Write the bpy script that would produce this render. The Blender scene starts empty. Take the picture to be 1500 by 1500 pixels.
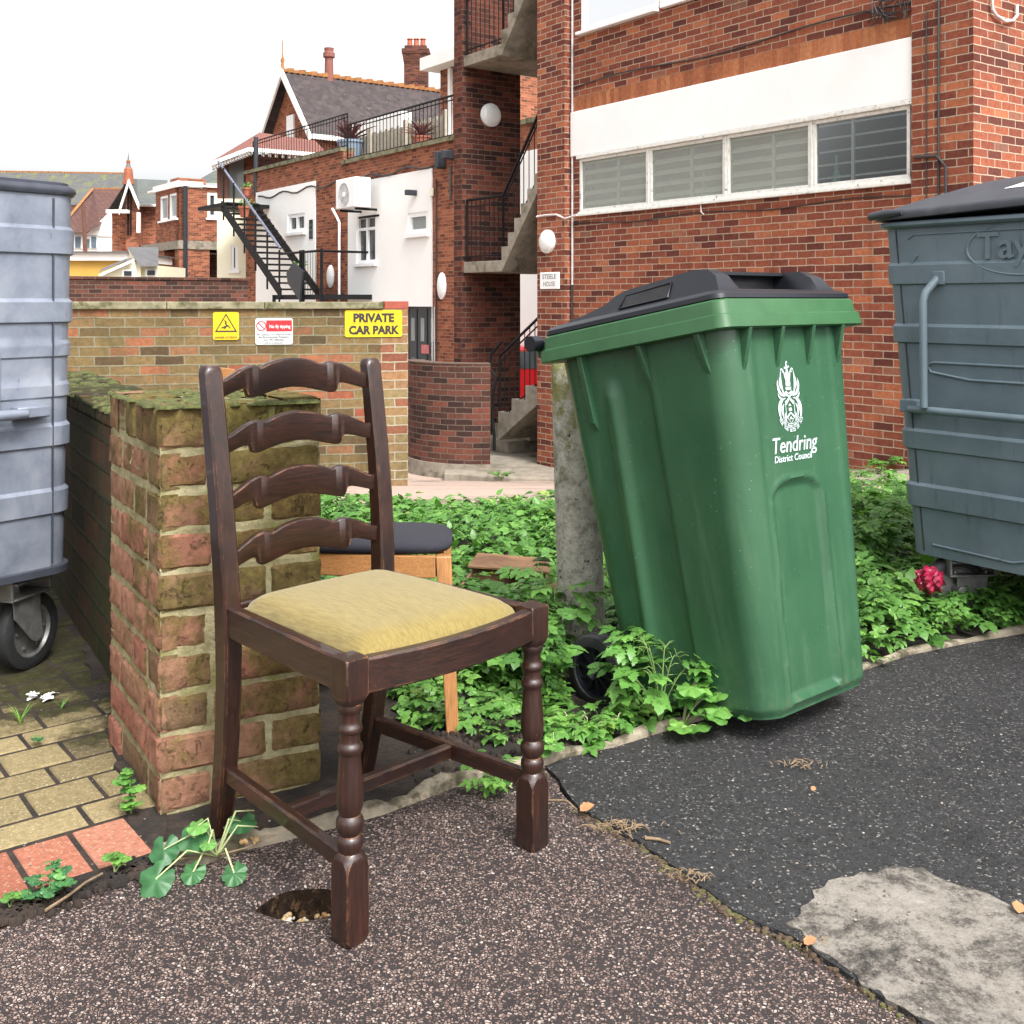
import bpy, math, random
import numpy as np
from mathutils import Vector, Matrix, Euler
from mathutils.geometry import delaunay_2d_cdt
R = math.radians
random.seed(7); np.random.seed(7)
scene = bpy.context.scene
col = scene.collection

# ------------------------------------------------------------------ camera, sky, sun, exposure
cam_d = bpy.data.cameras.new('camera'); cam = bpy.data.objects.new('camera', cam_d); col.objects.link(cam)
scene.camera = cam
cam.location = (0, 0, 1.0); cam.rotation_euler = (R(90), 0, 0)
cam_d.sensor_width = 36; cam_d.lens = 36*1600/1500
cam_d.shift_y = -310/1500
cam_d.clip_start = 0.05; cam_d.clip_end = 3000
world = bpy.data.worlds.new('World'); scene.world = world; world.use_nodes = True
wn = world.node_tree; wn.nodes.clear()
sky = wn.nodes.new('ShaderNodeTexSky'); sky.sky_type = 'NISHITA'; sky.sun_disc = False
sky.sun_elevation = R(52); sky.sun_rotation = R(150); sky.air_density = 1.0; sky.dust_density = 6.0; sky.ozone_density = 1.0
hs = wn.nodes.new('ShaderNodeHueSaturation'); hs.inputs['Saturation'].default_value = 0.10; hs.inputs['Value'].default_value = 1.15
bg = wn.nodes.new('ShaderNodeBackground'); bg.inputs['Strength'].default_value = 0.15
wo = wn.nodes.new('ShaderNodeOutputWorld')
wn.links.new(sky.outputs[0], hs.inputs['Color']); wn.links.new(hs.outputs[0], bg.inputs['Color']); wn.links.new(bg.outputs[0], wo.inputs['Surface'])
sun_d = bpy.data.lights.new('sun', 'SUN'); sun = bpy.data.objects.new('sun', sun_d); col.objects.link(sun)
sun_d.energy = 1.3; sun_d.angle = R(14); sun_d.color = (1.0, 0.97, 0.92)
# sun_rotation is clockwise from +Y seen from above: direction to the sun
az, el = R(150), R(52)
sdir = Vector((math.sin(az)*math.cos(el), math.cos(az)*math.cos(el), math.sin(el)))
sun.rotation_euler = sdir.to_track_quat('Z', 'Y').to_euler()
scene.view_settings.view_transform = 'Standard'; scene.view_settings.look = 'None'
scene.view_settings.exposure = 1.2; scene.view_settings.gamma = 1.0
scene.cycles.max_bounces = 6

# ------------------------------------------------------------------ helpers
def gnd(px, py, z=0.0):
    """point of the level near ground seen at this place in the photograph"""
    Y = 1600*(1-z)/(py-440.0); return ((px-750)/1600*Y, Y)
def at(px, py, Y):
    return Vector(((px-750)/1600*Y, Y, 1-(py-440)/1600*Y))
def tag(o, label=None, cat=None, group=None, kind=None):
    if label: o['label'] = label
    if cat: o['category'] = cat
    if group: o['group'] = group
    if kind: o['kind'] = kind
    return o
def empty(name, label, cat, loc=(0,0,0), rot=(0,0,0), group=None):
    o = bpy.data.objects.new(name, None); col.objects.link(o)
    o.location = loc; o.rotation_euler = rot; o.empty_display_size = .1
    return tag(o, label, cat, group)
def copy_tree(o, parent=None):
    c = o.copy(); col.objects.link(c); c.parent = parent
    for ch in [x for x in bpy.data.objects if x.parent == o]: copy_tree(ch, c)
    return c

class Frame:
    """vertical plane: origin, direction along, outward normal n"""
    def __init__(s, o, d):
        s.o = Vector((o[0], o[1])); l = math.hypot(*d); s.d = Vector((d[0]/l, d[1]/l)); s.n = Vector((-s.d.y, s.d.x))
    def P(s, a, n, z): 
        q = s.o + s.d*a + s.n*n; return (q.x, q.y, z)
    def px(s, p, y, n=0.0):
        o = s.o + s.n*n; r = (p-750)/1600
        a = (o.x - r*o.y)/(r*s.d.y - s.d.x); Y = o.y + s.d.y*a
        return a, 1-(y-440)/1600*Y
    def a(s, p, n=0.0): return s.px(p, 440, n)[0]
    def z(s, p, y, n=0.0): return s.px(p, y, n)[1]

class MB:
    def __init__(s): s.v=[]; s.f=[]; s.m=[]; s.r=[]; s.uv={}
    def add(s, verts, faces, mi=0, rnd=0.0, uvs=None):
        b=len(s.v); s.v += [tuple(v) for v in verts]
        for k,f in enumerate(faces):
            if uvs: s.uv[len(s.f)] = uvs[k]
            s.f.append([b+i for i in f]); s.m.append(mi); s.r.append(rnd)
        return s
    def box(s, x0,x1,y0,y1,z0,z1, mi=0, rnd=0.0, M=None):
        v=[(x,y,z) for z in (z0,z1) for y in (y0,y1) for x in (x0,x1)]
        if M is not None: v=[M@Vector(p) for p in v]
        return s.add(v, [(0,2,3,1),(4,5,7,6),(0,1,5,4),(2,6,7,3),(0,4,6,2),(1,3,7,5)], mi, rnd)
    def hexa(s, b, t, mi=0, rnd=0.0):
        n=len(b); f=[tuple(range(n))[::-1], tuple(range(n,2*n))]+[(i,(i+1)%n,n+(i+1)%n,n+i) for i in range(n)]
        return s.add(list(b)+list(t), f, mi, rnd)
    def prism(s, poly, fn, h0, h1, mi=0, rnd=0.0):
        """poly 2-D, fn(p,h)->3-D"""
        return s.hexa([fn(p,h0) for p in poly],[fn(p,h1) for p in poly],mi,rnd)
    def fbox(s, F, a0,a1,n0,n1,z0,z1, mi=0, rnd=0.0):
        v=[F.P(a,n,z) for z in (z0,z1) for n in (n0,n1) for a in (a0,a1)]
        return s.add(v, [(0,1,3,2),(4,6,7,5),(0,4,5,1),(2,3,7,6),(0,2,6,4),(1,5,7,3)], mi, rnd)
    def tube(s, pts, r, n=8, mi=0, rnd=0.0, caps=True):
        pts=[Vector(p) for p in pts]; rs=r if isinstance(r,(list,tuple)) else [r]*len(pts)
        up=None; V=[]; N=len(pts)
        for i,p in enumerate(pts):
            t=(pts[min(i+1,N-1)]-pts[max(i-1,0)])
            if t.length<1e-9: t=Vector((0,0,1))
            t.normalize()
            if up is None: up=t.orthogonal().normalized()
            else:
                up=(up-t*up.dot(t)); up = up.normalized() if up.length>1e-6 else t.orthogonal().normalized()
            w=t.cross(up)
            for k in range(n):
                a=2*math.pi*k/n; V.append(p+(up*math.cos(a)+w*math.sin(a))*rs[i])
        F=[(i*n+k,i*n+(k+1)%n,(i+1)*n+(k+1)%n,(i+1)*n+k) for i in range(N-1) for k in range(n)]
        if caps: F += [tuple(range(n))[::-1], tuple(range((N-1)*n,N*n))]
        return s.add(V,F,mi,rnd)
    def lathe(s, prof, n=24, M=None, mi=0, caps=True, rnd=0.0):
        V=[]
        for r,z in prof:
            for k in range(n):
                a=2*math.pi*k/n; p=Vector((r*math.cos(a),r*math.sin(a),z)); V.append(M@p if M is not None else p)
        N=len(prof); F=[(i*n+k,i*n+(k+1)%n,(i+1)*n+(k+1)%n,(i+1)*n+k) for i in range(N-1) for k in range(n)]
        if caps: F += [tuple(range(n))[::-1], tuple(range((N-1)*n,N*n))]
        return s.add(V,F,mi,rnd)
    def loft(s, rings, mi=0, caps=True, rnd=0.0):
        n=len(rings[0]); V=[p for r in rings for p in r]; N=len(rings)
        F=[(i*n+k,i*n+(k+1)%n,(i+1)*n+(k+1)%n,(i+1)*n+k) for i in range(N-1) for k in range(n)]
        if caps: F += [tuple(range(n))[::-1], tuple(range((N-1)*n,N*n))]
        return s.add(V,F,mi,rnd)
    def build(s, name, mats, parent=None, smooth=None, bevel=None, seg=2):
        me=bpy.data.meshes.new(name); me.from_pydata(s.v,[],s.f)
        mats = mats if isinstance(mats,(list,tuple)) else [mats]
        for m in mats: me.materials.append(m)
        me.polygons.foreach_set('material_index', s.m)
        at_=me.attributes.new('rnd','FLOAT','FACE'); at_.data.foreach_set('value', s.r)
        uvl=me.uv_layers.new(name='UVMap').data
        V=np.array([c for v in s.v for c in v]).reshape(-1,3)
        for pi,p in enumerate(me.polygons):
            if pi in s.uv:
                for li,u in zip(p.loop_indices, s.uv[pi]): uvl[li].uv=u
                continue
            n=p.normal
            if abs(n.z)>.75:
                for li,vi in zip(p.loop_indices,p.vertices): uvl[li].uv=(V[vi][0],V[vi][1])
            else:
                l=math.hypot(n.x,n.y) or 1; tx,ty=-n.y/l,n.x/l
                for li,vi in zip(p.loop_indices,p.vertices): uvl[li].uv=(V[vi][0]*tx+V[vi][1]*ty, V[vi][2])
        if smooth is not None:
            me.polygons.foreach_set('use_smooth',[True]*len(me.polygons)); me.set_sharp_from_angle(angle=R(smooth))
        me.update()
        o=bpy.data.objects.new(name,me); col.objects.link(o)
        if parent: o.parent=parent
        if bevel:
            b=o.modifiers.new('bevel','BEVEL'); b.width=bevel; b.segments=seg; b.limit_method='ANGLE'; b.angle_limit=R(40)
        return o

def text_mesh(txt, size, bold=False, shear=0.0, width=None, height=None, spacing=1.0, extrude=0.0004, offset=0.0, align='CENTER'):
    """returns (verts, faces) of a text in its own XY plane"""
    c=bpy.data.curves.new('t','FONT'); c.body=txt; c.size=size; c.align_x=align; c.align_y='BOTTOM_BASELINE'; c.shear=shear
    c.space_character=spacing; c.extrude=extrude; c.offset=offset; c.resolution_u=3
    o=bpy.data.objects.new('t',c); col.objects.link(o); dg=bpy.context.evaluated_depsgraph_get(); dg.update()
    me=bpy.data.meshes.new_from_object(o.evaluated_get(dg))
    V=[tuple(v.co) for v in me.vertices]; F=[tuple(p.vertices) for p in me.polygons]
    bpy.data.objects.remove(o); bpy.data.curves.remove(c); bpy.data.meshes.remove(me)
    if V and (width or height):
        xs=[v[0] for v in V]; ys=[v[1] for v in V]
        sx = width/(max(xs)-min(xs)) if width else None
        sy = height/(max(ys)-min(ys)) if height else None
        sx = sx or sy; sy = sy or sx
        V=[(v[0]*sx,v[1]*sy,v[2]) for v in V]
    return V,F

# ------------------------------------------------------------------ materials
def srgb(r,g,b): 
    f=lambda c:(c/255/12.92 if c/255<=.04045 else ((c/255+.055)/1.055)**2.4)
    k=.60; return (f(r)*k,f(g)*k,f(b)*k,1)
class NT:
    def __init__(s,name):
        s.m=bpy.data.materials.new(name); s.m.use_nodes=True; s.t=s.m.node_tree; s.t.nodes.clear()
        s.out=s.n('ShaderNodeOutputMaterial'); s.b=s.n('ShaderNodeBsdfPrincipled'); s.l(s.b.outputs[0],s.out.inputs[0])
    def n(s,t,**k):
        x=s.t.nodes.new(t)
        for a,b in k.items(): setattr(x,a,b)
        return x
    def l(s,a,b): s.t.links.new(a,b)
    def set(s,inp,v):
        if isinstance(v,bpy.types.NodeSocket): s.l(v,inp)
        else: inp.default_value=v
    def math(s,op,a,b=0.0,c=0.0,clamp=False):
        x=s.n('ShaderNodeMath',operation=op); x.use_clamp=clamp
        s.set(x.inputs[0],a); s.set(x.inputs[1],b)
        if len(x.inputs)>2: s.set(x.inputs[2],c)
        return x.outputs[0]
    def coord(s,kind='Object',scale=(1,1,1),loc=(0,0,0)):
        c=s.n('ShaderNodeTexCoord'); m=s.n('ShaderNodeMapping'); m.inputs['Scale'].default_value=scale; m.inputs['Location'].default_value=loc
        s.l(c.outputs[kind],m.inputs[0]); return m.outputs[0]
    def noise(s,vec,scale,detail=4,rough=.55,dist=0.0,out='Fac'):
        x=s.n('ShaderNodeTexNoise'); s.l(vec,x.inputs['Vector']); x.inputs['Scale'].default_value=scale; x.inputs['Detail'].default_value=detail
        x.inputs['Roughness'].default_value=rough; x.inputs['Distortion'].default_value=dist; return x.outputs[out]
    def voro(s,vec,scale,feature='F1',rand=1.0,out='Distance'):
        x=s.n('ShaderNodeTexVoronoi',feature=feature); s.l(vec,x.inputs['Vector']); x.inputs['Scale'].default_value=scale; x.inputs['Randomness'].default_value=rand; return x.outputs[out]
    def ramp(s,fac,stops,interp='LINEAR'):
        x=s.n('ShaderNodeValToRGB'); cr=x.color_ramp; cr.interpolation=interp
        while len(cr.elements)<len(stops): cr.elements.new(.5)
        for e,(p,c) in zip(cr.elements,stops):
            e.position=p; e.color = c if not isinstance(c,(int,float)) else (c,c,c,1)
        s.l(fac,x.inputs[0]); return x.outputs[0]
    def mix(s,fac,a,b,mode='MIX'):
        x=s.n('ShaderNodeMix',data_type='RGBA',blend_type=mode); s.set(x.inputs[0],fac); s.set(x.inputs[6],a); s.set(x.inputs[7],b); return x.outputs[2]
    def step(s,v,lo,hi):
        x=s.n('ShaderNodeMapRange',interpolation_type='SMOOTHSTEP'); s.set(x.inputs[0],v); x.inputs[1].default_value=lo; x.inputs[2].default_value=hi; return x.outputs[0]
    def bump(s,h,strength=.5,dist=.01):
        x=s.n('ShaderNodeBump'); x.inputs['Strength'].default_value=strength; x.inputs['Distance'].default_value=dist; s.l(h,x.inputs['Height'])
        s.l(x.outputs[0],s.b.inputs['Normal']); return x
    def rnd(s):
        x=s.n('ShaderNodeAttribute'); x.attribute_name='rnd'; return x.outputs['Fac']
    def fin(s,color=None,rough=None,metal=0.0,spec=None):
        if color is not None: s.set(s.b.inputs['Base Color'],color)
        if rough is not None: s.set(s.b.inputs['Roughness'],rough)
        s.b.inputs['Metallic'].default_value=metal
        if spec is not None: s.b.inputs['Specular IOR Level'].default_value=spec
        return s.m
def simple(name,c,rough=.5,metal=0.0,var=.25,nscale=8,bump=0.0,bscale=60,spec=None,dirt=None,dscale=3,dlo=.55,dhi=.75):
    t=NT(name); v=t.coord(); n=t.noise(v,nscale,5)
    dark=tuple(x*(1-var) for x in c[:3])+(1,); lite=tuple(min(1,x*(1+var)) for x in c[:3])+(1,)
    cc=t.ramp(n,[(.3,dark),(.7,lite)])
    if dirt: cc=t.mix(t.step(t.noise(v,dscale,7,.65,.4),dlo,dhi),cc,dirt)
    if bump: t.bump(t.noise(v,bscale,4),bump,.004)
    return t.fin(cc,rough,metal,spec)

def brick_mat(name, stops, mortar, bl=.225, bh=.075, mw=.010, moss=None, moss_amt=(.6,.75), pale=None, bump=.6, bond=.5, rough=.9):
    t=NT(name); uv=t.coord('UV'); w=t.noise(uv,9,3,.6,out='Color')
    sub=t.n('ShaderNodeVectorMath',operation='SUBTRACT'); t.l(w,sub.inputs[0]); sub.inputs[1].default_value=(.5,.5,.5)
    sc=t.n('ShaderNodeVectorMath',operation='SCALE'); t.l(sub.outputs[0],sc.inputs[0]); sc.inputs[3].default_value=.016
    ad=t.n('ShaderNodeVectorMath',operation='ADD'); t.l(uv,ad.inputs[0]); t.l(sc.outputs[0],ad.inputs[1])
    se=t.n('ShaderNodeSeparateXYZ'); t.l(ad.outputs[0],se.inputs[0]); u,v=se.outputs[0],se.outputs[1]
    vr=t.math('DIVIDE',v,bh); row=t.math('FLOOR',vr); fv=t.math('FRACT',vr)
    off=t.math('MULTIPLY',t.math('FLOORED_MODULO',row,2.0),bond)
    cu=t.math('ADD',t.math('DIVIDE',u,bl),off); ci=t.math('FLOOR',cu); fu=t.math('FRACT',cu)
    du=t.math('MULTIPLY',t.math('MINIMUM',fu,t.math('SUBTRACT',1.0,fu)),bl)
    dv=t.math('MULTIPLY',t.math('MINIMUM',fv,t.math('SUBTRACT',1.0,fv)),bh)
    d=t.math('MINIMUM',du,dv)
    fine=t.noise(uv,70,4,.6)
    d=t.math('ADD',d,t.math('MULTIPLY',t.math('SUBTRACT',fine,.5),.006))
    mask=t.step(d,mw/2-.0015,mw/2+.0015)
    cb=t.n('ShaderNodeCombineXYZ'); t.l(ci,cb.inputs[0]); t.l(row,cb.inputs[1])
    wn_=t.n('ShaderNodeTexWhiteNoise',noise_dimensions='2D'); t.l(cb.outputs[0],wn_.inputs[0])
    c=t.ramp(wn_.outputs[0],stops)
    c=t.mix(1.0,c,t.ramp(t.noise(uv,22,5,.7),[(.25,.6),(.75,1.25)]),'MULTIPLY')
    c=t.mix(t.step(t.noise(uv,1.1,5,.6),.5,.8),c,t.mix(1.0,c,(.62,.58,.58,1),'MULTIPLY'))
    mc=t.mix(t.noise(uv,40,3),mortar,tuple(x*.6 for x in mortar[:3])+(1,))
    mc=t.mix(t.step(t.noise(uv,1.6,4,.6),.5,.72),mc,tuple(x*.55 for x in mortar[:3])+(1,))
    c=t.mix(mask,mc,c)
    strk=t.noise(t.coord('UV',(2.6,.28,1)),1.6,6,.7,.2); c=t.mix(t.math('MULTIPLY',t.step(strk,.52,.74),.55),c,t.mix(1.0,c,(.50,.50,.47,1),'MULTIPLY'))
    if pale: c=t.mix(t.math('MULTIPLY',t.step(t.noise(uv,3.2,8,.7,.5),.66,.74),.7),c,pale)
    if moss: c=t.mix(t.math('MULTIPLY',t.step(t.noise(uv,2.3,8,.7,.4),*moss_amt),.8),c,moss)
    h=t.math('ADD',t.math('MULTIPLY',mask,1.0),t.math('MULTIPLY',fine,.35))
    t.bump(h,bump,.006)
    return t.fin(c,rough,spec=.25)

M={}
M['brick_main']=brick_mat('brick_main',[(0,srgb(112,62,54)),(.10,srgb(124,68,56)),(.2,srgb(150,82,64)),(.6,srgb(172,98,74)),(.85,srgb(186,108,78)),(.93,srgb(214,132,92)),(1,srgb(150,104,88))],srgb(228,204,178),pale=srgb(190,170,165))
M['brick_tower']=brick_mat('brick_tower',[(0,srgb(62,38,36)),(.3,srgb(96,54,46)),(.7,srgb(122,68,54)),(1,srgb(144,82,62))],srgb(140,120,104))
M['brick_dark']=brick_mat('brick_dark',[(0,srgb(66,46,42)),(.4,srgb(94,62,52)),(.8,srgb(116,72,60)),(1,srgb(136,80,64))],srgb(140,126,112),pale=srgb(190,175,170),moss=srgb(52,50,38))
M['brick_far']=brick_mat('brick_far',[(0,srgb(120,70,55)),(.4,srgb(168,96,70)),(.8,srgb(190,115,84)),(1,srgb(205,128,92))],srgb(190,165,140))
M['brick_carpark']=brick_mat('brick_carpark',[(0,srgb(94,76,54)),(.25,srgb(122,102,68)),(.55,srgb(142,120,80)),(.75,srgb(148,114,80)),(.88,srgb(156,104,76)),(.96,srgb(172,112,80)),(1,srgb(160,88,66))],srgb(160,154,128),bl=.232,bh=.078,mw=.012,moss=srgb(92,88,58),moss_amt=(.46,.72),pale=srgb(216,210,196))
M['brick_quoin']=brick_mat('brick_quoin',[(0,srgb(142,88,68)),(.3,srgb(166,114,84)),(.55,srgb(156,136,96)),(.8,srgb(148,130,92)),(1,srgb(190,130,90))],srgb(200,190,164),bl=.232,bh=.078,mw=.012,moss=srgb(120,120,60),moss_amt=(.6,.75))
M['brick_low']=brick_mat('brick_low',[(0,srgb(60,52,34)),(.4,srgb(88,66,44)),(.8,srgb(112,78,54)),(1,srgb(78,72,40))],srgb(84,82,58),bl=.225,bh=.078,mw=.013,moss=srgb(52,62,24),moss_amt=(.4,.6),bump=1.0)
M['soldier']=brick_mat('soldier',[(0,srgb(186,112,76)),(.5,srgb(208,128,86)),(1,srgb(220,146,100))],srgb(190,150,118),bl=.075,bh=.30,mw=.007,bond=0)
M['white_paint']=simple('white_paint',(.80,.80,.79,1),.6,var=.04,nscale=2,bump=.15,bscale=20,dirt=(.55,.55,.53,1),dscale=2.5,dlo=.68,dhi=.9)
M['white_far']=simple('white_far',(.80,.80,.78,1),.7,var=.03,nscale=1)
M['cream_far']=simple('cream_far',(.75,.72,.55,1),.7,var=.04,nscale=1)
M['yellow_far']=simple('yellow_far',srgb(222,178,80),.7,var=.1,nscale=1)
M['upvc']=simple('upvc',(.78,.78,.78,1),.35,var=.03)
M['old_frame']=simple('old_frame',(.66,.66,.62,1),.7,var=.12,nscale=20,bump=.4,bscale=50,dirt=srgb(96,92,78),dscale=14,dlo=.58,dhi=.72)
M['concrete']=simple('concrete',srgb(166,156,140),.9,var=.25,nscale=9,bump=.5,bscale=60,dirt=srgb(92,88,64),dscale=3,dlo=.5,dhi=.72)
M['coping']=simple('coping',srgb(150,144,116),.95,var=.3,nscale=14,bump=.8,bscale=60,dirt=srgb(84,84,48),dscale=6,dlo=.45,dhi=.65)
M['black_metal']=simple('black_metal',(.008,.008,.009,1),.6,var=.3,spec=.2)
M['grey_rail']=simple('grey_rail',srgb(120,125,145),.4,var=.2)
M['dark_door']=simple('dark_door',srgb(58,66,74),.4,var=.1)
M['grey_plastic']=simple('grey_plastic',srgb(52,56,64),.45,var=.15)
M['slate']=simple('slate',srgb(112,112,114),.8,var=.2,nscale=3)
t=NT('tile_dark'); v=t.coord(); vo=t.voro(v,5.5,out='Color'); c=t.ramp(vo,[(0,srgb(52,44,46)),(.5,srgb(70,60,60)),(1,srgb(88,76,74))])
c=t.mix(t.step(t.noise(v,6,6,.7),.66,.72),c,srgb(160,150,120)); M['tile_dark']=t.fin(c,.85)
def tile_mat(name,cs,lich=None):
    t=NT(name); uv=t.coord('UV'); b=t.n('ShaderNodeTexBrick'); t.l(uv,b.inputs[0]); b.inputs['Scale'].default_value=1; b.inputs['Brick Width'].default_value=.3; b.inputs['Row Height'].default_value=.22
    b.inputs['Mortar Size'].default_value=.02; b.inputs['Color1'].default_value=cs[0]; b.inputs['Color2'].default_value=cs[1]; b.inputs['Mortar'].default_value=cs[2]
    c=b.outputs[0]
    if lich: c=t.mix(t.step(t.noise(t.coord(),.9,7,.7),.5,.66),c,lich)
    return t.fin(c,.85)
M['tile_brown']=tile_mat('tile_brown',(srgb(120,78,66),srgb(100,66,58),srgb(60,42,40)))
M['tile_red']=tile_mat('tile_red',(srgb(158,98,84),srgb(146,90,78),srgb(110,70,62)))
M['tile_moss']=tile_mat('tile_moss',(srgb(112,112,110),srgb(98,98,100),srgb(80,80,80)),lich=srgb(122,126,70))
M['tile_slate']=tile_mat('tile_slate',(srgb(120,124,120),srgb(104,108,106),srgb(80,84,84)),lich=srgb(120,130,90))
M['ridge']=simple('ridge',srgb(178,120,70),.9,var=.3,nscale=3,dirt=srgb(170,150,60),dscale=2)
t=NT('glass_dark'); v=t.coord(); M['glass_dark']=t.fin(t.ramp(t.noise(v,1.5,2),[(.3,(.02,.024,.026,1)),(.7,(.06,.07,.072,1))]),.06,spec=.6)
t=NT('glass_pale'); v=t.coord(); M['glass_pale']=t.fin(t.ramp(t.noise(v,.8,2),[(.3,srgb(150,158,156)),(.7,srgb(186,192,190))]),.15,spec=.6)
# clear window glass
def glass(name,tint=(1,1,1,1),haze=0.0,rough=.02):
    t=NT(name); tr=t.n('ShaderNodeBsdfTransparent'); tr.inputs[0].default_value=tint
    gl=t.n('ShaderNodeBsdfGlossy'); gl.inputs['Roughness'].default_value=rough
    fr=t.n('ShaderNodeFresnel'); fr.inputs[0].default_value=1.5 if not haze else 1.2
    mx=t.n('ShaderNodeMixShader'); t.l(fr.outputs[0],mx.inputs[0]); t.l(tr.outputs[0],mx.inputs[1]); t.l(gl.outputs[0],mx.inputs[2])
    df=t.n('ShaderNodeBsdfDiffuse'); df.inputs[0].default_value=(.48,.50,.46,1)
    m2=t.n('ShaderNodeMixShader'); m2.inputs[0].default_value=haze; t.l(mx.outputs[0],m2.inputs[1]); t.l(df.outputs[0],m2.inputs[2]); t.l(m2.outputs[0],t.out.inputs[0])
    return t.m
M['glass_clear']=glass('glass_clear',(.75,.8,.78,1),0.0); M['glass_dusty']=glass('glass_dusty',(.85,.88,.85,1),.34,.12)

# near ground
def asphalt(name, stones, binder, scale, fill, big, bump=.9):
    t=NT(name); v=t.coord(); 
    w=t.noise(v,scale*.6,2,.5,out='Color'); ad=t.n('ShaderNodeVectorMath',operation='MULTIPLY_ADD'); t.l(w,ad.inputs[0]); ad.inputs[1].default_value=(.006,)*3; t.l(v,ad.inputs[2])
    vv=ad.outputs[0]
    cid=t.voro(vv,scale,out='Color'); se=t.n('ShaderNodeSeparateColor'); t.l(cid,se.inputs[0])
    edge=t.voro(vv,scale,'DISTANCE_TO_EDGE')
    big_n=t.noise(v,big,5,.6)
    thr=t.math('ADD',t.math('MULTIPLY',se.outputs[1],1.0),t.math('MULTIPLY',t.math('SUBTRACT',big_n,.5),-1.1))
    isst=t.math('MULTIPLY',t.step(edge,.05,.16),t.step(thr,fill+.03,fill-.03))
    sc_=t.ramp(se.outputs[0],stones); fine=t.noise(v,500,3,.6)
    sc_=t.mix(1.0,sc_,t.ramp(fine,[(.3,.7),(.7,1.2)]),'MULTIPLY')
    bc=t.mix(t.noise(v,140,4,.7),binder,tuple(x*2.2 for x in binder[:3])+(1,))
    c=t.mix(isst,bc,sc_)
    c=t.mix(t.math('MULTIPLY',t.step(t.noise(v,2.2,6,.65,.5),.56,.74),.16),c,srgb(150,138,126))
    c=t.mix(t.step(t.noise(v,3.1,7,.7,.2),.5,.72),c,t.mix(1.0,c,(.55,.54,.56,1),'MULTIPLY'))
    h=t.math('ADD',t.math('MULTIPLY',isst,t.math('MULTIPLY_ADD',se.outputs[2],.6,.4)),t.math('MULTIPLY',fine,.25)); t.bump(h,bump,.004)
    return t.fin(c,t.math('MULTIPLY_ADD',fine,.3,.55),spec=.35)
M['asphalt_pink']=asphalt('asphalt_pink',[(0,srgb(98,82,78)),(.35,srgb(140,116,108)),(.6,srgb(168,142,132)),(.88,srgb(194,170,158)),(1,srgb(222,206,196))],srgb(48,42,42),195,.74,2.2,bump=1.2)
M['asphalt_black']=asphalt('asphalt_black',[(0,srgb(44,43,45)),(.5,srgb(76,75,76)),(.78,srgb(112,110,109)),(.94,srgb(140,137,133)),(1,srgb(178,174,168))],srgb(46,45,46),170,.58,1.3,bump=1.6)
M['asphalt_hole']=simple('asphalt_hole',srgb(40,30,22),1.0,var=.7,nscale=50,bump=1,bscale=140,spec=.1,dirt=srgb(92,70,50),dscale=40,dlo=.5,dhi=.62)
t=NT('old_concrete'); v=t.coord(); n=t.noise(v,6,14,.84,.15); c=t.ramp(n,[(.40,srgb(60,57,55)),(.47,srgb(104,99,93)),(.52,srgb(150,143,134)),(.66,srgb(184,177,167))]); ck_=t.voro(t.n('ShaderNodeMapping').outputs[0],3,'DISTANCE_TO_EDGE') if False else None; agg=t.voro(v,150); c=t.mix(t.step(agg,.34,.22),c,t.mix(.22,c,srgb(190,180,166)))
c=t.mix(t.step(t.noise(v,160,4,.7),.6,.7),c,srgb(80,76,70)); t.bump(t.math('ADD',t.noise(v,240,4),t.math('MULTIPLY',n,1.5)),.6,.004); M['old_concrete']=t.fin(c,.9,spec=.2)
M['path']=simple('path',srgb(196,172,156),.95,var=.14,nscale=30,bump=.5,bscale=150,dirt=srgb(132,116,102),dscale=1.2,dlo=.5,dhi=.7)
M['soil']=simple('soil',srgb(58,46,38),1.0,var=.5,nscale=50,bump=1,bscale=90,dirt=srgb(38,32,28),dscale=12,dlo=.45,dhi=.6)
M['kerb']=simple('kerb',srgb(168,156,136),.95,var=.3,nscale=25,bump=.8,bscale=90,dirt=srgb(90,84,62),dscale=9,dlo=.5,dhi=.62)
t=NT('paver'); v=t.coord(); r=t.rnd(); base=t.ramp(r,[(0,srgb(124,112,84)),(.3,srgb(158,142,104)),(.55,srgb(180,162,120)),(.6,srgb(178,112,90)),(.8,srgb(196,128,104)),(1,srgb(204,140,116))])
c=t.mix(1.0,base,t.ramp(t.noise(v,90,5,.7),[(.3,.68),(.7,1.18)]),'MULTIPLY')
c=t.mix(t.step(t.voro(v,120,out='Distance'),.32,.18),c,t.mix(.5,c,srgb(215,200,170)))
se=t.n('ShaderNodeSeparateXYZ'); t.l(v,se.inputs[0])
# moss and leaf mould grow on the paving towards the back by the wall
mf=t.math('ADD',t.math('MULTIPLY',t.math('SUBTRACT',t.noise(v,7,7,.7),.5),1.6),t.math('SUBTRACT',se.outputs[1],2.52))
mossc=t.ramp(t.noise(v,22,6,.7),[(.35,srgb(44,38,28)),(.55,srgb(60,62,32)),(.75,srgb(96,92,60))])
mossc=t.mix(t.step(t.noise(v,130,3,.7),.66,.72),mossc,srgb(150,140,110))
c=t.mix(t.math('MULTIPLY',t.step(mf,-.1,.25),.93),c,mossc); t.bump(t.noise(v,160,5,.7),.7,.004); M['paver']=t.fin(c,.92,spec=.2)

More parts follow.
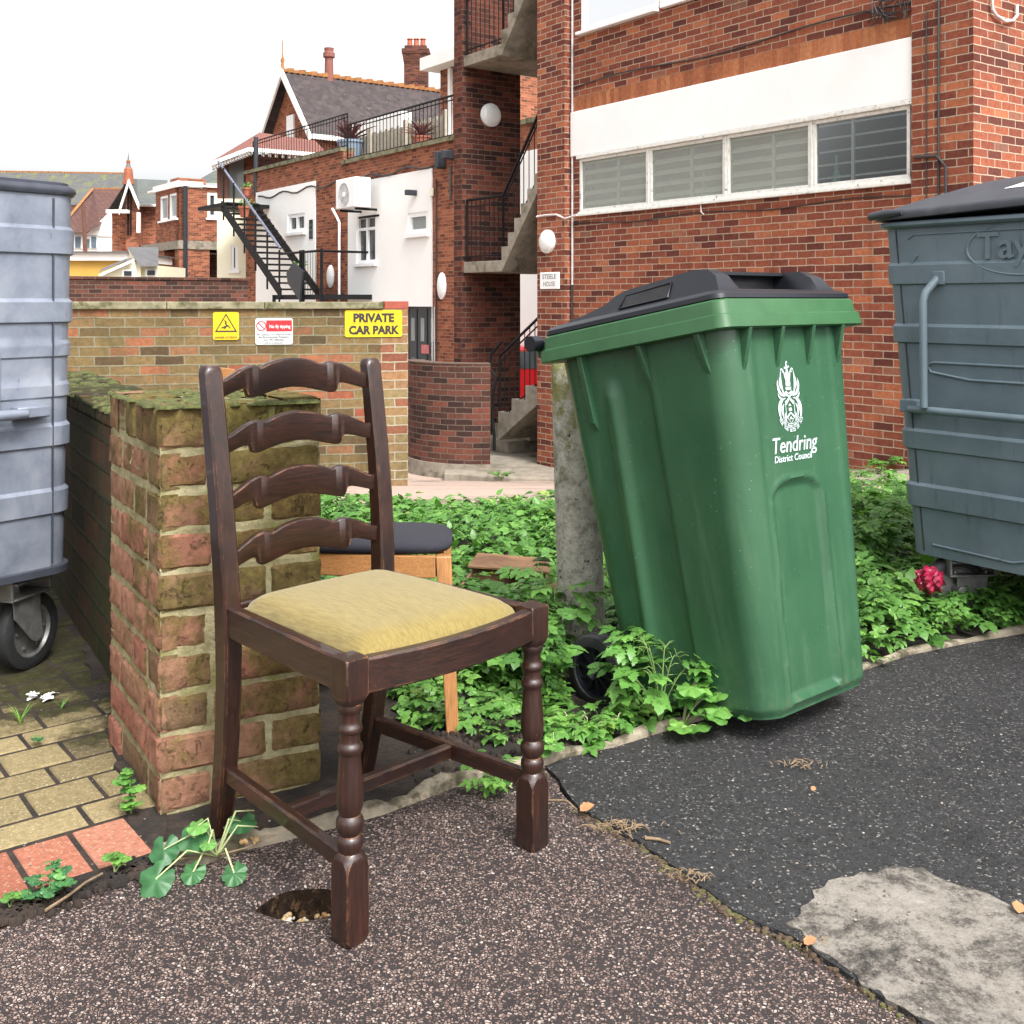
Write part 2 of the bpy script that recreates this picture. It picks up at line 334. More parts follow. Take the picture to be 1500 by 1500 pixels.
t=NT('pillar_brick'); v=t.coord(); r=t.rnd()
base=t.ramp(r,[(0,srgb(150,122,94)),(.25,srgb(182,142,112)),(.5,srgb(200,146,120)),(.75,srgb(200,134,114)),(1,srgb(168,148,98))])
c=t.mix(1.0,base,t.ramp(t.noise(v,45,6,.7),[(.25,.6),(.75,1.3)]),'MULTIPLY')
se=t.n('ShaderNodeSeparateXYZ'); t.l(v,se.inputs[0])
alg=t.math('ADD',t.noise(v,9,7,.68,.3),t.math('MULTIPLY',t.math('SUBTRACT',se.outputs[2],.45),.22))
alg=t.math('ADD',alg,t.math('MULTIPLY',se.outputs[0],.62))
c=t.mix(t.math('MULTIPLY',t.step(alg,.37,.60),.84),c,t.ramp(t.noise(v,60,5,.7),[(.3,srgb(88,76,42)),(.55,srgb(130,118,64)),(.75,srgb(160,150,82))]))
c=t.mix(t.step(t.noise(v,170,3,.7),.71,.75),c,srgb(198,192,170))
t.bump(t.math('ADD',t.noise(v,60,8,.8),t.math('MULTIPLY',t.step(t.noise(v,38,6,.75,.6),.42,.36),-.8)),1.0,.008); M['pillar_brick']=t.fin(c,.95,spec=.15)
t=NT('pillar_mortar'); v=t.coord(); c=t.ramp(t.noise(v,18,7,.7),[(.35,srgb(148,140,104)),(.55,srgb(196,186,144)),(.7,srgb(230,222,184))])
c=t.mix(t.step(t.noise(v,11,6,.7),.5,.66),c,srgb(150,148,88)); t.bump(t.noise(v,150,4,.7),.9,.004); M['pillar_mortar']=t.fin(c,.95,spec=.15)
M['moss']=simple('moss',srgb(92,96,50),1,var=.5,nscale=80,bump=1,bscale=140)

# wood
def wood(name, c0,c1,axis,rough=.35,dark=None,edge=None,coat=.0):
    t=NT(name); s=[26,26,26]; s[axis]=1.6; v=t.coord('Object',tuple(s)); n=t.noise(v,6,6,.65,.8); c=t.ramp(n,[(.3,c0),(.7,c1)])
    s2=[90,90,90]; s2[axis]=3; g=t.noise(t.coord('Object',tuple(s2)),8,4,.7)
    c=t.mix(1.0,c,t.ramp(g,[(.35,.62),(.6,1.1)]),'MULTIPLY')
    if dark: c=t.mix(t.math('MULTIPLY',t.step(t.noise(t.coord(),7,4,.6),.5,.68),.7),c,dark)
    if edge:
        ge=t.n('ShaderNodeNewGeometry'); be=t.n('ShaderNodeBevel'); be.samples=4; be.inputs[0].default_value=.0045
        dp=t.n('ShaderNodeVectorMath',operation='DOT_PRODUCT'); t.l(be.outputs[0],dp.inputs[0]); t.l(ge.outputs['Normal'],dp.inputs[1])
        pn=t.step(t.math('SUBTRACT',1.0,dp.outputs['Value']),.03,.16)
        wv=t.math('MULTIPLY',pn,t.step(t.noise(t.coord(),22,4,.7),.46,.60)); c=t.mix(wv,c,edge)
        sp=t.step(t.noise(t.coord(),120,3,.7),.71,.76); c=t.mix(t.math('MULTIPLY',sp,.5),c,edge)
    t.bump(g,.25,.002); m=t.fin(c,t.math('MULTIPLY_ADD',g,.25,rough-.1)); t.b.inputs['Coat Weight'].default_value=coat; return m
dk0,dk1,dke=srgb(34,19,15),srgb(74,42,31),srgb(180,124,84)
for i,a in enumerate('xyz'): M['dark_wood_'+a]=wood('dark_wood_'+a,dk0,dk1,i,.36,srgb(36,22,20),dke,.28)
for i,a in enumerate('xyz'): M['oak_'+a]=wood('oak_'+a,srgb(190,128,74),srgb(214,156,98),i,.4)
t=NT('mustard_fabric'); v=t.coord(); wv=t.n('ShaderNodeTexWave',wave_type='BANDS',bands_direction='X'); t.l(t.coord('Object',(1,1.0,1)),wv.inputs[0]); wv.inputs['Scale'].default_value=85; wv.inputs['Distortion'].default_value=5; wv.inputs['Detail'].default_value=4; wv.inputs['Detail Scale'].default_value=1.5
c=t.ramp(t.math('ADD',t.math('MULTIPLY',wv.outputs['Fac'],.10),t.math('MULTIPLY',t.noise(t.coord('Object',(60,5,20)),6,4),.9)),[(.3,srgb(130,112,58)),(.5,srgb(150,131,70)),(.75,srgb(168,149,86))])
sp=t.step(t.voro(t.coord('Object',(1,1,1)),17,rand=.35),.10,.06); sp=t.math('MULTIPLY',sp,t.step(t.noise(v,150,3),.45,.6)); c=t.mix(t.math('MULTIPLY',sp,.5),c,srgb(196,182,126))
weft=t.noise(t.coord('Object',(400,400,50)),3,2); t.bump(t.math('ADD',weft,t.math('MULTIPLY',sp,.6)),.35,.002); M['mustard_fabric']=t.fin(c,.75,spec=.3); t.b.inputs['Sheen Weight'].default_value=.2
M['navy_fabric']=simple('navy_fabric',srgb(46,46,58),.9,var=.15,nscale=200,bump=.5,bscale=500)

# bins
t=NT('green_plastic'); v=t.coord(); n=t.noise(v,4,5,.6); c=t.ramp(n,[(.3,srgb(54,98,68)),(.7,srgb(66,112,80))])
sp=t.math('MULTIPLY',t.step(t.voro(v,60),.085,.05),t.step(t.noise(v,3.5,3),.47,.56)); c=t.mix(sp,c,srgb(176,200,176))
c=t.mix(t.math('MULTIPLY',t.step(t.noise(t.coord('Object',(9,9,.9)),2,7,.72,.3),.48,.74),.36),c,srgb(104,138,108)); c=t.mix(t.math('MULTIPLY',t.step(t.noise(t.coord('Object',(26,26,1.0)),1.5,5,.7),.56,.70),.35),c,srgb(52,84,66)); scr=t.math('MULTIPLY',t.step(t.noise(t.coord('Object',(150,150,12)),2.2,3,.6,1.2),.66,.72),t.step(t.noise(v,5,3),.5,.6)); c=t.mix(t.math('MULTIPLY',scr,.5),c,srgb(130,168,136))
se=t.n('ShaderNodeSeparateXYZ'); t.l(v,se.inputs[0]); low=t.math('MULTIPLY',t.step(se.outputs[2],.22,.0),t.step(t.noise(v,26,6,.75),.5,.7)); c=t.mix(t.math('MULTIPLY',low,.5),c,srgb(120,128,100))
t.bump(t.math('ADD',t.math('MULTIPLY',t.noise(v,400,2),.04),t.noise(v,5,2)),.12,.02); M['green_plastic']=t.fin(c,t.math('MULTIPLY_ADD',t.noise(v,9,5),.25,.18),spec=.55)
M['green_rim']=simple('green_rim',srgb(66,114,72),.38,var=.12,nscale=20,bump=.05,dirt=srgb(130,165,120),dscale=40,dlo=.66,dhi=.74)
M['black_plastic']=simple('black_plastic',(.009,.010,.014,1),.34,var=.25,nscale=6,dirt=(.02,.02,.024,1),dscale=20,dlo=.6,dhi=.8)
M['rubber']=simple('rubber',(.012,.012,.013,1),.7,var=.3,nscale=30,bump=.3,bscale=200)
M['decal']=simple('decal',srgb(226,238,240),.5,var=.04)
t=NT('galv'); v=t.coord(); n=t.noise(v,7,7,.65,.3); c=t.ramp(n,[(.3,srgb(124,132,148)),(.5,srgb(152,160,176)),(.7,srgb(176,182,194))]); c=t.mix(t.step(t.noise(t.coord('Object',(20,20,4)),2,6,.7),.64,.72),c,srgb(104,108,122))
c=t.mix(t.step(t.noise(v,50,5,.7),.74,.78),c,srgb(110,74,56)); t.bump(t.noise(v,9,3),.15,.004); M['galv']=t.fin(c,t.math('MULTIPLY_ADD',n,.35,.3),.25)
M['galv_dark']=simple('galv_dark',srgb(78,82,94),.5,var=.2,nscale=20,metal=.2)
M['steel']=simple('steel',srgb(150,150,148),.42,var=.3,nscale=30,metal=.6,dirt=srgb(110,70,46),dscale=30,dlo=.66,dhi=.78)
t=NT('slate_paint'); v=t.coord(); n=t.noise(v,5,6,.65); c=t.ramp(n,[(.3,srgb(104,122,132)),(.7,srgb(128,146,156))])
c=t.mix(t.math('MULTIPLY',t.step(t.noise(t.coord('Object',(14,14,1.2)),3,6,.7),.56,.72),.55),c,srgb(66,78,88)); c=t.mix(t.step(t.noise(v,60,4,.7),.745,.77),c,srgb(190,196,198)); c=t.mix(t.step(t.noise(v,45,5,.7),.24,.2),c,srgb(50,48,46))
t.bump(t.noise(v,14,3),.12,.004); M['slate_paint']=t.fin(c,t.math('MULTIPLY_ADD',n,.25,.34),spec=.5)
M['lid_plastic']=simple('lid_plastic',srgb(72,74,82),.5,var=.2,nscale=9,bump=.1,bscale=200,dirt=srgb(96,98,104),dscale=8,dlo=.55,dhi=.75)
M['sticker']=simple('sticker',(.8,.8,.78,1),.5,var=.03)
t=NT('lichen_concrete'); v=t.coord(); c=t.ramp(t.noise(v,30,7,.75),[(.35,(.22,.21,.17,1)),(.5,(.42,.40,.34,1)),(.7,(.62,.60,.54,1))])
se=t.n('ShaderNodeSeparateXYZ'); t.l(v,se.inputs[0]); f=t.math('ADD',t.noise(v,16,6,.7),t.math('MULTIPLY',t.math('SUBTRACT',se.outputs[2],.55),.6)); c=t.mix(t.math('MULTIPLY',t.step(f,.5,.66),.8),c,srgb(150,148,66))
c=t.mix(t.step(t.noise(v,55,5,.7),.62,.66),c,srgb(70,72,44)); t.bump(t.noise(v,80,5,.7),.8,.006); M['lichen_concrete']=t.fin(c,.95,spec=.15)
M['cardboard']=simple('cardboard',srgb(158,118,86),.9,var=.12,nscale=12,bump=.3,bscale=80,dirt=srgb(110,78,56),dscale=5,dlo=.5,dhi=.7)
M['sign_yellow']=simple('sign_yellow',srgb(236,206,24),.4,var=.03)
M['sign_black']=simple('sign_black',(.015,.015,.015,1),.5,var=.1)
M['sign_white']=simple('sign_white',srgb(222,226,226),.4,var=.05,nscale=20)
M['sign_red']=simple('sign_red',srgb(206,40,50),.4,var=.05)
M['sign_grey']=simple('sign_grey',srgb(120,126,130),.5,var=.05)
M['terracotta']=simple('terracotta',srgb(190,110,84),.8,var=.15)
M['blue_pot']=simple('blue_pot',srgb(150,166,188),.5,var=.1)
M['pale_wood']=simple('pale_wood',srgb(196,186,168),.9,var=.2,nscale=12)
M['brown_wood']=simple('brown_wood',srgb(110,70,54),.8,var=.25,nscale=12)
M['red_paint']=simple('red_paint',srgb(205,30,36),.3,var=.1)
M['pink_foil']=simple('pink_foil',srgb(176,34,74),.35,var=.45,nscale=30,bump=.5,bscale=60)
M['opal']=simple('opal',(.72,.72,.7,1),.35,var=.03)
M['cable']=simple('cable',(.03,.027,.027,1),.5)
M['cable_white']=simple('cable_white',(.6,.56,.56,1),.5)
def leaf_mat(name, stops, trans=.3):
    t=NT(name); v=t.coord(); r=t.rnd(); c=t.ramp(r,stops); c=t.mix(1.0,c,t.ramp(t.noise(v,60,4,.6),[(.3,.75),(.7,1.2)]),'MULTIPLY')
    t.fin(c,.42,spec=.45); tr=t.n('ShaderNodeBsdfTranslucent'); t.l(t.mix(1.0,c,(1.1,1.25,.6,1),'MULTIPLY'),tr.inputs[0])
    mx=t.n('ShaderNodeMixShader'); mx.inputs[0].default_value=trans; t.l(t.b.outputs[0],mx.inputs[1]); t.l(tr.outputs[0],mx.inputs[2]); t.l(mx.outputs[0],t.out.inputs[0]); return t.m
M['leaf']=leaf_mat('leaf',[(0,(.03,.095,.02,1)),(.35,(.075,.19,.035,1)),(.75,(.125,.28,.055,1)),(.95,(.18,.35,.075,1)),(1,(.28,.33,.07,1))])
M['leaf_bright']=leaf_mat('leaf_bright',[(0,(.05,.15,.03,1)),(.5,(.11,.26,.05,1)),(.9,(.20,.40,.08,1)),(1,(.45,.48,.06,1))])
M['leaf_mallow']=leaf_mat('leaf_mallow',[(0,(.03,.11,.045,1)),(.6,(.06,.18,.06,1)),(1,(.16,.36,.08,1))])
M['stem']=simple('stem',(.12,.2,.05,1),.6,var=.3)
M['stem_pale']=simple('stem_pale',(.30,.34,.16,1),.6,var=.3)
M['dry']=simple('dry',srgb(150,126,98),.9,var=.35,nscale=60)
M['dry_leaf']=simple('dry_leaf',srgb(196,140,96),.8,var=.25,nscale=40)
M['cordyline']=simple('cordyline',srgb(110,52,48),.7,var=.3)

# ================================================================== GROUND
PROF=[(-50,0),(5.0,0),(5.6,-.03),(7,-.22),(9.3,-.58),(11.5,-.95),(13.9,-1.29),(16,-1.33),(26,-1.33),(60,-1.2),(900,-1.2)]
def zt(Y):
    return float(np.interp(Y,[p[0] for p in PROF],[p[1] for p in PROF]))
gm=MB(); ys=[-12,2,4.95,5.0,5.3,5.6,6.3,7,8,9.3,10.5,11.5,12.7,13.9,14.5,16,20,26,40,60,120,300,900]; xs=[-900,-200,-60,-20,-8,-4,-2,0,2,4,8,20,60,200,900]
V=[(x,y,(zt(y) if y>=5 else -.08)) for y in ys for x in xs]; n=len(xs)
gm.add(V,[(j*n+i,j*n+i+1,(j+1)*n+i+1,(j+1)*n+i) for j in range(len(ys)-1) for i in range(n-1)])
tag(gm.build('ground',M['path']),kind='structure')

def pip(p,poly):
    x,y=p; c=False; j=len(poly)-1
    for i in range(len(poly)):
        xi,yi=poly[i]; xj,yj=poly[j]
        if (yi>y)!=(yj>y) and x<(xj-xi)*(y-yi)/(yj-yi)+xi: c=not c
        j=i
    return c
def rough_line(pts, step=.03, amp=.006, seed=1):
    rr=random.Random(seed); out=[]
    for i in range(len(pts)):
        a=Vector(pts[i]); b=Vector(pts[(i+1)%len(pts)]); L=(b-a).length; k=max(1,int(L/step)); k=min(k,160)
        nrm=Vector((-(b-a).y,(b-a).x)).normalized() if L>0 else Vector((0,0))
        for j in range(k):
            p=a+(b-a)*(j/k); w=rr.uniform(-amp,amp) if j else 0; out.append((p.x+nrm.x*w,p.y+nrm.y*w))
    return out
def sheet(name, poly, zf, mat, res=.05, box=None, extra=(), skirt=.03, step=.03, amp=.006, seed=1, mat2=None, m2f=None):
    b=rough_line(poly,step,amp,seed); nb=len(b)
    pts=[Vector(p) for p in b]
    x0,x1,y0,y1=box
    for x in np.arange(x0,x1,res):
        for y in np.arange(y0,y1,res):
            p=(x+random.uniform(-.2,.2)*res,y+random.uniform(-.2,.2)*res)
            if pip(p,b): pts.append(Vector(p))
    pts+=[Vector(p) for p in extra]
    vo,_,fo,_,_,_=delaunay_2d_cdt(pts,[(i,(i+1)%nb) for i in range(nb)],[],1,1e-5)
    mb=MB(); vv=[(v.x,v.y,zf(v.x,v.y)) for v in vo]; 
    def up(f):
        a,b_,c=[Vector(vv[i]) for i in f[:3]]; return f if (b_-a).cross(c-a).z>0 else f[::-1]
    faces=[up(list(f)) for f in fo]
    if m2f:
        for f in faces:
            cx=sum(vv[i][0] for i in f)/3; cy=sum(vv[i][1] for i in f)/3
        g1=[f for f in faces if not m2f(*[sum(vv[i][k] for i in f)/3 for k in (0,1)])]; g2=[f for f in faces if m2f(*[sum(vv[i][k] for i in f)/3 for k in (0,1)])]
        mb.add(vv,g1); base=len(mb.v); mb.f+=[list(f) for f in g2]; mb.m+=[1]*len(g2); mb.r+=[0]*len(g2)
    else: mb.add(vv,faces)
    # skirt
    top=[(p[0],p[1],zf(*p)) for p in b]; low=[(p[0],p[1],zf(*p)-skirt) for p in b]
    mb.add(top+low,[(i,nb+i,nb+(i+1)%nb,(i+1)%nb) for i in range(nb)])
    o=mb.build(name,[mat]+([mat2] if mat2 else []),smooth=50); return o

EDGE_PX=[(232,1262),(300,1262),(350,1243),(400,1232),(480,1212),(560,1192),(620,1170),(690,1143),(760,1127),(830,1114),(900,1098),(975,1074),(1080,1042),(1180,1015),(1262,988),(1330,964),(1420,944),(1500,930),(1640,918)]
EDGE=[gnd(*p) for p in EDGE_PX]
HOLE=(-.352,1.835)
def z_pink(x,y):
    d=math.hypot((x-HOLE[0])/.062,(y-HOLE[1])/.050)
    z=.004*math.sin(x*5+1)*math.sin(y*4.1)
    a=math.atan2((y-HOLE[1])/.05,(x-HOLE[0])/.062); d+=.05*math.sin(3*a+1)+.05*math.sin(5*a)
    if d<1.25: z-=.045*(1-max(0,(d-.82))/.43) if d>.82 else .045
    z -= .012*max(0,1-math.hypot((x-HOLE[0])/.16,(y-HOLE[1])/.12))
    return z
PB=[gnd(*p) for p in [(800,1128),(850,1192),(900,1218),(950,1250),(1000,1282),(1040,1312),(1075,1340),(1110,1357),(1160,1377),(1230,1425),(1330,1490),(1460,1580)]]
pink=[EDGE[i] for i in range(0,10)]+PB[0:]+[(1.4,.5),(1.4,-3),(-6,-3),(-6,1.0)]+[gnd(0,1362),gnd(100,1320)]
sheet('asphalt',pink,z_pink,M['asphalt_pink'],res=.028,extra=[(HOLE[0]+(r-.05*math.sin(3*a+1)-.05*math.sin(5*a))*.062*math.cos(a),HOLE[1]+(r-.05*math.sin(3*a+1)-.05*math.sin(5*a))*.05*math.sin(a)) for r in (.3,.5,.7,.82,.90,.98,1.06,1.15,1.25,1.32,1.5,1.8,2.2) for a in np.linspace(0,6.2832,61)[:-1]],box=(-1.1,.75,1.35,2.4),mat2=M['asphalt_hole'],
      m2f=lambda x,y: z_pink(x,y)<-.019, skirt=.06)['kind']='structure'
z_black=lambda x,y:.007+.004*math.sin(x*3.3+2)*math.sin(y*3.7)+.012*max(0,1-abs((x-.15)*.6-(y-2.05))/.35)*(1 if y>2.3 else 0)*0
black=[EDGE[9]]+[EDGE[i] for i in range(10,19)]+[(9,3.6),(9,-3),(1.6,-3),(1.6,.5)]+PB[::-1]
sheet('tarmac',black,z_black,M['asphalt_black'],res=.06,box=(0,2.6,1.2,3.4),skirt=.09)['kind']='structure'
conc=[gnd(*p) for p in [(1150,1362),(1190,1312),(1250,1292),(1310,1277),(1352,1280),(1420,1312),(1500,1352),(1640,1420)]]+[(1.35,1.3),(1.35,.9)]+[gnd(*p) for p in [(1480,1610),(1380,1524),(1322,1484),(1254,1437),(1196,1400)]]
sheet('concrete_patch',conc,lambda x,y:.0115+.002*math.sin(9*x),M['old_concrete'],res=.08,box=(.3,1.4,1.2,2),amp=.013,step=.02,skirt=.02,seed=4)['kind']='structure'
# soil bed
bed=[gnd(232,1250)]+[(x,y+.02) for x,y in EDGE[1:]]+[(8,3.6),(8,5.35),(-3.6,5.35),(-1.95,4.6),(-.92,2.5),(-.735,2.09)]
def z_soil(x,y): 
    b=.012*math.sin(x*7+y*3)*math.sin(y*8-x*2)+.008*math.sin(x*23)*math.sin(y*19)
    if y>5.0: b+= zt(y)+.012
    return b+.004
sheet('soil_bed',bed,z_soil,M['soil'],res=.06,box=(-2,4.5,1.9,5.3),skirt=.08,amp=.01)['kind']='structure'
# kerb strip of worn concrete along the bed
kb=MB(); inn=[]
for i,p in enumerate(EDGE):
    a=Vector(EDGE[max(i-1,0)]); b=Vector(EDGE[min(i+1,len(EDGE)-1)]); t=(b-a).normalized(); nn=Vector((-t.y,t.x)); inn.append((Vector(p),nn))
L=[]
for i in range(len(inn)-1):
    for j in range(6):
        f=j/6; L.append((inn[i][0].lerp(inn[i+1][0],f), inn[i][1].lerp(inn[i+1][1],f).normalized()))
ring=[]
for k,(p,nn) in enumerate(L):
    w=.018+.006*math.sin(k*.7)+random.uniform(-.003,.003); h=.02+.005*math.sin(k*.5+1)+random.uniform(-.003,.003)
    ring.append([(p.x-nn.x*.006,p.y-nn.y*.006,-.05),(p.x-nn.x*.004,p.y-nn.y*.004,h*.8),(p.x+nn.x*.006,p.y+nn.y*.006,h),(p.x+nn.x*w,p.y+nn.y*w,h*.95),(p.x+nn.x*(w+.007),p.y+nn.y*(w+.007),h*.7),(p.x+nn.x*(w+.008),p.y+nn.y*(w+.008),-.05)])
kb.loft(ring); tag(kb.build('kerb',M['kerb'],smooth=35),kind='structure')

# block paving: real blocks
pv=MB(); O=Vector(gnd(230,1250)); e1=Vector((-.79,-.613)); e2=Vector((-.613,.79))
A=Vector((-.668,2.065)); D=Vector((-.893,2.42)); W0=Vector((-.80,2.40)); WD=Vector((-.506,.862))
def leftof(p):
    if p.y<2.44: a,b=A,D
    else: a,b=Vector((-.80,2.43)),Vector((-.80,2.43))+WD
    return (b-a).cross(p-a)>-.02 if False else ((b.x-a.x)*(p.y-a.y)-(b.y-a.y)*(p.x-a.x))>-.012
rows=[]; v0=0
def block(u,v,lu,lv,r):
    c=O+e1*(u+lu/2)+e2*(v+lv/2)
    if not leftof(c) or c.x<-4.2 or (c.y<1.0): return
    g=.0036; z=random.uniform(-.001,.0015); tl=random.uniform(-.0012,.0012)
    gv=.0062; cs=[(u+g,v+gv),(u+lu-g,v+gv),(u+lu-g,v+lv-gv),(u+g,v+lv-gv)]; ch=.003
    cs2=[(u+g+ch,v+gv+ch),(u+lu-g-ch,v+gv+ch),(u+lu-g-ch,v+lv-gv-ch),(u+g+ch,v+lv-gv-ch)]
    f=lambda q,z_:( (O+e1*q[0]+e2*q[1]).x,(O+e1*q[0]+e2*q[1]).y,z_)
    pv.loft([[f(q,-.06) for q in cs],[f(q,z-.002) for q in cs],[f(q,z+.003+(tl if k<2 else -tl)) for k,q in enumerate(cs2)]],rnd=r)
for i in range(30): block(i*.105-.0,0,.105,.175,random.uniform(.62,1))
v=.175; k=0
while v<3.3:
    if k%2==0:
        for i in range(-2,24): block(i*.205+.06,v,.205,.1,random.uniform(.1,.55))
        v+=.1
    else:
        for i in range(-3,34): block(i*.135,v,.135,.125,random.uniform(.0,.55))
        v+=.125
    k+=1
# the mossed red border row running along the wall's foot
tag(pv.build('block_paving',M['paver']),kind='structure')
sb=MB(); sb.add([(-6,.9,.0006),(*gnd(0,1338),.0006),(*gnd(232,1254),.0006),(-.65,2.05,.0006),(-.75,2.4,.0006),(-2.2,4.85,.0006),(-6,4.95,.0006)],[(0,1,2,3,4,5,6)])
tag(sb.build('paving_bed',M['soil']),kind='structure')
bk=MB(); bk.add([(-9,4.5,-.015),(-2,4.5,-.012),(-3.6,5.4,-.035),(-9,5.4,-.035)],[(0,1,2,3)]); tag(bk.build('yard_ground',M['soil']),kind='structure')

# ================================================================== BRICK PILLAR
pil=empty('brick_pillar','squat brick pillar with moss on its top behind the ladder-back chair','pillar',(A.x*1.025,A.y*1.025,0))
B_=Vector((.290,.1455)); Dv=Vector((-.225,.350)); C_=B_+Dv
cr=[Vector((0,0)),B_,C_,Dv]
br=MB()
def brick_on(p0,p1,z0,z1,dep,r,mb=br,jit=.003):
    """rounded brick whose face lies on the line p0-p1, dep deep inwards (left of p0->p1)"""
    d=(p1-p0); l=d.length; d/=l; nn=Vector((-d.y,d.x)); o=random.uniform(-jit,jit)
    q=lambda s,n,z: (p0.x+d.x*s+nn.x*n,p0.y+d.y*s+nn.y*n,z)
    zz=z0+random.uniform(-.0015,.0015); z2=z1+random.uniform(-.0015,.0015)
    ns=max(3,int(l/.018)); nz=4; c=.007; V=[]; 
    ss=[0]+list(np.linspace(c,l-c,ns))+[l]; zs=[zz]+list(np.linspace(zz+c,z2-c,nz))+[z2]
    for z in zs:
        for s_ in ss:
            e=(s_ in (0,l))+(z in (zz,z2)); dep_=o+(.006 if e==1 else .011 if e==2 else 0)+(random.uniform(-.0013,.0013))
            V.append(q(s_+random.uniform(-.0012,.0012),dep_,z+random.uniform(-.001,.001)))
    m=len(ss); F=[(j*m+i,j*m+i+1,(j+1)*m+i+1,(j+1)*m+i) for j in range(len(zs)-1) for i in range(m-1)]
    mb.add(V,F,0,r)
    # top, bottom, sides going inwards
    mb.add([q(0,.006,zz),q(l,.006,zz),q(l,dep,zz),q(0,dep,zz),q(0,.006,z2),q(l,.006,z2),q(l,dep,z2),q(0,dep,z2)],[(4,5,6,7),(3,2,1,0),(0,4,7,3),(1,2,6,5)],0,r)
ch=.0787; nco=10; jt=.011; zb=0.705-ch*nco
def course(p0,p1,z0,lens,hid=False):
    d=(p1-p0); L=d.length; d/=L; s=0; out=[]
    if hid: p0=p0+d*.010; p1=p1-d*.010; L-=.02
    for k,l in enumerate(lens):
        l=min(l,L-s)
        if l<.03: break
        a=s+(jt*.5 if s>0 else 0); b=s+l-(jt*.5 if s+l<L-.02 else 0)
        r=random.random()*.8
        brick_on(p0+d*a,p0+d*b,z0+jt*.5,z0+ch-jt*.5,.05,r); s+=l
for j in range(nco):
    z0=zb+j*ch
    a,b=(([.1,.22],[.22,.22]) if j%2 else ([.215,.11],[.11,.215,.11]))
    if z0<-.1: continue
    # right (camera-facing) face A->B, then B->C, C->D, D->A
    course(cr[0],cr[1],z0,[.108,.215] if j%3==1 else [.215,.11] if j%2==0 else [.1,.0,.22][0:1]+[.22]); course(cr[1],cr[2],z0,b+[.2],True); course(cr[2],cr[3],z0,a+[.3],True); course(cr[3],cr[0],z0,[.11,.215,.1] if j%2 else [.215,.1,.2])
# soldier / cap course: bricks on edge
def cap():
    z0=.705+jt*.5; z1=.797
    for e in range(4):
        p0,p1=cr[e],cr[(e+1)%4]; L=(p1-p0).length; d=(p1-p0)/L
        if e==0: cuts=[0,.108,.22,L]
        elif e==3: cuts=[0,.075,.15,.235,.30,L]
        else: cuts=[0,.1,.2,L]
        if e in (1,2): cuts=[.01,.1,.2,L-.01]
        for k in range(len(cuts)-1):
            if cuts[k+1]-cuts[k]<.02: continue
            dz=random.uniform(-.006,.004)
            brick_on(p0+d*(cuts[k]+(.004 if k else 0)),p0+d*(cuts[k+1]-(.004 if k<len(cuts)-2 else 0)),z0,z1+dz,.08,random.choice([.05,.1,.3,.9,1.0]),jit=.005)
cap()
br.build('brickwork',M['pillar_brick'],pil,smooth=40)
mo=MB(); ins=.0045
cen=sum(cr,Vector((0,0)))/4
inner=[]
for i in range(4):
    p=cr[i]; a=(cr[i-1]-p).normalized(); b=(cr[(i+1)%4]-p).normalized(); inner.append(p+(a+b).normalized()*ins*1.25)
rings=[]
for j in range(200):
    z=-.06+j*(.785+.06)/199
    rings.append([(p.x+random.uniform(-.001,.001),p.y+random.uniform(-.001,.001),z) for i in range(4) for p in [inner[i].lerp(inner[(i+1)%4],k/12) for k in range(12)]])
mo.loft(rings); mo.build('mortar',M['pillar_mortar'],pil,smooth=60)
# moss cushions on the top
ms=MB()
for i in range(260):
    u,v_=random.random(),random.random(); p=(inner[0].lerp(inner[1],u)).lerp(inner[3].lerp(inner[2],u),v_)
    if random.random()<.25: p=cr[3].lerp(cr[0],random.random()) if random.random()<.5 else cr[0].lerp(cr[1],random.random())
    r=random.uniform(.006,.020); h=random.uniform(.004,.010)
    ms.lathe([(r,0),(r*.95,h*.5),(r*.6,h*.9),(r*.15,h)],7,Matrix.Translation((p.x,p.y,.789))@Matrix.Rotation(random.random()*6,4,'Z'))
ms.build('moss_cap',M['moss'],pil,smooth=80)

# low mossy wall running back from the pillar
lw=empty('garden_wall','low dark mossy brick wall between the pale bin and the pillar','wall',(-.80,2.43,0))
LF=Frame((0,0),(-.506,.862))
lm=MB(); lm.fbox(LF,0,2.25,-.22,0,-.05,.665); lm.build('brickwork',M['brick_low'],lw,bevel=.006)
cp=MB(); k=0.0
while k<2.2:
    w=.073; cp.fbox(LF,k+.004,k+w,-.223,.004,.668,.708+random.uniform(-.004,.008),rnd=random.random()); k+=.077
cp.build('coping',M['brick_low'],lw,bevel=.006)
mm=MB()
for i in range(260):
    a=random.uniform(0,2.2); n_=random.uniform(-.22,0); r=random.uniform(.008,.03); p=LF.P(a,n_,.703)
    mm.lathe([(r,0),(r*.9,.006),(r*.5,.011),(r*.1,.013)],7,Matrix.Translation(p))
mm.build('moss_cap',M['moss'],lw,smooth=80)

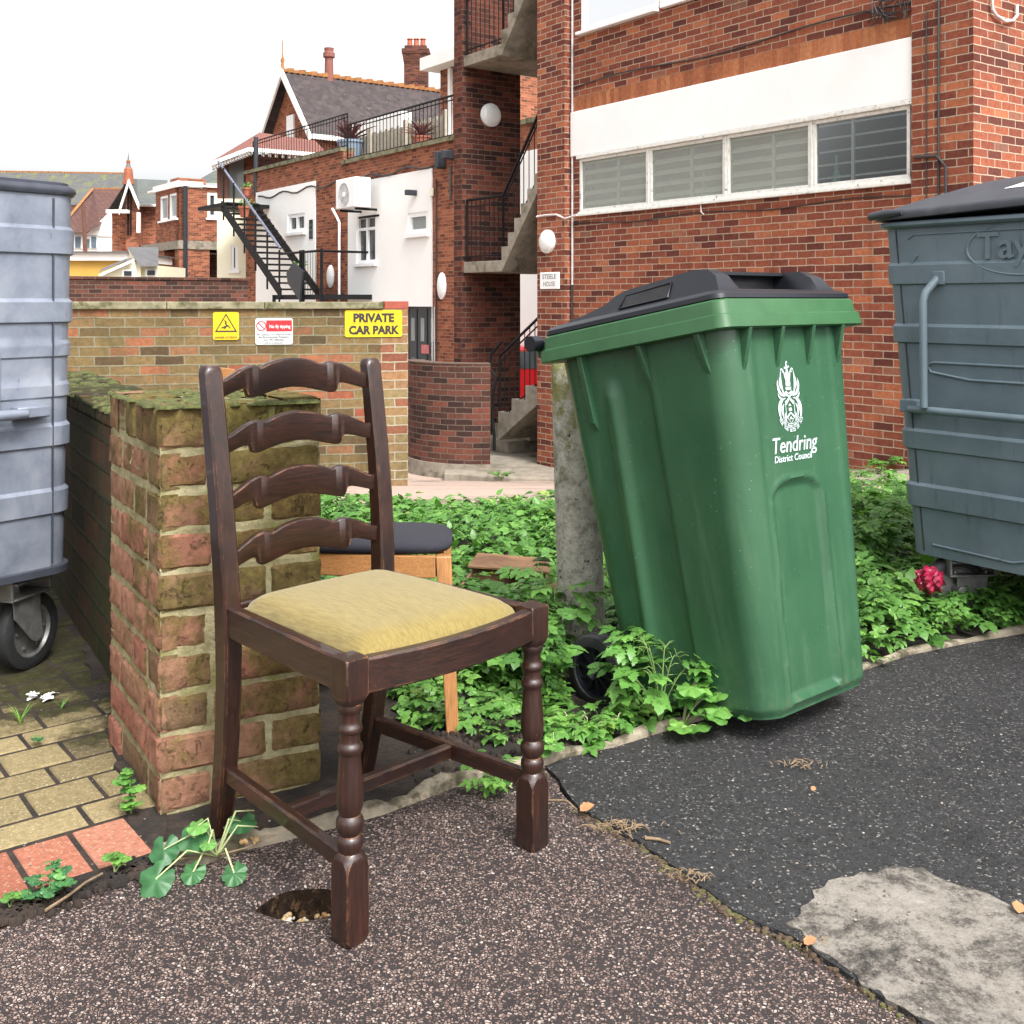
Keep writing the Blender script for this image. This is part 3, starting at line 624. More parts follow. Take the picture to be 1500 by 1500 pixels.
# ================================================================== LADDER-BACK CHAIR
# local x = to the sitter's left (image right), y = back, origin on the ground midway between the front feet
chair=empty('dining_chair','dark wooden ladder-back chair with mustard padded seat in front of the brick pillar','chair',(-.108,1.85,0),(0,0,R(45)))
LW=.0215
def leg_turned(sx):
    b=MB(); x=sx*.205
    def blk(z0,z1,cut_top=0,cut_bot=0,h=LW):
        c=.004; ring=lambda z,s:[(x+a*s,b_*s,z) for a,b_ in ((-h,-h+c),(-h+c,-h),(h-c,-h),(h,-h+c),(h,h-c),(h-c,h),(-h+c,h),(-h,h-c))]
        return ring
    rg=blk(0,0); c=.004; h=LW
    def oct_(z,cc,hh=h): return [(x-hh,-hh+cc,z),(x-hh+cc,-hh,z),(x+hh-cc,-hh,z),(x+hh,-hh+cc,z),(x+hh,hh-cc,z),(x+hh-cc,hh,z),(x-hh+cc,hh,z),(x-hh,hh-cc,z)]
    b.loft([oct_(0,.008,h*.86),oct_(.005,.005,h*.96),oct_(.012,.0015),oct_(.118,.0015),oct_(.128,.006),oct_(.136,.0125,h*.99),oct_(.142,.0125,h*.80)])
    prof=[(.012,.139),(.0185,.1425),(.0195,.147),(.0212,.153),(.0208,.160),(.0185,.1655),(.0155,.1675),(.0172,.170),(.0212,.176),(.0222,.184),(.0212,.192),(.0180,.1965),(.0165,.199),(.0180,.203),(.0206,.212),(.0213,.225),(.0206,.243),(.0190,.262),(.0176,.280),(.0168,.292),(.0172,.2945),(.0195,.297),(.0205,.302),(.0195,.3075),(.0170,.310),(.0160,.313),(.0158,.322),(.0165,.3262),(.0188,.328),(.0198,.3325),(.0188,.3375),(.0165,.340),(.0158,.345),(.0158,.356),(.0170,.359),(.0192,.362),(.0198,.3675),(.0190,.372),(.012,.374)]
    b.lathe(prof,28,Matrix.Translation((x,0,0)))
    b.loft([oct_(.371,.010,h*.82),oct_(.376,.008,h*.93),oct_(.386,.0015),oct_(.440,.0015),oct_(.4445,.003,h*.96)])
    return b.build('leg',M['dark_wood_z'],chair,smooth=42)
leg_turned(-1); leg_turned(1)
# rear posts run from foot to top in one swept piece
def post(sx):
    b=MB(); rings=[]
    for z,x,y,w,d in [(0,.168,.457,.0165,.0165),(.03,.169,.450,.017,.017),(.07,.170,.441,.0172,.0175),(.12,.172,.431,.0175,.018),(.20,.174,.419,.0175,.0188),(.28,.176,.411,.0175,.0195),(.37,.179,.406,.018,.0205),(.45,.181,.407,.018,.0205),(.50,.1825,.410,.018,.020),(.55,.184,.414,.018,.0195),(.62,.185,.421,.018,.0188),(.68,.186,.429,.018,.018),(.74,.1865,.438,.018,.0172),(.80,.187,.447,.018,.0165),(.862,.187,.457,.0178,.0160),(.873,.187,.459,.0168,.015),(.878,.187,.460,.0135,.0115)]:
        c=.004 if z<.87 else .006; X=sx*x
        rings.append([(X-w,y-d+c,z),(X-w+c,y-d,z),(X+w-c,y-d,z),(X+w,y-d+c,z),(X+w,y+d-c,z),(X+w-c,y+d,z),(X-w+c,y+d,z),(X-w,y+d-c,z)])
    # refine between the rings so that the curve reads smoothly
    return b.loft(rings).build('back_post',M['dark_wood_z'],chair,smooth=38)
post(-1); post(1)
def y_post(z): return float(np.interp(z,[.45,.55,.68,.80,.88],[.407,.414,.429,.447,.460]))
TOPE=[(0,.033),(.05,.036),(.10,.044),(.15,.0525),(.20,.058),(.235,.060),(.265,.0585),(.285,.0555),(.305,.0565),(.34,.0615),(.40,.067),(.45,.0695),(.5,.0705)]
BOTE=[(0,0),(.06,.006),(.12,.012),(.165,.0155),(.185,.014),(.195,.008),(.200,.002),(.21,-.002),(.225,-.0035),(.25,-.003),(.30,.001),(.36,.006),(.42,.0105),(.5,.0125)]
def slat(z0):
    b=MB(); us=sorted(set([0,.02,.05,.08,.10,.12,.14,.15,.165,.175,.185,.19,.195,.198,.200,.204,.21,.217,.225,.235,.25,.265,.275,.285,.295,.305,.32,.34,.36,.38,.40,.42,.45,.475,.5])); us=us+[1-u for u in us[-2::-1]]
    hw=.187-.012; rings=[]
    for u in us:
        m=min(u,1-u); t=float(np.interp(m,*zip(*TOPE))); bo=float(np.interp(m,*zip(*BOTE))); x=(-1+2*u)*hw
        bow=.020*(1-(2*u-1)**2); y=y_post(z0+.03)+bow; th=.0075; e=.003
        rings.append([(x,y-th,z0+bo+e),(x,y-th+e*.8,z0+bo),(x,y+th-e*.8,z0+bo),(x,y+th,z0+bo+e),(x,y+th,z0+t-e),(x,y+th-e,z0+t),(x,y-th+e,z0+t),(x,y-th,z0+t-e)])
    b.loft(rings).build('back_slat',M['dark_wood_x'],chair,smooth=45)
for z0 in (.500,.605,.710,.815): slat(z0)
# seat frame
def rail(name,pts,h0,h1,th,mat):
    b=MB(); b2=[]; P=[Vector(p) for p in pts]
    for i,p in enumerate(P):
        t=(P[min(i+1,len(P)-1)]-P[max(i-1,0)]).normalized(); nn=Vector((-t.y,t.x)); e=.003
        b2.append([(p.x-nn.x*th,p.y-nn.y*th,h0+e),(p.x-nn.x*(th-e),p.y-nn.y*(th-e),h0),(p.x+nn.x*(th-e),p.y+nn.y*(th-e),h0),(p.x+nn.x*th,p.y+nn.y*th,h0+e),(p.x+nn.x*th,p.y+nn.y*th,h1-e),(p.x+nn.x*(th-e),p.y+nn.y*(th-e),h1),(p.x-nn.x*(th-e),p.y-nn.y*(th-e),h1),(p.x-nn.x*th,p.y-nn.y*th,h1-e)])
    return b.loft(b2).build(name,M[mat],chair,smooth=40)
fr=[(-.184+.368*i/16, -.008-.022*(1-(2*i/16-1)**2)) for i in range(17)]
rail('seat_rail',fr,.385,.441,.0115,'dark_wood_x')
rail('seat_rail',[(-.205,.02),(-.181,.390)],.385,.441,.0115,'dark_wood_y'); rail('seat_rail',[(.205,.02),(.181,.390)],.385,.441,.0115,'dark_wood_y')
rail('seat_rail',[(-.164,.408),(.164,.408)],.385,.441,.011,'dark_wood_x')
def yl(z): return .445
rail('stretcher',[(-.205,.02),(-.172,.418)],.108,.138,.0095,'dark_wood_y'); rail('stretcher',[(.205,.02),(.172,.418)],.108,.138,.0095,'dark_wood_y')
rail('stretcher',[(-.184,.205),(.184,.205)],.111,.137,.0095,'dark_wood_x')
# padded seat, dished frame, bulging cloth
cb_=MB(); N=36; V=[]; 
def seat_xy(u,v):
    hw=(.178+(.158-.178)*v); x=(2*u-1)*hw; y0=.006-.024*(1-(2*u-1)**2); y=y0+( .390-y0)*v
    return x,y
for j in range(N+1):
    for i in range(N+1):
        u,v_=i/N,j/N; x,y=seat_xy(u,v_)
        ex=1-abs(2*u-1); ey=1-abs(2*v_-1); e=min(ex,ey)
        cr_=1-(1-min(1,ex*3.2))**2.6; cv=1-(1-min(1,ey*3.2))**2.6
        z=.432+.030*(cr_*cv)**.55+.012*math.sin(math.pi*u)*math.sin(math.pi*v_)
        # pull rounded corners in
        V.append((x,y,z))
b=N+1; F=[(j*b+i,j*b+i+1,(j+1)*b+i+1,(j+1)*b+i) for j in range(N) for i in range(N)]
cb_.add(V,F)
per=[i for i in range(b)]+[j*b+N for j in range(1,b)]+[N*b+i for i in range(N-1,-1,-1)]+[j*b for j in range(N-1,0,-1)]
cb_.add([V[i] for i in per]+[(V[i][0]*.985,V[i][1],.40) for i in per],[(len(per)+k,len(per)+(k+1)%len(per),(k+1)%len(per),k) for k in range(len(per))])
cb_.build('seat_cushion',M['mustard_fabric'],chair,smooth=70)

# ================================================================== OAK CHAIR with dark cushion, behind
# faces image right; local x = forward, y = away from camera
oak=empty('oak_chair','light oak chair with dark navy padded seat half hidden behind the brick pillar','chair',(-.147,2.505,-.028),(R(-5),0,R(3.5)))
def oak_bar(name,p0,p1,w,d,mat='oak_z',w1=None,d1=None):
    b=MB(); p0=Vector(p0); p1=Vector(p1); w1=w1 or w; d1=d1 or d
    r=lambda p,w,d:[(p.x-w,p.y-d,p.z),(p.x+w,p.y-d,p.z),(p.x+w,p.y+d,p.z),(p.x-w,p.y+d,p.z)]
    return b.hexa(r(p0,w,d),r(p1,w1,d1)).build(name,M[mat],oak,bevel=.003)
oak_bar('leg',(.013,.0,0),(-.01,.0,.436),.014,.014,w1=.018,d1=.018)
oak_bar('leg',(.013,.40,0),(-.01,.39,.436),.014,.014,w1=.018,d1=.018)
# back posts
for y in (0.115,.385):
    b=MB(); b.loft([[(x-.015,y-.013,z),(x+.015,y-.013,z),(x+.015,y+.013,z),(x-.015,y+.013,z)] for z,x in ((0,-.50),(.42,-.43),(.62,-.475),(.80,-.58))]); b.build('back_post',M['oak_z'],oak,bevel=.003)
bx=MB(); bx.hexa([(-.42,.09,.385),(-.028,-.012,.385),(-.028,.010,.385),(-.42,.112,.385)],[(-.42,.09,.436),(-.028,-.012,.436),(-.028,.010,.436),(-.42,.112,.436)]); bx.box(-.42,-.028,.385,.405,.385,.436); bx.box(-.03,-.010,.018,.372,.385,.436); bx.box(-.42,-.40,.115,.37,.385,.436); bx.build('seat_frame',M['oak_x'],oak,bevel=.003)
b=MB(); n=14; V=[]
rr=[]
for z,g in ((.437,-.006),(.441,.006),(.449,.012),(.458,.012),(.466,.002),(.471,-.02),(.474,-.06)):
    ring_=[]
    for k in range(40):
        a=2*math.pi*k/40; cx,cy=math.cos(a),math.sin(a); p=5; q=(abs(cx)**p+abs(cy)**p)**(-1/p)
        xx=-.215+cx*q*(.215+g); yy=cy*q*(.205+g); f_=-xx/.43; yy=yy*(1-.24*f_)+.195+.045*f_; ring_.append((xx,yy,z))
    rr.append(ring_)
b.loft(rr).build('seat_cushion',M['navy_fabric'],oak,smooth=60)
# curved top rail + a mid rail
for z0,h in ((.765,.075),(.60,.05)):
    b=MB(); rg=[]
    for i in range(13):
        u=i/12; y=.10+.30*u; x=-.575-.03*math.sin(math.pi*u)-(0 if z0>.7 else -.10); zz=z0+.015+.045*u
        t0=h*(.75+.25*math.sin(math.pi*u))
        rg.append([(x-.011,y,zz),(x+.011,y,zz),(x+.004,y,zz+t0),(x-.018,y,zz+t0)])
    b.loft(rg).build('back_rail',M['oak_y'],oak,bevel=.003)

# ================================================================== WHEELED GREEN BIN (tilted back on the post)
gb=empty('wheelie_bin','tall green wheelie bin with black lid tilted back against the concrete post','wheelie bin',(.735,2.52,.07))
gb.scale=(1,1,.962)
gb.rotation_euler=(Matrix.Rotation(R(41),3,'Z')@Matrix.Rotation(R(-10),3,'X')).to_euler()
def sstep(x,a,b): 
    t=min(1,max(0,(x-a)/(b-a))); return t*t*(3-2*t)
HB=.93
NP=240; NZ=110
def body_ring(z,shrink=0.0):
    f=z/HB; hw=.205+.052*f; y0=.012-.055*f*1.0; y1=.462+.055*f; rc=.062
    hw-=shrink;y0+=shrink;y1-=shrink
    cx,cy=0,(y0+y1)/2; hd=(y1-y0)/2; out=[]
    # rounded rect by arclength
    segs=[]
    sx,sy=hw-rc,hd-rc; Lq=math.pi/2*rc; per=4*(sx+sy)+4*Lq
    # start mid of front going to +x
    for k in range(NP):
        s=per*k/NP
        parts=[('l',(0,-hd),(1,0),sx),('a',(sx,-sy),-90,Lq),('l',(hw,-sy),(0,1),2*sy),('a',(sx,sy),0,Lq),('l',(sx,hd),(-1,0),2*sx),('a',(-sx,sy),90,Lq),('l',(-hw,sy),(0,-1),2*sy),('a',(-sx,-sy),180,Lq),('l',(-sx,-hd),(1,0),sx)]
        for pr in parts:
            L_=pr[3]
            if s<=L_+1e-9:
                if pr[0]=='l': x,y=pr[1][0]+pr[2][0]*s,pr[1][1]+pr[2][1]*s; nx,ny=pr[2][1],-pr[2][0]
                else:
                    a=R(pr[2])+s/rc; x,y=pr[1][0]+rc*math.cos(a),pr[1][1]+rc*math.sin(a); nx,ny=math.cos(a),math.sin(a)
                break
            s-=L_
        d=0.0
        if abs(ny)>.95 and ny<0:   # front face: arch panel sunk, and slight crease lines
            ax=abs(x+.033); top=.535; rr_=.095
            inside = ax<rr_ and z<top-rr_*.55+ (math.sqrt(max(0,1-(ax/rr_)**4))*rr_*.55)
            # signed distance-ish
            ztop=top-rr_*.55*(1-math.sqrt(max(0,1-min(1,ax/rr_)**4)))
            q=min(rr_-ax, ztop-z, z-.035)
            d-=.010*sstep(q,-.006,.012); d+=.004*math.exp(-((q+.006)/.006)**2)
            d+=.003*math.exp(-((abs(x)-.165)/.012)**2)
        if abs(nx)>.95:   # side faces: flowing vertical creases
            v=(y+cy-y0)/(y1-y0)
            c1=.72-.06*f; c2=.30+.10*f
            d+=.013*math.exp(-((v-c1)/.035)**2)*sstep(z,0,.1)*(1-sstep(z,.78,.84))
            c2=.44; d-=.011*sstep(v,c2-.012,c2+.012)*(1-sstep(v,c2+.10,c2+.30))*sstep(z,-.1,.15)
        if z<.06: d-= .010*sstep(.022-z,0,.006)
        out.append((cx+x+nx*d,cy+y+ny*d,z))
    return out
rings=[body_ring(-.004,.03),body_ring(0,.008)]+[body_ring(.004+HB*i/NZ*.995) for i in range(NZ+1)]
gbm=MB(); gbm.loft(rings); body=gbm.build('body',M['green_plastic'],gb,smooth=55)
# rim
rm=MB()
def rrect(z,g,hw0=.257,y00=-.043,y10=.520,rc=.03,n=6):
    hw=hw0+g; y0=y00-g; y1=y10+g; o=[]
    for cx,cy,a0 in ((hw-rc,y0+rc,-90),(hw-rc,y1-rc,0),(-hw+rc,y1-rc,90),(-hw+rc,y0+rc,180)):
        for k in range(n+1):
            a=R(a0+90*k/n); o.append((cx+rc*math.cos(a),cy+rc*math.sin(a),z))
    return o
rm.loft([rrect(.905,-.004),rrect(.905,.026),rrect(.908,.030),rrect(.938,.027),rrect(.941,.021),rrect(.972,.018),rrect(.976,.014),rrect(.976,-.01)])
rm.build('rim',M['green_rim'],gb,smooth=35)
# gussets beneath the rim
gu=MB()
for x in (-.19,-.065,.06,.185):
    gu=MB(); z0,z1=.80,.906; 
    yf=lambda z:.012-.055*z/HB
    gu.hexa([(x-.004,yf(z0)+.002,z0),(x+.004,yf(z0)+.002,z0),(x+.004,yf(z1)-.030,z1),(x-.004,yf(z1)-.030,z1)][:0] or [(x-.006,yf(z0)+.004,z0),(x-.006,yf(z1)+.004,z1),(x-.006,yf(z1)-.030,z1),(x-.006,yf(z0+.03)-.008,z0+.03)],[(x+.006,yf(z0)+.004,z0),(x+.006,yf(z1)+.004,z1),(x+.006,yf(z1)-.030,z1),(x+.006,yf(z0+.03)-.008,z0+.03)])
    gu.build('gusset',M['green_plastic'],gb,bevel=.002)
for sx in (-1,1):
    for y in (.02,.20,.40):
        z0,z1=.80,.906; xf=lambda z:(.205+.052*z/HB); dp=.10 if y==.40 else 0
        a=[(sx*(xf(z0-dp)-.004),y-.007,z0-dp),(sx*(xf(z1)-.004),y-.007,z1),(sx*(xf(z1)+.024),y-.007,z1),(sx*(xf(z0)+.008),y-.007,z0-dp+.03)]
        bq=[(p[0],y+.007,p[2]) for p in a]; gu=MB(); gu.hexa(a,bq); gu.build('gusset',M['green_plastic'],gb,bevel=.002)
# lid
ld=MB()
ld.loft([rrect(.977,.010),rrect(.979,.014),rrect(.990,.013),rrect(.998,.004),rrect(1.004,-.012)])
def plateau(hw0,hw1,prof):
    """prof list of (y, z)"""
    base=[(y,1.002) for y,z in prof]
    L_=[];R_=[]
    for (y,z) in prof: L_.append((-hw0+(z-1.0)*.55,y,z)); 
    lo=[(-hw0,y,1.0) for y,z in prof]
    for i in range(len(prof)-1):
        (y0,z0),(y1,z1)=prof[i],prof[i+1]; k0=(z0-1)*.55; k1=(z1-1)*.55
        ld.add([(-hw0,y0,1.0),(-hw0,y1,1.0),(-hw0+k1,y1,z1),(-hw0+k0,y0,z0),(hw0-k0,y0,z0),(hw0-k1,y1,z1),(hw0,y1,1.0),(hw0,y0,1.0)],[(0,3,2,1)[::-1],(3,2,5,4)[::-1],(4,5,6,7)[::-1]])
plateau(.235,0,[(.505,1.001),(.47,1.008),(.40,1.020),(.345,1.032),(.315,1.050),(.29,1.058),(.26,1.060),(.13,1.066),(.10,1.068)])
# front block with a deep handle recess between two cheeks
for sx in (-1,1):
    ld.loft([[(sx*x,y,z) for x,y,z in ((.235,y_,1.0),(.235-(zt_-1)*.55,y_,zt_),(.165,y_,zt_),(.150,y_,1.0))][::(1 if sx<0 else -1)] for y_,zt_ in ((.10,1.068),(.06,1.068),(.02,1.062),(-.01,1.04),(-.028,1.004))])
ld.add([(-.17,.10,1.0),(.17,.10,1.0),(.17,.10,1.068),(-.17,.10,1.068)],[(0,1,2,3)])
ld.box(-.165,.165,.068,.10,1.060,1.0685)
lid=ld.build('lid',M['black_plastic'],gb,smooth=32)
# side pockets on the raised part: a lip round a flat dark patch
for sx in (-1,1):
    pk=MB()
    fx=lambda z: .235-(z-1)*.55
    y0,y1,zl=.125,.275,1.012; zh=1.050
    # frame lip
    q=[(sx*(fx(zl)+.0025),y0,zl),(sx*(fx(zl)+.0025),y1+.012,zl),(sx*(fx(zh)+.0025),y1,zh-.006),(sx*(fx(zh)+.0025),y0,zh)]
    q2=[(p[0]-sx*.003,p[1],p[2]) for p in q]
    pk.tube(q+[q[0]],.0022,6)
    pk.build('lid_pocket_lip',M['black_plastic'],gb,smooth=60)
for sx in (-1,1):
    hol=MB()
    fx=lambda z: .235-(z-1)*.55
    q=[(sx*(fx(1.013)+.0012),.13,1.013),(sx*(fx(1.013)+.0012),.28,1.013),(sx*(fx(1.046)+.0012),.27,1.043),(sx*(fx(1.048)+.0012),.13,1.048)]
    hol.add(q,[(0,1,2,3)])
    hol.build('lid_pocket_shade',M['rubber'],gb)  # flat patch, the shade of a hollow is put into its dark colour
# hinge handle at the back
hh=MB(); hh.tube([(-.279,.575,.965),(-.2475,.575,.965),(-.247,.575,.965),(.247,.575,.965),(.2475,.575,.965),(.279,.575,.965)],[.022,.022,.014,.014,.022,.022],18)
hh.build('handle_bar',M['black_plastic'],gb,smooth=50)
for x in (-.235,.235): hk=MB().hexa([(x-.012,.51,.905),(x-.012,.585,.925),(x-.012,.59,.955),(x-.012,.51,.975)],[(x+.012,.51,.905),(x+.012,.585,.925),(x+.012,.59,.955),(x+.012,.51,.975)]); hk.build('handle_bracket',M['green_rim'],gb,bevel=.005)
# axle and wheels
ax=MB(); ax.tube([(-.27,.485,.095),(.27,.485,.095)],.010,12); ax.build('axle',M['steel'],gb,smooth=50)
for sx in (-1,1):
    Mx=Matrix.Translation((sx*.255,.485,.095))@Matrix.Rotation(R(90)*sx*-1,4,'Y')
    Mx=Matrix.Translation((sx*.255,.485,.095))@Matrix.Rotation(R(90)*sx,4,'Y')
    ty=MB(); ty.lathe([(.060,-.024),(.078,-.026),(.090,-.022),(.0945,-.012),(.0955,0),(.0945,.012),(.090,.022),(.078,.026),(.066,.0255),(.064,.020),(.060,.018)],40,Mx,caps=False)
    for zz in (-.008,0,.008): ty.lathe([(.0945,zz-.002),(.0968,zz-.001),(.0968,zz+.001),(.0945,zz+.002)],40,Mx,caps=False)
    w=ty.build('wheel',M['rubber'],gb,smooth=45)
    hb=MB(); hb.lathe([(.0,.012),(.012,.022),(.016,.026),(.017,.004),(.058,.004),(.060,.020),(.064,.021),(.064,-.02),(.0,-.02)],40,Mx,caps=False)
    for k in range(10):
        a=2*math.pi*k/10; c,s_=math.cos(a),math.sin(a); px_,py_=-s_*.003,c*.003
        bb=[(c*.015+px_,s_*.015+py_),(c*.015-px_,s_*.015-py_),(c*.058-px_,s_*.058-py_),(c*.058+px_,s_*.058+py_)]
        hb.hexa([Mx@Vector((p[0],p[1],.002)) for p in bb],[Mx@Vector((p[0],p[1],.016)) for p in bb])
    hb.build('hub',M['black_plastic'],w,smooth=40)
# crest and lettering printed on the front
def on_front(V,cx,cz,lift=.0012):
    out=[]
    for x,y,z in V:
        zz=cz+y; yf=.012-.055*zz/HB; out.append((cx+x,yf-lift-z,zz))
    return out
lt=MB()
V,F=text_mesh('Tendring',.04,shear=.25,width=.178,height=.049,extrude=.0003,offset=.0003); lt.add(on_front(V,-.030,.605),F)
V,F=text_mesh('District Council',.02,shear=.18,width=.15,height=.0165,extrude=.0003,offset=.0003); lt.add(on_front(V,-.038,.583),F)
lt.build('lettering',M['decal'],gb)
cs=MB()
def stroke(pts,w,taper=False):
    pts=[Vector(p) for p in pts]; Lp=[];Rp=[]
    for i,p in enumerate(pts):
        t=(pts[min(i+1,len(pts)-1)]-pts[max(i-1,0)]).normalized(); nn=Vector((-t.y,t.x)); ww=w*(math.sin(math.pi*min(.97,(i+.6)/len(pts))) if taper else 1)
        Lp.append(p+nn*ww/2); Rp.append(p-nn*ww/2)
    k=len(pts); V=[(p.x,p.y,0) for p in Lp+Rp]; cs.add(on_front(V,-.032,.0,.0014),[(i,k+i,k+i+1,i+1) for i in range(k-1)])
def fill(pts): cs.add(on_front([(p[0],p[1],0) for p in pts],-.032,.0,.0014),[tuple(range(len(pts)))])
def bez(p0,p1,p2,p3,n=10):
    p0,p1,p2,p3=map(Vector,(p0,p1,p2,p3)); return [p0*(1-t)**3+p1*3*t*(1-t)**2+p2*3*t*t*(1-t)+p3*t**3 for t in [i/n for i in range(n+1)]]
c0=.750
for sx in (-1,1):
    stroke([(sx*p[0],p[1]) for p in [(q.x,q.y) for q in bez((.010,c0-.012),(.030,c0-.005),(.030,c0+.035),(.024,c0+.052))]],.007,True)
    stroke([(sx*q.x,q.y) for q in bez((.024,c0+.052),(.018,c0+.060),(.015,c0+.050),(.018,c0+.046),6)],.004)
    stroke([(sx*q.x,q.y) for q in bez((.012,c0-.010),(.036,c0-.012),(.045,c0+.010),(.040,c0+.030))],.009,True)
    stroke([(sx*q.x,q.y) for q in bez((.020,c0+.004),(.032,c0+.008),(.034,c0+.022),(.031,c0+.036))],.007,True)
    stroke([(sx*q.x,q.y) for q in bez((.014,c0-.016),(.030,c0-.022),(.040,c0-.014),(.043,c0-.002))],.006,True)
    # supporters either side of the shield
    stroke([(sx*q.x,q.y) for q in bez((.018,c0-.016),(.042,c0-.020),(.046,c0-.045),(.038,c0-.070))],.012,True)
    stroke([(sx*q.x,q.y) for q in bez((.022,c0-.030),(.032,c0-.036),(.034,c0-.052),(.026,c0-.066))],.007,True)
    stroke([(sx*q.x,q.y) for q in bez((.020,c0-.050),(.024,c0-.060),(.020,c0-.068),(.017,c0-.074))],.006,True)
    stroke([(sx*.006,c0+.020),(sx*.012,c0+.046),(sx*.016,c0+.052)],.004)
# helm, mural crown and ship-like crest
fill([(-.008,c0+.012),(.008,c0+.012),(.010,c0+.020),(.006,c0+.048),(-.006,c0+.048),(-.010,c0+.020)])
fill([(-.004,c0+.049),(.004,c0+.049),(.003,c0+.066),(-.003,c0+.066)]); fill([(-.011,c0+.055),(.011,c0+.058),(.010,c0+.062),(-.010,c0+.060)]); fill([(-.005,c0+.066),(.006,c0+.070),(.001,c0+.075)])
fill([(-.012,c0+.010),(.012,c0+.010),(.010,c0+.003),(-.010,c0+.003)])
stroke([(-.016,c0-.002),(0,c0-.014),(.016,c0-.002)],.006); stroke([(-.012,c0+.001),(0,c0-.006),(.012,c0+.001)],.003)
# shield with chevrons
for (a,w_) in (((-.016,c0-.030,0,c0-.016,.016,c0-.030),.008),((-.016,c0-.064,0,c0-.052,.016,c0-.064),.005)):
    stroke([(a[0],a[1]),(a[2],a[3]),(a[4],a[5])],w_)
stroke([(-.017,c0-.022),(-.017,c0-.060),(0,c0-.078),(.017,c0-.060),(.017,c0-.022)],.0022)
fill([(-.006,c0-.036),(.006,c0-.036),(0,c0-.029)]); fill([(-.006,c0-.048),(.006,c0-.048),(.006,c0-.040),(-.006,c0-.040)]); fill([(-.007,c0-.068),(.007,c0-.068),(0,c0-.060)])
# motto scroll and ring of words
arc=lambda r,a0,a1,n=16:[(r*math.sin(R(a0+(a1-a0)*i/n)),c0-.048-r*math.cos(R(a0+(a1-a0)*i/n))) for i in range(n+1)]
stroke(arc(.031,-62,62),.0016); stroke(arc(.041,-62,62),.0016)
for s_ in (-62,62): stroke([(.031*math.sin(R(s_)),c0-.048-.031*math.cos(R(s_))),(.041*math.sin(R(s_)),c0-.048-.041*math.cos(R(s_)))],.0016)
def arc_text(txt,r,a0,a1,size):
    n_=len(txt)
    for i,chh in enumerate(txt):
        if chh==' ': continue
        a=R(a0+(a1-a0)*i/(n_-1)); V,F=text_mesh(chh,size,extrude=0,offset=.0004)
        V=[(v[0]*math.cos(a)-v[1]*math.sin(a)+r*math.sin(a), v[0]*math.sin(a)+v[1]*math.cos(a)-r*math.cos(a)+c0-.048,0) for v in V]
        cs.add(on_front(V,-.032,0,.0014),F)
arc_text('PRO BONO OMNIUM',.0385,-52,52,.0068); arc_text('FOR THE GOOD OF ALL',.0500,-66,66,.0095)
cs.build('crest',M['decal'],gb)

# ================================================================== CONCRETE POST
cp_=empty('concrete_post','lichen covered round concrete post behind the tilted green bin','post',(.205,3.17,0))
b=MB(); rings=[]
for i in range(41):
    z=-.05+i*(.90)/40; r=.068*(1-.10*max(0,z)); 
    if i>38: r*=(.9 if i==39 else .62)
    rings.append([( (r+.0015*math.sin(k*1.7+z*40)+random.uniform(-.0008,.0008))*math.cos(2*math.pi*k/40)-.035*max(0,z), (r+random.uniform(-.001,.001))*math.sin(2*math.pi*k/40), z) for k in range(40)])
b.loft(rings).build('shaft',M['lichen_concrete'],cp_,smooth=60)

# ================================================================== LARGE WHEELED CONTAINERS
def castor(parent, p, yaw, r=.10):
    """p = swivel top point; wheel hangs below"""
    x,y,z=p; Mz=Matrix.Translation((x,y,0))@Matrix.Rotation(yaw,4,'Z')
    # mounting bracket
    pl=MB(); pl.box(-.07,.07,-.06,.06,z-.012,z-.006,M=Mz); pl.box(-.075,-.068,-.05,.05,z-.05,z,M=Mz); pl.box(.068,.075,-.05,.05,z-.05,z,M=Mz); pl.box(-.075,.075,-.05,.05,z-.056,z-.050,M=Mz)
    for bx_ in (-.05,.05): pl.lathe([(.007,z-.05),(.007,z-.040)],8,Mz@Matrix.Translation((bx_,-.03,0)))
    br_=pl.build('castor_bracket',M['steel'],parent,bevel=.002)
    off=-.035
    zt_=z-.056; fk=MB()
    for sy in (-1,1):
        y0=sy*.034
        pr=[(-.045,zt_),(.055,zt_),(.05,zt_-.05),(off+.022,r-.018),(off,r-.03),(off-.022,r-.015),(-.048,zt_-.05)]
        fk.prism(pr,lambda q,h:Mz@Vector((q[0],h,q[1])),y0-.0025*sy,y0+.0025*sy)
    fk.box(-.05,.058,-.037,.037,zt_-.006,zt_-.0005,M=Mz)
    fk.build('castor_fork',M['steel'],parent,bevel=.0015)
    Mw=Mz@Matrix.Translation((off,0,r))@Matrix.Rotation(R(90),4,'X')
    ty=MB(); ty.lathe([(r*.68,-.022),(r*.86,-.024),(r*.97,-.018),(r,-.008),(r,.008),(r*.97,.018),(r*.86,.024),(r*.68,.022)],44,Mw,caps=False)
    w=ty.build('wheel',M['rubber'],parent,smooth=45)
    hb=MB(); hb.lathe([(.0,-.030),(.016,-.030),(.018,-.012),(r*.6,-.012),(r*.66,-.019),(r*.69,-.019),(r*.69,.019),(r*.66,.019),(r*.6,.012),(.018,.012),(.016,.030),(0,.030)],40,Mw,caps=False)
    for k in range(6):
        a=2*math.pi*k/6
        for sz in (-1,1): hb.lathe([(.005,.010*sz),(.005,.016*sz),(.001,.017*sz)],8,Mw@Matrix.Translation((r*.48*math.cos(a),r*.48*math.sin(a),0)),caps=False)
    hb.build('hub',M['steel'],w,smooth=40)
    bo=MB(); bo.lathe([(.014,.036),(.014,.048),(.004,.050)],12,Mw); bo.build('axle_bolt',M['steel'],w,smooth=40)

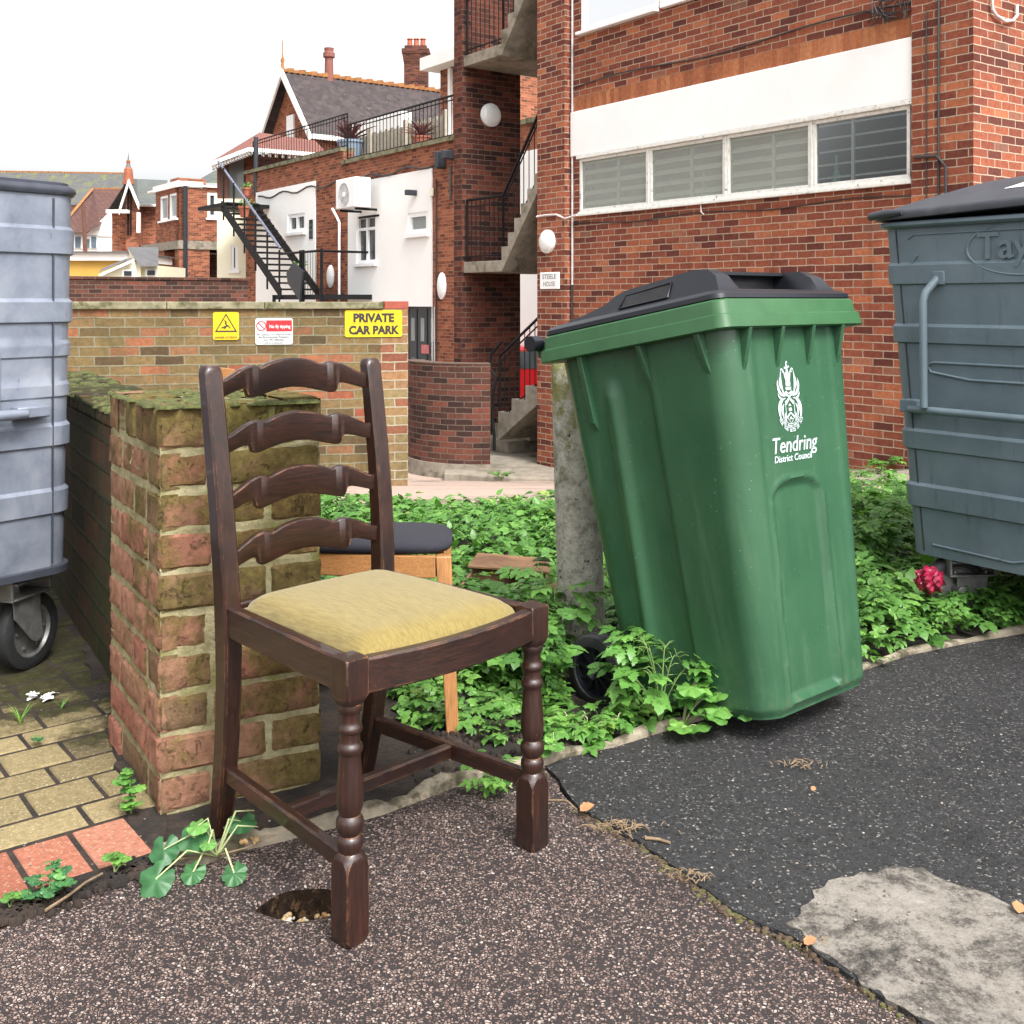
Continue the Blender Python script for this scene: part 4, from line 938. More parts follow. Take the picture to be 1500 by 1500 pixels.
def bin_body(parent,mat,L,Dp,z0,z1,bands,taper,rc=.06,NPt=64,extra=None,inset_top=0):
    """front face on y=0 (outwards -y), x 0..L, y 0..Dp.  bands: (z_lo,z_hi,height)"""
    zs=sorted(set([z0,z1]+[z for lo,hi,h in bands for z in (lo-.0005,lo+.0045,hi-.0105,hi-.0005)]+list(np.linspace(z0,z1,30))))
    rings=[]
    for z in zs:
        t=taper*(z1-z)/(z1-z0); g=0
        for lo,hi,h in bands:
            if lo<z<hi: g=h*.7*min(1,(z-lo)/.004)*min(1,(hi-z)/.010)
        x0,x1_,y0,y1=t-g,L-t+g,t*.6-g,Dp-t+g; o=[]
        for cx,cy,a0,mid in ((x1_-rc,y0+rc,-90,0),(x1_-rc,y1-rc,0,0),(x0+rc,y1-rc,90,0),(x0+rc,y0+rc,180,0)):
            for k in range(9):
                a=R(a0+90*k/8); o.append((cx+rc*math.cos(a),cy+rc*math.sin(a),z))
        rings.append(o)
    return MB().loft(rings).build('body',mat,parent,smooth=24)

# pale galvanised bin on the left; corner nearest the pillar is x=L end
lb=empty('waste_container','pale blue-grey galvanised wheeled waste container at the left edge beside the low mossy wall','waste container',(-1.172,2.98,0))
ld_=Vector((.60,.80)); Lb=1.3
lb.rotation_euler=(0,0,math.atan2(ld_.y,ld_.x))
# local: x along the face towards the far corner (corner at x=0), face normal -y
def lz(y,px=80): return 1-(y-440)/1600*2.98
bands=[(lz(375),lz(333),.010),(lz(473),lz(437),.010),(lz(650),lz(615),.010),(lz(747),lz(708),.010),(lz(522),lz(497),.006),(lz(580),lz(556),.006)]
class Sub: pass
def shifted_body(parent,mat,bands,L,Dp,z0,z1,taper,rc):
    o=bin_body(parent,mat,L,Dp,z0,z1,bands,taper,rc); o.location.x=-L; return o
shifted_body(lb,M['galv'],bands,Lb,1.0,lz(822),lz(284),.018,.075)
rmb=MB()
def rr2(z,g,L=Lb,Dp=1.0,rc=.08):
    o=[]
    for cx,cy,a0 in ((g-rc,-g+rc,-90),(g-rc,Dp+g-rc,0),(-L-g+rc,Dp+g-rc,90),(-L-g+rc,-g+rc,180)):
        for k in range(9):
            a=R(a0+90*k/8); o.append((cx+rc*math.cos(a),cy+rc*math.sin(a),z))
    return o
zt2=lz(283)
rmb.loft([rr2(zt2-.012,-.004),rr2(zt2-.010,.006),rr2(zt2,.011),rr2(zt2+.010,.009),rr2(zt2+.016,.002),rr2(zt2+.016,-.02),rr2(zt2-.02,-.02)],caps=False); rmb.build('rim',M['galv_dark'],lb,smooth=50)
lidm=MB(); lidm.loft([rr2(zt2+.0165,-.004),rr2(zt2+.024,-.004),rr2(zt2+.03,-.04)]); lidm.build('lid',M['galv_dark'],lb,smooth=40)
# seam, bottom rail, handle lug, pressed panel outline
sm=MB(); sm.tube([(-.085,.004,lz(822)+.01),(-.085,-.002,zt2-.02)],.0028,6); sm.build('seam',M['galv_dark'],lb,smooth=60)
rb=MB(); rb.loft([rr2(lz(835),-.012),rr2(lz(833),-.004),rr2(lz(823),-.004),rr2(lz(821),-.012)]); rb.build('bottom_rail',M['galv_dark'],lb,smooth=40)
hd=MB(); hd.tube([(-1.0,-.035,lz(597)),(-.22,-.035,lz(597)),(-.175,-.034,lz(597))],[.014,.014,.011],12); hd.box(-.20,-.11,-.032,.012,lz(604),lz(588)); hd.build('handle_bar',M['galv'],lb,smooth=50,bevel=.004)
pn=MB(); pts=[(-1.1,-.001,lz(490)),(-.30,-.001,lz(484)),(-.25,-.001,lz(492)),(-.235,-.001,lz(512)),(-.235,.0,lz(600))]; pn.tube(pts,.005,8); pn.build('panel_bead',M['galv'],lb,smooth=60)
castor(lb,(-.13,.10,lz(835)),R(200),.105); castor(lb,(-1.17,.10,lz(835)),R(200),.105)
castor(lb,(-.13,.88,lz(835)),R(160),.105); castor(lb,(-1.17,.88,lz(835)),R(160),.105)

# slate-blue bin on the right; parallel to the building
rbn=empty('waste_container','slate-blue steel wheeled waste container with dark domed lid at the right edge','waste container',(1.188,3.52,0))
rd=Vector((.584,-.812)); rbn.rotation_euler=(0,0,math.atan2(rd.y,rd.x))
# local: x along face from the far corner toward the camera, outward normal must be -y: rotate(-y) = (rd.y, -rd.x) -> (-.81,-.58)
def rz_(y,px=1325,Y=3.50): return 1-(y-440)/1600*Y
rbands=[(rz_(418),rz_(385),.010),(rz_(502),rz_(473),.011),(rz_(655),rz_(624),.011),(rz_(738),rz_(702),.012)]
rbody=bin_body(rbn,M['slate_paint'],1.3,1.0,rz_(806),rz_(330),rbands,.075,.05)
rt=rz_(330)
def rr3(z,g,L=1.3,Dp=1.0,rc=.06,tilt=0):
    o=[]
    for cx,cy,a0 in ((L+g-rc,-g+rc,-90),(L+g-rc,Dp+g-rc,0),(-g+rc,Dp+g-rc,90),(-g+rc,-g+rc,180)):
        for k in range(9):
            a=R(a0+90*k/8); x=cx+rc*math.cos(a); o.append((x,cy+rc*math.sin(a),z+tilt*x))
    return o
q=MB(); q.loft([rr3(rt-.014,.002),rr3(rt-.012,.014),rr3(rt-.004,.020),rr3(rt+.006,.016),rr3(rt+.010,.002),rr3(rt+.010,-.03),rr3(rt-.03,-.03)],caps=False); q.build('rim',M['slate_paint'],rbn,smooth=50)
# lid: slightly open at the near side, domed
q=MB(); tl=.035
def lid_ring(z,g,tilt): return rr3(z,g,rc=.07,tilt=tilt)
q.loft([lid_ring(rt+.012,.024,tl),lid_ring(rt+.013,.030,tl),lid_ring(rt+.028,.032,tl),lid_ring(rt+.036,.028,tl),lid_ring(rt+.042,.016,tl),lid_ring(rt+.075,-.06,tl),lid_ring(rt+.125,-.20,tl),lid_ring(rt+.150,-.34,tl)])
lidr=q.build('lid',M['lid_plastic'],rbn,smooth=40)
kn=MB(); kn.tube([(-.02,-.026,rt+.028),(.05,-.036,rt+.034),(.10,-.03,rt+.036)],[.013,.015,.010],12); kn.build('lid_corner',M['lid_plastic'],rbn,smooth=60)
st=MB(); f=lambda x,y,dz:(x,y,rt+dz+tl*x)
st.add([f(.38,.066,.079),f(.95,.066,.079),f(.95,.185,.1215),f(.46,.185,.1215)],[(0,1,2,3)]); st.build('sticker',M['sticker'],rbn)
# seam, pressed beads
def fy(z): return .075*.6*(rt-z)/(rt-rz_(806))
def pt(x,z,d=-.001): return (x,fy(z)+d,z)
q=MB(); q.tube([pt(.055+.075*(rt-z)/(rt-rz_(806)),z) for z in np.linspace(rz_(800),rt-.02,9)],.0022,6); q.build('seam',M['rubber'],rbn,smooth=60)
def bead(pts,r=.0045,mat='slate_paint'):
    return MB().tube([pt(*p) for p in pts],r,8).build('pressed_bead',M[mat],rbn,smooth=60)
bead([(1.15,rz_(372)),(.16,rz_(372)),(.13,rz_(376)),(.115,rz_(384)),(.11,rz_(394)),(.118,rz_(404)),(.135,rz_(409)),(.17,rz_(410)),(1.15,rz_(409))][2:8]+[])
bead([(1.2,rz_(345)),(.12,rz_(346)),(.10,rz_(352))],.003)
bead([(1.1,rz_(528)),(.18,rz_(528)),(.165,rz_(530)),(.16,rz_(536)),(.17,rz_(542)),(.30,rz_(550)),(1.1,rz_(550))])
bead([(.16,rz_(789)),(.42,rz_(792)),(.47,rz_(786))],.004)
# bump rail, vertical lift handle
q=MB(); q.tube([(.115,fy(.62)-.045,rz_(595)),(1.2,fy(.62)-.045,rz_(595))],.0125,14); q.box(.085,.14,fy(.62)-.05,fy(.62)+.01,rz_(600),rz_(582)); q.build('bump_rail',M['slate_paint'],rbn,smooth=50,bevel=.003)
q=MB(); zA,zB=rz_(413),rz_(592)
q.tube([(.205,.018,zA+.02),(.195,.0,zA),(.182,-.030,zA-.035),(.178,-.036,zA-.06),(.180,-.036,zB)],[.012,.013,.012,.012,.012],12); q.box(.185,.228,-.002,.03,zA-.012,zA+.032); q.build('lift_handle',M['slate_paint'],rbn,smooth=50,bevel=.004)
# embossed oval and name
q=MB(); ox,oz,rx_,rzz=.475,rz_(368,Y=3.2),.175,.078
oz=1-(362-440)/1600*3.12
q.tube([(ox+rx_*math.cos(a),fy(oz)-.001,oz+rzz*math.sin(a)) for a in np.linspace(0,2*math.pi,49)],.0045,8); q.build('name_oval',M['slate_paint'],rbn,smooth=60)
V,F=text_mesh('Taylor',.1,width=.29,extrude=.003,offset=.001); q=MB(); q.add([(ox+.005+v[0],fy(oz)-.004-v[2],oz-.028+v[1]) for v in V],F); q.build('name_lettering',M['slate_paint'],rbn)
# curved skirt tank under the body at the near end, castors
q=MB(); zb_=rz_(806); 
def tank(z,g): return [(.52+g,.10+g,z),(1.22-g,.10+g,z),(1.22-g,.85,z),(.52+g,.85,z)]
q.loft([tank(zb_-.13,.13),tank(zb_-.10,.07),tank(zb_-.05,.02),tank(zb_+.01,.0)]); q.build('drain_sump',M['slate_paint'],rbn,smooth=50)
castor(rbn,(.21,.14,zb_),R(60),.10); castor(rbn,(1.13,.14,zb_),R(60),.10); castor(rbn,(.21,.86,zb_),R(60),.10); castor(rbn,(1.13,.86,zb_),R(60),.10)

# ================================================================== CAR PARK WALL
WX0,WY0=-7.0,8.05
cw=empty('boundary_wall','weathered yellow-brown brick boundary wall with stone coping carrying three signs','wall',(-.90,9.45,0))
CF=Frame((0,0),(-.968,-.25))
CFw=Frame((-.90,9.45),(-.968,-.25))


b=MB(); b.fbox(CF,.235,6.3,-.215,0,-1.0,.925); b.build('brickwork',M['brick_carpark'],cw)
b=MB(); b.fbox(CF,0,.235,-.215,.0,-1.0,.925); b.build('quoins',M['brick_quoin'],cw)
b=MB(); a_=.21; lens=[1.0,.78,1.05,1.0,1.1,1.0]
for l in lens:
    b.fbox(CF,a_+.004,a_+l,-.245,.03,.927,.988+random.uniform(-.003,.003)); a_+=l
b.build('coping',M['coping'],cw,bevel=.008)
b=MB(); b.fbox(CF,-.005,.205,-.22,.004,.927,.992); b.build('end_tile',simple('end_tile',srgb(170,84,66),.8,var=.2,nscale=10),cw,bevel=.004)

# signs on the wall
def sign_box(px0,px1,y0,y1,name,label,matn,grp=None,th=.004):
    a0,z1=CFw.px(px1,y0,.006); a1,z0=CFw.px(px0,y1,.006)
    o=CFw.P((a0+a1)/2,.006,z0); e=empty(name,label,'sign',o)
    F_=Frame((0,0),CFw.d); F_.n=CFw.n; h=(a1-a0)/2
    b=MB(); c=.012
    poly=[(-h+c,0),(h-c,0),(h,c),(h,z1-z0-c),(h-c,z1-z0),(-h+c,z1-z0),(-h,z1-z0-c),(-h,c)]
    b.prism(poly,lambda q,hh:F_.P(q[0],hh,q[1]),-.004,th); b.build('plate',M[matn],e)
    return e,F_,h,z1-z0
def sign_text(e,F_,txt,cx,z,w,h,mat,name='lettering',off=.003,lift=.006):
    V,F=text_mesh(txt,.1,width=w,height=h,extrude=.0006,offset=off)
    b=MB(); b.add([F_.P(-(cx+v[0]),lift+v[2],z+v[1]) for v in V],F); return b.build(name,M[mat],e)
e,F_,h,H=sign_box(505,589,454,494,'car_park_sign','yellow PRIVATE CAR PARK plate at the right end of the boundary wall','sign_yellow')
sign_text(e,F_,'PRIVATE',-.0,H*.57,h*1.42,H*.33,'sign_black',off=.0045); sign_text(e,F_,'CAR PARK',0,H*.12,h*1.76,H*.33,'sign_black',off=.0045)
b=MB(); b.fbox(F_,-h+.004,h-.004,.004,.0055,H*.505,H*.52); b.build('divider',simple('sign_amber',srgb(214,180,10),.5),e)
e,F_,h,H=sign_box(312,350,457,498,'danger_sign','yellow electrical danger sign with black triangle on the boundary wall','sign_yellow')
b=MB(); 
def tri_ring(s0,s1,cz):
    def T(s): return [(0,cz+s*1.0),(-s*1.0,cz-s*.72),(s*1.0,cz-s*.72)]
    A0,A1=T(s0),T(s1)
    for i in range(3):
        j=(i+1)%3; b.prism([A0[i],A0[j],A1[j],A1[i]],lambda q,hh:F_.P(q[0],hh,q[1]),.0042,.006)
tri_ring(h*.86,h*.70,H*.56)
pr=lambda pl:b.prism(pl,lambda q,hh:F_.P(-q[0],hh,q[1]),.0042,.006)
zc=H*.56; u=h*.1
def bar2(p,q_,w):
    p,q_=Vector(p),Vector(q_); d=(q_-p).normalized(); nn=Vector((-d.y,d.x))*w/2; pr([p-nn,q_-nn,q_+nn,p+nn])
for p,q_,w in [((-1.2*u,zc+3.2*u),(.4*u,zc+1.2*u),.9*u),((.4*u,zc+1.4*u),(-.8*u,zc+.8*u),.8*u),((-.8*u,zc+.9*u),(.8*u,zc-1.0*u),.9*u),((-3.6*u,zc-3.0*u),(-1.2*u,zc-2.2*u),.9*u),((-1.6*u,zc-2.4*u),(1.8*u,zc-1.0*u),1.2*u),((1.6*u,zc-1.0*u),(3.4*u,zc-3.2*u),.8*u),((-1.8*u,zc-3.8*u),(.0*u,zc-2.6*u),.7*u)]: bar2(p,q_,w)
b.build('pictogram',M['sign_black'],e)
sign_text(e,F_,'DANGER OF DEATH',0,H*.05,h*1.7,H*.075,'sign_black',off=.001)
e,F_,h,H=sign_box(374,429,466,505,'fly_tipping_sign','small white and red notice against fly tipping on the boundary wall','sign_white')
b=MB(); b.fbox(F_,-h+.008,h*.42,.004,.0055,H*.50,H*.92); b.build('red_panel',M['sign_red'],e)
sign_text(e,F_,'No fly tipping',h*.30,H*.63,h*1.12,H*.17,'sign_white',off=.003,lift=.007)
b=MB(); ca=[( -h*.68+H*.17*math.cos(a),H*.71+H*.17*math.sin(a)) for a in np.linspace(0,2*math.pi,25)]
b.tube([F_.P(-p[0],.005,p[1]) for p in ca],.004,6); b.tube([F_.P(h*.68+H*.12,.005,H*.83),F_.P(h*.68-H*.12,.005,H*.59)],.004,6); b.build('prohibition_ring',M['sign_red'],e)
for k,tx in enumerate(['Fly tipping is an offence under','the Environmental Protection','Act 1990 Offenders','will be prosecuted']):
    sign_text(e,F_,tx,0,H*(.36-.105*k),h*[1.8,1.65,1.1,1.0][k],H*.075,'sign_grey',off=.0012)

# ================================================================== MAIN BUILDING
MO=(3.61,10.1); MD=(-.584,.812)
MF=Frame(MO,MD)
blk=empty('apartment_block','red brick building with a white panel over a band of four windows, right side','building',(0,0,0))
def wall_open(mb,F,a0,a1,z0,z1,ops,n0,n1,mi=0):
    """solid wall n0..n1 (n1 = face) with rectangular openings (a0,a1,z0,z1)"""
    As=sorted(set([a0,a1]+[x for o in ops for x in o[:2] if a0<x<a1])); Zs=sorted(set([z0,z1]+[x for o in ops for x in o[2:4] if z0<x<z1]))
    inside=lambda a,z:any(o[0]<a<o[1] and o[2]<z<o[3] for o in ops)
    for i in range(len(As)-1):
        for j in range(len(Zs)-1):
            x0,x1,y0,y1=As[i],As[i+1],Zs[j],Zs[j+1]
            if inside((x0+x1)/2,(y0+y1)/2): continue
            mb.add([F.P(x0,n1,y0),F.P(x1,n1,y0),F.P(x1,n1,y1),F.P(x0,n1,y1)],[(0,1,2,3)],mi)
            mb.add([F.P(x0,n0,y0),F.P(x1,n0,y0),F.P(x1,n0,y1),F.P(x0,n0,y1)],[(3,2,1,0)],mi)
    for o in ops:
        x0,x1,y0,y1=o[:4]
        mb.add([F.P(x0,n0,y0),F.P(x1,n0,y0),F.P(x1,n0,y1),F.P(x0,n0,y1),F.P(x0,n1,y0),F.P(x1,n1,y0),F.P(x1,n1,y1),F.P(x0,n1,y1)],[(0,1,5,4),(1,2,6,5),(2,3,7,6),(3,0,4,7)],mi)
    mb.add([F.P(a0,n0,z0),F.P(a1,n0,z0),F.P(a1,n0,z1),F.P(a0,n0,z1),F.P(a0,n1,z0),F.P(a1,n1,z0),F.P(a1,n1,z1),F.P(a0,n1,z1)],[(0,1,5,4),(1,2,6,5),(2,3,7,6),(3,0,4,7)],mi)
aL=MF.a(838); aR=MF.a(1340)                         # wall bay from left pier to right pier
zw0=-1.6; ztop=6.2
wz0=MF.z(1335,265); wz1=MF.z(1335,150); pz1=MF.z(1340,57)
wz0l=MF.z(850,312); wz1l=MF.z(850,235); uz=MF.z(850,48); 
wz0=(wz0+wz0l)/2; wz1=(wz1+wz1l)/2; pz0=wz1+.012; pz1=(pz1+MF.z(838,163))/2
aW1=MF.a(850); aW0=MF.a(1335)
uA1=MF.a(853); uA0=MF.a(1075)+.3
b=MB(); wall_open(b,MF,aR-.02,aL+.02,zw0,ztop,[(aW0,aW1,wz0,wz1),(uA0-1.2,uA1,uz,uz+1.25)],-.25,0)
b.build('brick_wall',M['brick_main'],blk)
sl=MB(); sl.fbox(MF,aR-.01,aL-.0,-.05,.004,pz1,pz1+.19); sl.build('soldier_course',M['soldier'],blk)
b=MB(); b.fbox(MF,aR,aL-.005,-.03,.035,pz0+.03,pz1+.0); b.build('white_panel',M['white_paint'],blk,bevel=.008)
# right pier and return wall
aC=MF.a(1426,.05)
b=MB(); b.fbox(MF,aC,aR,-.3,.05,zw0,ztop); 
b.fbox(MF,aC+.002,aC+.30,-6,.048,zw0,ztop+.0); b.build('corner_pier',M['brick_main'],blk)
# hidden bulk of the block
b=MB(); b.fbox(MF,aC+.32,aL+.0,-6.0,-5.75,zw0,ztop); b.fbox(MF,aC+.31,aL,-5.75,-.26,ztop-.2,ztop); b.fbox(MF,aL-.0,aL+.22,-5.9,-.252,zw0,ztop); b.fbox(MF,aC+.31,aL,-5.75,-.26,wz1+.55,wz1+.7); b.build('inner_shell',simple('inner_wall',(.25,.24,.22,1),.9),blk)
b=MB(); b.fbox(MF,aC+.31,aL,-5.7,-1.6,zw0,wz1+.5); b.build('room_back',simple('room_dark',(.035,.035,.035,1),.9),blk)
# lower window band
sill=MB(); sill.fbox(MF,aW0-.02,aW1+.03,-.1,.045,wz0-.035,wz0-.002); sill.fbox(MF,aW0-.01,aW1+.02,-.06,.026,wz0-.002,wz0+.02); sill.build('sill',M['old_frame'],blk,bevel=.004)
hd=MB(); hd.fbox(MF,aW0-.03,aW1+.03,-.06,.048,wz1-.004,wz1+.038); hd.build('head_flashing',M['old_frame'],blk,bevel=.004)
edges=[850,MF and 949,1062,1188,1334]; ed=[MF.a(p) for p in (850,951,1064,1190,1334)]
shut=[M['glass_dusty'],M['glass_dusty'],M['glass_dusty'],M['glass_clear']]
for i in range(4):
    a1,a0=ed[i],ed[i+1]; w=MB(); f=.035
    if i>0: a1-=.012
    if i<3: a0+=.012
    z0,z1=wz0+.02,wz1-.006
    w.fbox(MF,a0,a1,-.05,.012,z0,z0+f); w.fbox(MF,a0,a1,-.05,.012,z1-f,z1); w.fbox(MF,a0,a0+f,-.05,.012,z0+f,z1-f); w.fbox(MF,a1-f,a1,-.05,.012,z0+f,z1-f)
    wo_=w.build('window',M['old_frame'],blk,bevel=.004)
    g=MB(); g.fbox(MF,a0+f-.004,a1-f+.004,-.018,-.014,z0+f-.004,z1-f+.004); g.build('pane',shut[i],wo_)
    s_=MB(); h=(z1-z0-2*f)/4.6
    s_.fbox(MF,a0+f,a1-f,-.125,-.105,z0+f,z0+f+.02)
    am=a0+f+(a1-a0-2*f)*(.60 if i==3 else .45)
    s_.fbox(MF,am-.016,am+.016,-.05,-.026,z0+f,z1-f)
    for k in range(5):
        zz=z0+f+(k+.42)*h
        s_.add([MF.P(a,n_,z_) for a,n_,z_ in ((a0+f,-.035,zz),(a1-f,-.035,zz),(a1-f,-.065,zz+(.045 if i<3 else .014)),(a0+f,-.065,zz+(.045 if i<3 else .014)))],[(0,1,2,3)])
        s_.add([MF.P(a,n_,z_) for a,n_,z_ in ((a0+f,-.034,zz-.012),(a1-f,-.034,zz-.012),(a1-f,-.034,zz+.002),(a0+f,-.034,zz+.002))],[(0,1,2,3)])
    s_.build('shutter_slats',M['white_far'],wo_)
for p in ed[1:4]: MB().fbox(MF,p-.011,p+.011,-.05,.02,wz0+.02,wz1-.006).build('mullion',M['old_frame'],blk,bevel=.003)
# glass ornaments behind the panes
def vase(px_,zr,label,sc,c):
    a=MF.a(px_,-.11); p=MF.P(a,-.11,wz0+.06)
    e=empty('glass_vase',label,'vase',p); b=MB(); b.lathe([(.0,0),(.05*sc,.0),(.055*sc,.01),(.035*sc,.05),(.048*sc,.07),(.03*sc,.10),(.02*sc,.14),(.034*sc,.16),(.018*sc,.19),(.014*sc,.24),(.03*sc,.27),(.0,.272)],24)
    b.build('vessel',c,e,smooth=50)
gcol=simple('green_glass',(.30,.62,.42,1),.2,var=.35,nscale=30)
vase(1226,0,'pale green twisted glass vase behind the clear right-hand pane',.95,gcol); vase(1032,0,'faint green vase behind the dusty second pane',.8,gcol)
# upper window (bottom of it in view)
for (pa,pb) in ((uA1,MF.a(966)),(MF.a(966)-.02,uA0-1.2)):
    w=MB(); f=.06; z0,z1=uz,uz+1.25; a1,a0=pa,pb
    w.fbox(MF,a0,a1,-.05,.02,z0,z0+f); w.fbox(MF,a0,a1,-.05,.02,z1-f,z1); w.fbox(MF,a0,a0+f,-.05,.02,z0+f,z1-f); w.fbox(MF,a1-f,a1,-.05,.02,z0+f,z1-f)
    wo_=w.build('window',M['upvc'],blk,bevel=.004)
    g=MB(); g.fbox(MF,a0+f,a1-f,-.02,-.015,z0+f,z1-f); g.build('pane',M['glass_clear'],wo_)
    g=MB(); g.fbox(MF,a0+f,a1-f,-.14,-.12,z0+f+.14,z1); g.build('blind',M['white_far'],wo_)
    g=MB(); g.fbox(MF,a0+f,a1-f,-.16,-.15,z0,z0+f+.2); g.build('blue_cloth',simple('blue_cloth',srgb(70,110,150),.7,var=.4,nscale=6),wo_)
b=MB(); b.fbox(MF,MF.a(966)-.0,uA1+.05,-.05,.08,uz-.045,uz-.002); b.fbox(MF,uA0-1.2,MF.a(972),-.05,.06,uz-.03,uz-.002); b.build('sill',M['upvc'],blk,bevel=.006)
# left pier of the building (also the stair tower's right pier)
nP=.11; pA0=MF.a(827,nP); pA1=MF.a(787,nP)
b=MB(); b.fbox(MF,pA0,pA1,-.10,nP,zw0,ztop); b.build('pier',M['brick_main'],blk)
# plinth ledge along the foot of the wall
lg=MB(); a=MF.a(1410,.75)
ledge_o=MB(); q=[]
lz0=lambda a_:zt(MF.P(a_,.4,0)[1])
As=np.linspace(aC-.4,MF.a(880,.0),14)
ledge_o.loft([[MF.P(x,-.02,-1.7),MF.P(x,-.02,lz0(x)+.12),MF.P(x,.70,lz0(x)+.07),MF.P(x,.74,lz0(x)+.05),MF.P(x,.745,-1.7)] for x in As])
lo_=ledge_o.build('kerb_ledge',M['concrete'],smooth=30); tag(lo_,'long concrete ledge along the foot of the red brick building','ledge')

# nameplate, round lamps, cables
def wall_lamp(F,p,y,n,r,label,squash=1.0,mat='opal',grp='round bulkhead lamps on the walls'):
    a,z=F.px(p,y,n); o=F.P(a,n,z); e=empty('wall_lamp',label,'wall lamp',o,group=grp)
    Mx=Matrix(((F.d.x,0,F.n.x,0),(F.d.y,0,F.n.y,0),(0,1,0,0),(0,0,0,1)))@Matrix.Scale(squash,4,(1,0,0))
    b=MB(); b.lathe([(r,0),(r,.03),(r*.93,.045),(r*.86,.047)],36,Mx,caps=False); b.build('housing',M['upvc'],e,smooth=40)
    b=MB(); b.lathe([(r*.87,.044),(r*.8,.062),(r*.55,.080),(r*.2,.088),(.001,.089)],36,Mx,caps=False); b.build('diffuser',M[mat],e,smooth=60)
wall_lamp(MF,803,354,nP+.001,.155,'round white lamp on the brick pier above the house nameplate')
a,z=MF.px(806,410,nP+.004); e=empty('nameplate','small worn white nameplate with faded letters on the brick pier','sign',MF.P(a,nP,z-.1)); F_=Frame((0,0),MD)
b=MB(); b.fbox(F_,-.20,.20,.001,.022,-.02,.20); b.build('plate',M['white_far'],e,bevel=.006)
for k,(tx,zz,ww) in enumerate((('STEELE',.115,.29),('HOUSE',.02,.25))):
    V,F=text_mesh(tx,.1,width=ww,height=.062,extrude=.0006,offset=.001); b=MB(); b.add([F_.P(-v[0],.0235+v[2],zz+v[1]) for v in V],F); b.build('lettering',simple('faded_ink',srgb(165,168,168),.8),e)
cab=MB(); cab.tube([MF.P(MF.a(1375,.06),.06,z) for z in (ztop,4,3,2.2,1.0,-.5)],.011,6); cab.tube([MF.P(MF.a(1357,.058),.058,z) for z in (3.6,3,2,1.0,-.5)],.006,6)
cab.tube([MF.P(MF.a(1340,.06),.06,MF.z(1340,232)),MF.P(MF.a(1372,.07),.07,MF.z(1372,230)),MF.P(MF.a(1385,.07),.07,MF.z(1385,245)),MF.P(MF.a(1386,.07),.07,-.5)],.014,6)
cab.tube([MF.P(a_,.012,pz1+.32+.03*math.sin(a_*2)) for a_ in np.linspace(aR,aL,30)],.009,6)
cab.tube([MF.P(a_,.008,wz0-.14+.02*math.sin(a_*3)) for a_ in np.linspace(aR,aL,24)],.007,6)
cab.tube([MF.P(aL-.02,.02,z) for z in (-.4,.5,1.2)],.012,6)
cab.build('cable',M['cable'],blk,smooth=60)
cab=MB(); cab.tube([MF.P(aL-.03,.02,z) for z in (1.2,2.4,3.6,ztop)],.014,6)
cab.tube([MF.P(pA1,nP+.01,MF.z(787,319)),MF.P(pA1-.2,nP+.012,MF.z(800,317)),MF.P(pA1-.42,nP+.012,MF.z(815,316)),MF.P(pA0,.10,MF.z(835,321)),MF.P(aL-.15,.05,wz0-.02)],.014,6)
a0_=MF.a(1340); cab.tube([MF.P(MF.a(1028),.015,wz0-.04),MF.P(MF.a(1029),.02,wz0-.12),MF.P(MF.a(1033),.02,wz0-.15)],.009,6)
cab.build('cable',M['cable_white'],blk,smooth=60)
# tangle of loose wires top right
tw=MB(); c=MF.px(1300,12,.05)
for k in range(9):
    pts=[MF.P(c[0]+random.uniform(-.25,.25),.02+random.random()*.08,c[1]+random.uniform(-.16,.2)) for _ in range(5)]
    sp=[]; 
    for i in range(len(pts)-1):
        for t_ in (0,.33,.66): sp.append(Vector(pts[i]).lerp(Vector(pts[i+1]),t_)+Vector((0,0,-.03*math.sin(t_*3.1))))
    tw.tube(sp,.005,5)
o=tw.build('wire_tangle',M['cable'],smooth=60); tag(o,'tangle of loose dark wires above the white panel','wires')
# bent white conduit on the return wall
RF=Frame(MF.P(aC,.05,0)[:2],(.812,.584)); RF.n=Vector((.584,-.812))
cd=MB(); pts=[RF.px(1448,-20),RF.px(1449,14),RF.px(1455,24),RF.px(1468,32),RF.px(1479,31),RF.px(1485,24),RF.px(1485,8)]
cd.tube([RF.P(a_,.03,z_) for a_,z_ in pts],.014,8); o=cd.build('conduit',M['cable_white'],smooth=60); tag(o,'bent white conduit hooked on the brick return wall at the top right','conduit')

